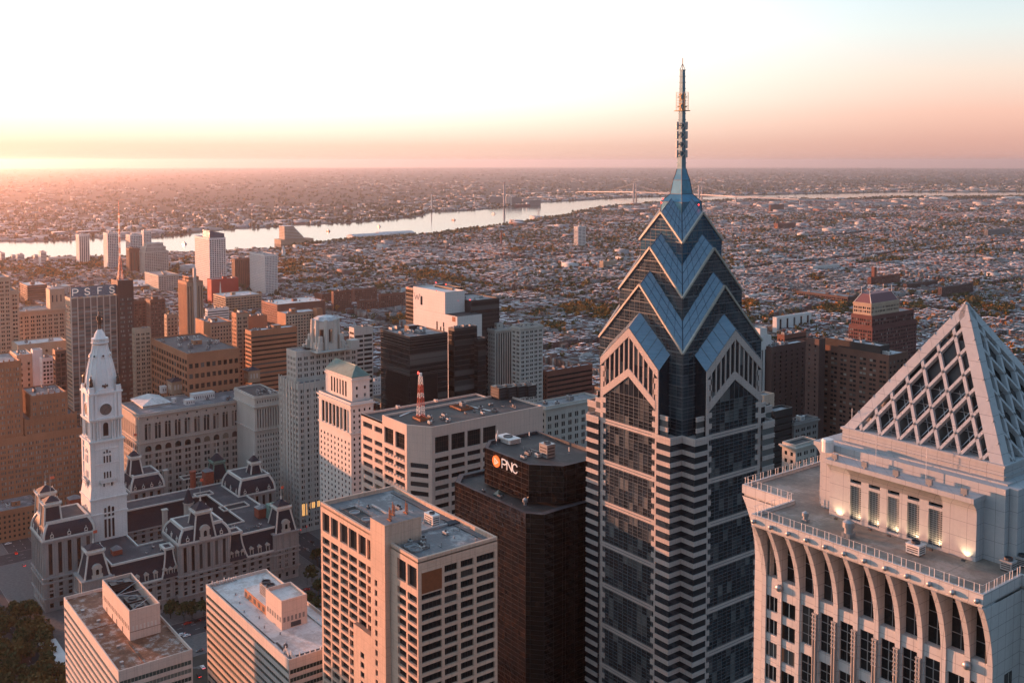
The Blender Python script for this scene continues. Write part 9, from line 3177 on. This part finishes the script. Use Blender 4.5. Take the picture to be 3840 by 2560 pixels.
for gx in range(26):
 for gy in range(60):
  x, y = 640 + gx * 43 + (6 if gx % 3 == 0 else 0), -1500 + gy * 41
  D = x * FW[0] + y * FW[1]
  px_, py_, _ = nproj(np.array([x]), np.array([y]), 12.0)
  px_, py_ = float(px_[0]), float(py_[0])
  if not (600 < D < 1620) or px_ < -120 or px_ > 3900: continue
  if px_ > 1330 and D > 1230: continue
  if px_ < 1300 and D > 1900: continue
  if D < 1180 and 1900 < px_ < 2150 and False: continue
  if g_.random() < .06 or cnt >= 290: continue
  rt, ln, lw = LOWP[g_.randrange(10)]
  if any(a - 5 < x + ln and x < c_ + 5 and b_ - 5 < y and y - lw < d + 5 for a, b_, c_, d in BLD): continue
  if y - lw < -112 + 6 and x < 835:
   if x < 835 and -360 < y < -60: continue
  copy_tree(rt, (x, y, 0), 'low city block with flat roof and roof machinery, standing between the taller towers')['group'] = 'low blocks between the towers'
  cnt += 1
for rt, _, _ in LOWP:
 for ch in list(rt.children): bpy.data.objects.remove(ch)
 bpy.data.objects.remove(rt)
# ---------------------------------------------------------------- riverside and far landmarks
def far_thing(name, lab, cat, px_, py_, group=None):
 q = atz(px_, py_, 0)
 return thing(name, lab, cat, (q.x, q.y, 0), group), q, fdist(q)
def zat(px_, py_, D): return at(px_, py_, D).z
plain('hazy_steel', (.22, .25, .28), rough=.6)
plain('crane_blue', (.10, .17, .26), rough=.5)
plain('ship_hull', (.16, .05, .05), rough=.6)
# sloping terraced flats on the river
o, q, D = far_thing('terraced_flats', 'sunlit terraced apartment pyramid standing at the river edge', 'building', 1125, 915)
mb = MB()
x, y = q.x, q.y
zt = zat(1080, 848, D)
n = 12
Lw = reach((x, y, 40), 0, -1, 1150)
W0 = at(1062, 900, D)
for i in range(n):
 h = zt * (i + 1) / n
 f = 1 - .62 * max(0, (i - 3) / n) * 1.3
 mb.box(W0.x - 12, W0.y - 78 * f, zt * i / n, W0.x + 34, W0.y, h - 1.2, 0)
 mb.box(W0.x - 13, W0.y - 80 * f, h - 1.2, W0.x + 35, W0.y + 1, h, 1)
mb.box(W0.x - 16, W0.y - 112, 0, W0.x + 40, W0.y + 16, zt * .26, 0)
mb.build('terraces', ['tan_brick', 'white_wall'], o)
for k, (a, b_, yb, yt, lab) in enumerate(((1328, 1462, 899, 876, 'long white pier shed on the river, nearer of two'), (1430, 1556, 890, 868, 'long white pier shed on the river, farther of two'))):
 o, q, D = far_thing('pier_shed', lab, 'pier shed', a, yb - 2)
 Ls = reach((q.x, q.y, 8), 0, -1, b_)
 mb = MB(); mb.box(q.x, q.y - Ls, 0, q.x + 60, q.y, 11)
 mb.loft([[(q.x, q.y - Ls, 11), (q.x, q.y, 11), (q.x + 60, q.y, 11), (q.x + 60, q.y - Ls, 11)], [(q.x + 25, q.y - Ls, 17), (q.x + 25, q.y, 17), (q.x + 35, q.y, 17), (q.x + 35, q.y - Ls, 17)]], 1)
 for i in range(16): mb.box(q.x - .3, q.y - Ls * (i + .2) / 16, 2, q.x, q.y - Ls * (i + .75) / 16, 7, 2)
 mb.build('shed', ['white_wall', 'roof_pale', 'dark_granite'], o)
# suspension bridge
tA, tB = atz(2381, 742, 0), atz(2626, 754, 0)
o = thing('suspension_bridge', 'hazy suspension bridge crossing the river behind the spire', 'bridge', (tA.x, tA.y, 0))
zt_, zd = 118, 48
d = (tB - tA).normalized(); sd = Vector((-d.y, d.x, 0))
for T_ in (tA, tB):
 mb = MB()
 for s in (-14, 14):
  c = T_ + sd * s; mb.box(c.x - 5, c.y - 5, 0, c.x + 5, c.y + 5, zt_)
 for zz in (zd, 80, zt_ - 6): mb.beam(tuple(T_ - sd * 14 + Vector((0, 0, zz))), tuple(T_ + sd * 14 + Vector((0, 0, zz))), 6, 8)
 mb.build('bridge_tower', 'hazy_steel', o)
mb = MB()
pts = [tuple(at(px_, py_, D_)) for px_, py_, D_ in ((1700, 721, 12500), (2040, 719.5, 10500), (2200, 719.5, 9200))] + [(*tA.xy, zd), (*tB.xy, zd)] + [tuple(at(px_, py_, D_)) for px_, py_, D_ in ((2760, 737, 7000), (3000, 748, 6500), (3200, 757, 6300), (3420, 766, 6100))]
for p, r_ in zip(pts, pts[1:]): mb.beam(p, r_, 24, 8)
for k, p in enumerate(pts):
 if k not in (3, 4): mb.box(p[0] - 4, p[1] - 4, 0, p[0] + 4, p[1] + 4, p[2] - 2)
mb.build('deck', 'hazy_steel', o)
mb = MB()
for s in (-13, 13):
 prev = None
 for i in range(13):
  f = i / 12
  p = tA.lerp(tB, f) + sd * s; zz = zd + 6 + (zt_ - zd - 6) * (2 * f - 1) ** 2
  if prev: mb.tube(prev, (p.x, p.y, zz), .9, 4)
  prev = (p.x, p.y, zz)
 for T_, sg in ((tA, -1), (tB, 1)):
  e = T_ + d * sg * 330 + sd * s; mb.tube((T_.x + sd.x * s, T_.y + sd.y * s, zt_), (e.x, e.y, zd), .9, 4)
mb.build('cables', 'hazy_steel', o)
for k, (px_, ptop) in enumerate(((2801, 700), (2854, 701), (2917, 694), (2944, 693), (2982, 693), (3010, 695))):
 o, q, D = far_thing('harbour_crane', 'blue harbour crane on the far river bank, right of the mast', 'crane', px_, 744, 'harbour cranes on the far bank')
 mb = MB()
 for sx in (-11, 11):
  for sy in (-9, 9): mb.beam((q.x + sx, q.y + sy, 0), (q.x + sx, q.y + sy, 42), 2.6, 2.6)
 for zz in (14, 42):
  for sy in (-9, 9): mb.beam((q.x - 11, q.y + sy, zz), (q.x + 11, q.y + sy, zz), 2.4, 3)
  for sx in (-11, 11): mb.beam((q.x + sx, q.y - 9, zz), (q.x + sx, q.y + 9, zz), 2.4, 3)
 mb.build('portal', 'crane_blue', o)
 ztop = zat(px_ - 12, ptop, D)
 a, b_ = Vector((q.x, q.y, 44)), at(px_ - (16 if k > 1 else 2), ptop, D)
 mb = MB(); mb.beam(tuple(a), tuple(b_), 2.6, 3.2); mb.beam((q.x + RT[0] * 40, q.y + RT[1] * 40, 46), (q.x - RT[0] * 22, q.y - RT[1] * 22, 46), 3, 4); mb.build('boom', 'crane_blue', o)
def stack(lab, px_, pb, pt_, r, mat='hazy_steel'):
 o, q, D = far_thing('chimney_stack', lab, 'chimney', px_, pb)
 zt_ = zat(px_, pt_, D)
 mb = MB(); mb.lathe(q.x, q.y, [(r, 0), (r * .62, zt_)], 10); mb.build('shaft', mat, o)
 mb = MB(); mb.lathe(q.x, q.y, [(r * .74, zt_ - 4), (r * .74, zt_)], 10); mb.build('stack_band', 'brick_red', o)
stack('tall grey power station chimney on the far river bank', 1891, 776, 686, 8)
stack('short pale chimney on the far bank left of the power station', 1618, 786, 725, 5, 'white_wall')
stack('slim dark chimney on the far bank between the two others', 1781, 776, 742, 3)
stack('red brick chimney among rowhouses near the river', 1880, 925, 862, 3.4, 'brick_red')
o, q, D = far_thing('power_station', 'hazy power station blocks with silos on the far bank', 'power station', 1860, 770)
mb = MB()
for (a, b_, t_, dz) in ((1838, 1886, 738, 200), (1920, 1958, 740, 60), (1962, 2028, 750, 0)):
 p, r_ = at(a, 760, D + dz), at(b_, 760, D + dz)
 w_ = (r_ - p).length
 mb.loft([[(p.x, p.y, 0), (r_.x, r_.y, 0), (r_.x + FW[0] * 60, r_.y + FW[1] * 60, 0), (p.x + FW[0] * 60, p.y + FW[1] * 60, 0)], [(p.x, p.y, zat(a, t_, D + dz)), (r_.x, r_.y, zat(b_, t_, D + dz)), (r_.x + FW[0] * 60, r_.y + FW[1] * 60, zat(b_, t_, D + dz)), (p.x + FW[0] * 60, p.y + FW[1] * 60, zat(a, t_, D + dz))]])
mb.build('boiler_house', 'dark_granite', o)
for k in range(3):
 p = at(1900 + k * 8, 770, D + 60); mb = MB(); mb.lathe(p.x, p.y, [(7.5, 0), (7.5, zat(1900, 737, D + 60))], 12); mb.build('silo', 'light_concrete', o)
o, q, D = far_thing('cargo_ship', 'dark red cargo ship moored at the far bank', 'ship', 1960, 774.5)
a, b_ = atz(1930, 774.5, .3), atz(1988, 773, .3)
u = (b_ - a).normalized(); n_ = Vector((-u.y, u.x, 0)); Ls = (b_ - a).length
mb = MB()
hull = [(0, 0), (.06, 9), (.9, 10), (1, 6), (1.03, 0), (.9, -10), (.06, -9)]
mb.loft([[tuple(a + u * Ls * f * (1 if zz else .985) + n_ * w_ * (1 if zz else .8) + Vector((0, 0, zz))) for f, w_ in hull] for zz in (0, 13)])
mb.build('hull', 'ship_hull', o)
mb = MB()
for f, h, l in ((.82, 26, .1), (.3, 16, .12), (.52, 16, .12)):
 p = a + u * Ls * f; mb.box(p.x - 8, p.y - 8, 13, p.x + 8, p.y + 8, h)
mb.build('superstructure', 'white_wall', o)
def water_tower(lab, px_, pb, pt_, r):
 o, q, D = far_thing('water_tower', lab, 'water tower', px_, pb)
 zt_ = zat(px_, pt_, D)
 mb = MB(); mb.lathe(q.x, q.y, [(r * .22, 0), (r * .2, zt_ * .6), (r * .5, zt_ * .7)], 8); mb.build('stem', 'white_wall', o)
 mb = MB(); mb.lathe(q.x, q.y, [(r * .5, zt_ * .68), (r, zt_ * .8), (r, zt_ * .93), (r * .5, zt_)], 12); mb.build('tank', 'white_wall', o)
water_tower('pale water tower on the far bank above the terraced flats', 1091, 808, 783, 12)
water_tower('small white water tower far beyond the red and white mast', 659, 765, 740, 14)
water_tower('faint water tower on the plain right of the spire', 2712, 712, 694, 16)
o, q, D = far_thing('white_steeple', 'thin white church steeple near the terraced flats', 'steeple', 1063, 968)
mb = MB(); mb.box(q.x - 4, q.y - 4, 0, q.x + 4, q.y + 4, 26); mb.build('tower', 'white_wall', o)
mb = MB(); mb.lathe(q.x, q.y, [(4.2, 26), (2.2, 38), (.2, zat(1063, 923, D))], 8); mb.build('spire', 'white_wall', o)
o, q, D = far_thing('pylon', 'thin lattice pylon on the near river bank', 'pylon', 2019, 822)
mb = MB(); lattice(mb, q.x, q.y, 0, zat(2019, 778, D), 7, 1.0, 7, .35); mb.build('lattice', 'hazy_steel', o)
for (px_, py_, s, h, lab) in ((3505, 748, 40, 16, 'white oil tank by the river, left of the pair at the right'), (3533, 748, 40, 16, 'white oil tank by the river, right of the pair at the right'), (3779, 748, 44, 17, 'white oil tank near the right edge by the river'), (3807, 748, 44, 17, 'white oil tank at the far right edge by the river')):
 o, q, D = far_thing('oil_tank', lab, 'tank', px_, py_); mb = MB(); mb.lathe(q.x, q.y, [(s, 0), (s, h), (s * .1, h + 5)], 20); mb.build('shell', 'white_wall', o)
# elevated motorway among the rowhouses
mb = MB()
mw = [atz(px_, py_, 0) for px_, py_ in ((1640, 903), (1800, 892), (1960, 880), (2150, 866), (2400, 846), (2700, 822), (3000, 800))]
for p, r_ in zip(mw, mw[1:]): mb.beam((p.x, p.y, 8), (r_.x, r_.y, 8), 30, 1.6)
for p in mw: mb.box(p.x - 2, p.y - 2, 0, p.x + 2, p.y + 2, 7.4)
tag(mb.build('elevated_road', 'light_concrete'), kind='structure')
plain('boat_white', (.6, .6, .58), rough=.4)
for k, (px_, py_) in enumerate(((1420, 850), (1700, 826), (690, 915), (1230, 868), (1850, 803))):
 o, q, D = far_thing('ferry_boat', 'small white boat out on the pale river', 'boat', px_, py_, 'boats on the river')
 Lb = 26 + 6 * (k % 3)
 mb = MB(); mb.loft([[(q.x + a * Lb, q.y + b_ * 4, zz) for a, b_ in ((-.5, -1), (.35, -1), (.5, 0), (.35, 1), (-.5, 1))] for zz in (.2, 3.2)]); mb.build('hull', 'ship_hull' if k % 2 else 'boat_white', o)
 mb = MB(); mb.box(q.x - Lb * .35, q.y - 3, 3.2, q.x + Lb * .15, q.y + 3, 7.5); mb.box(q.x - Lb * .1, q.y - 2, 7.5, q.x + Lb * .1, q.y + 2, 10); mb.build('cabin', 'boat_white', o)
# ---------------------------------------------------------------- morning haze
mb = MB()
mb.box(-44000, -44000, -1.5, 44000, 44000, 348)
m = bpy.data.materials.new('haze'); m.use_nodes = True
t = m.node_tree; t.nodes.clear()
o = t.nodes.new('ShaderNodeOutputMaterial'); v = t.nodes.new('ShaderNodeVolumePrincipled')
v.inputs['Color'].default_value = (.97, .85, .88, 1)
v.inputs['Density'].default_value = HAZE
v.inputs['Anisotropy'].default_value = .85
t.links.new(v.outputs[0], o.inputs['Volume'])
tag(mb.build('haze', m), kind='stuff')
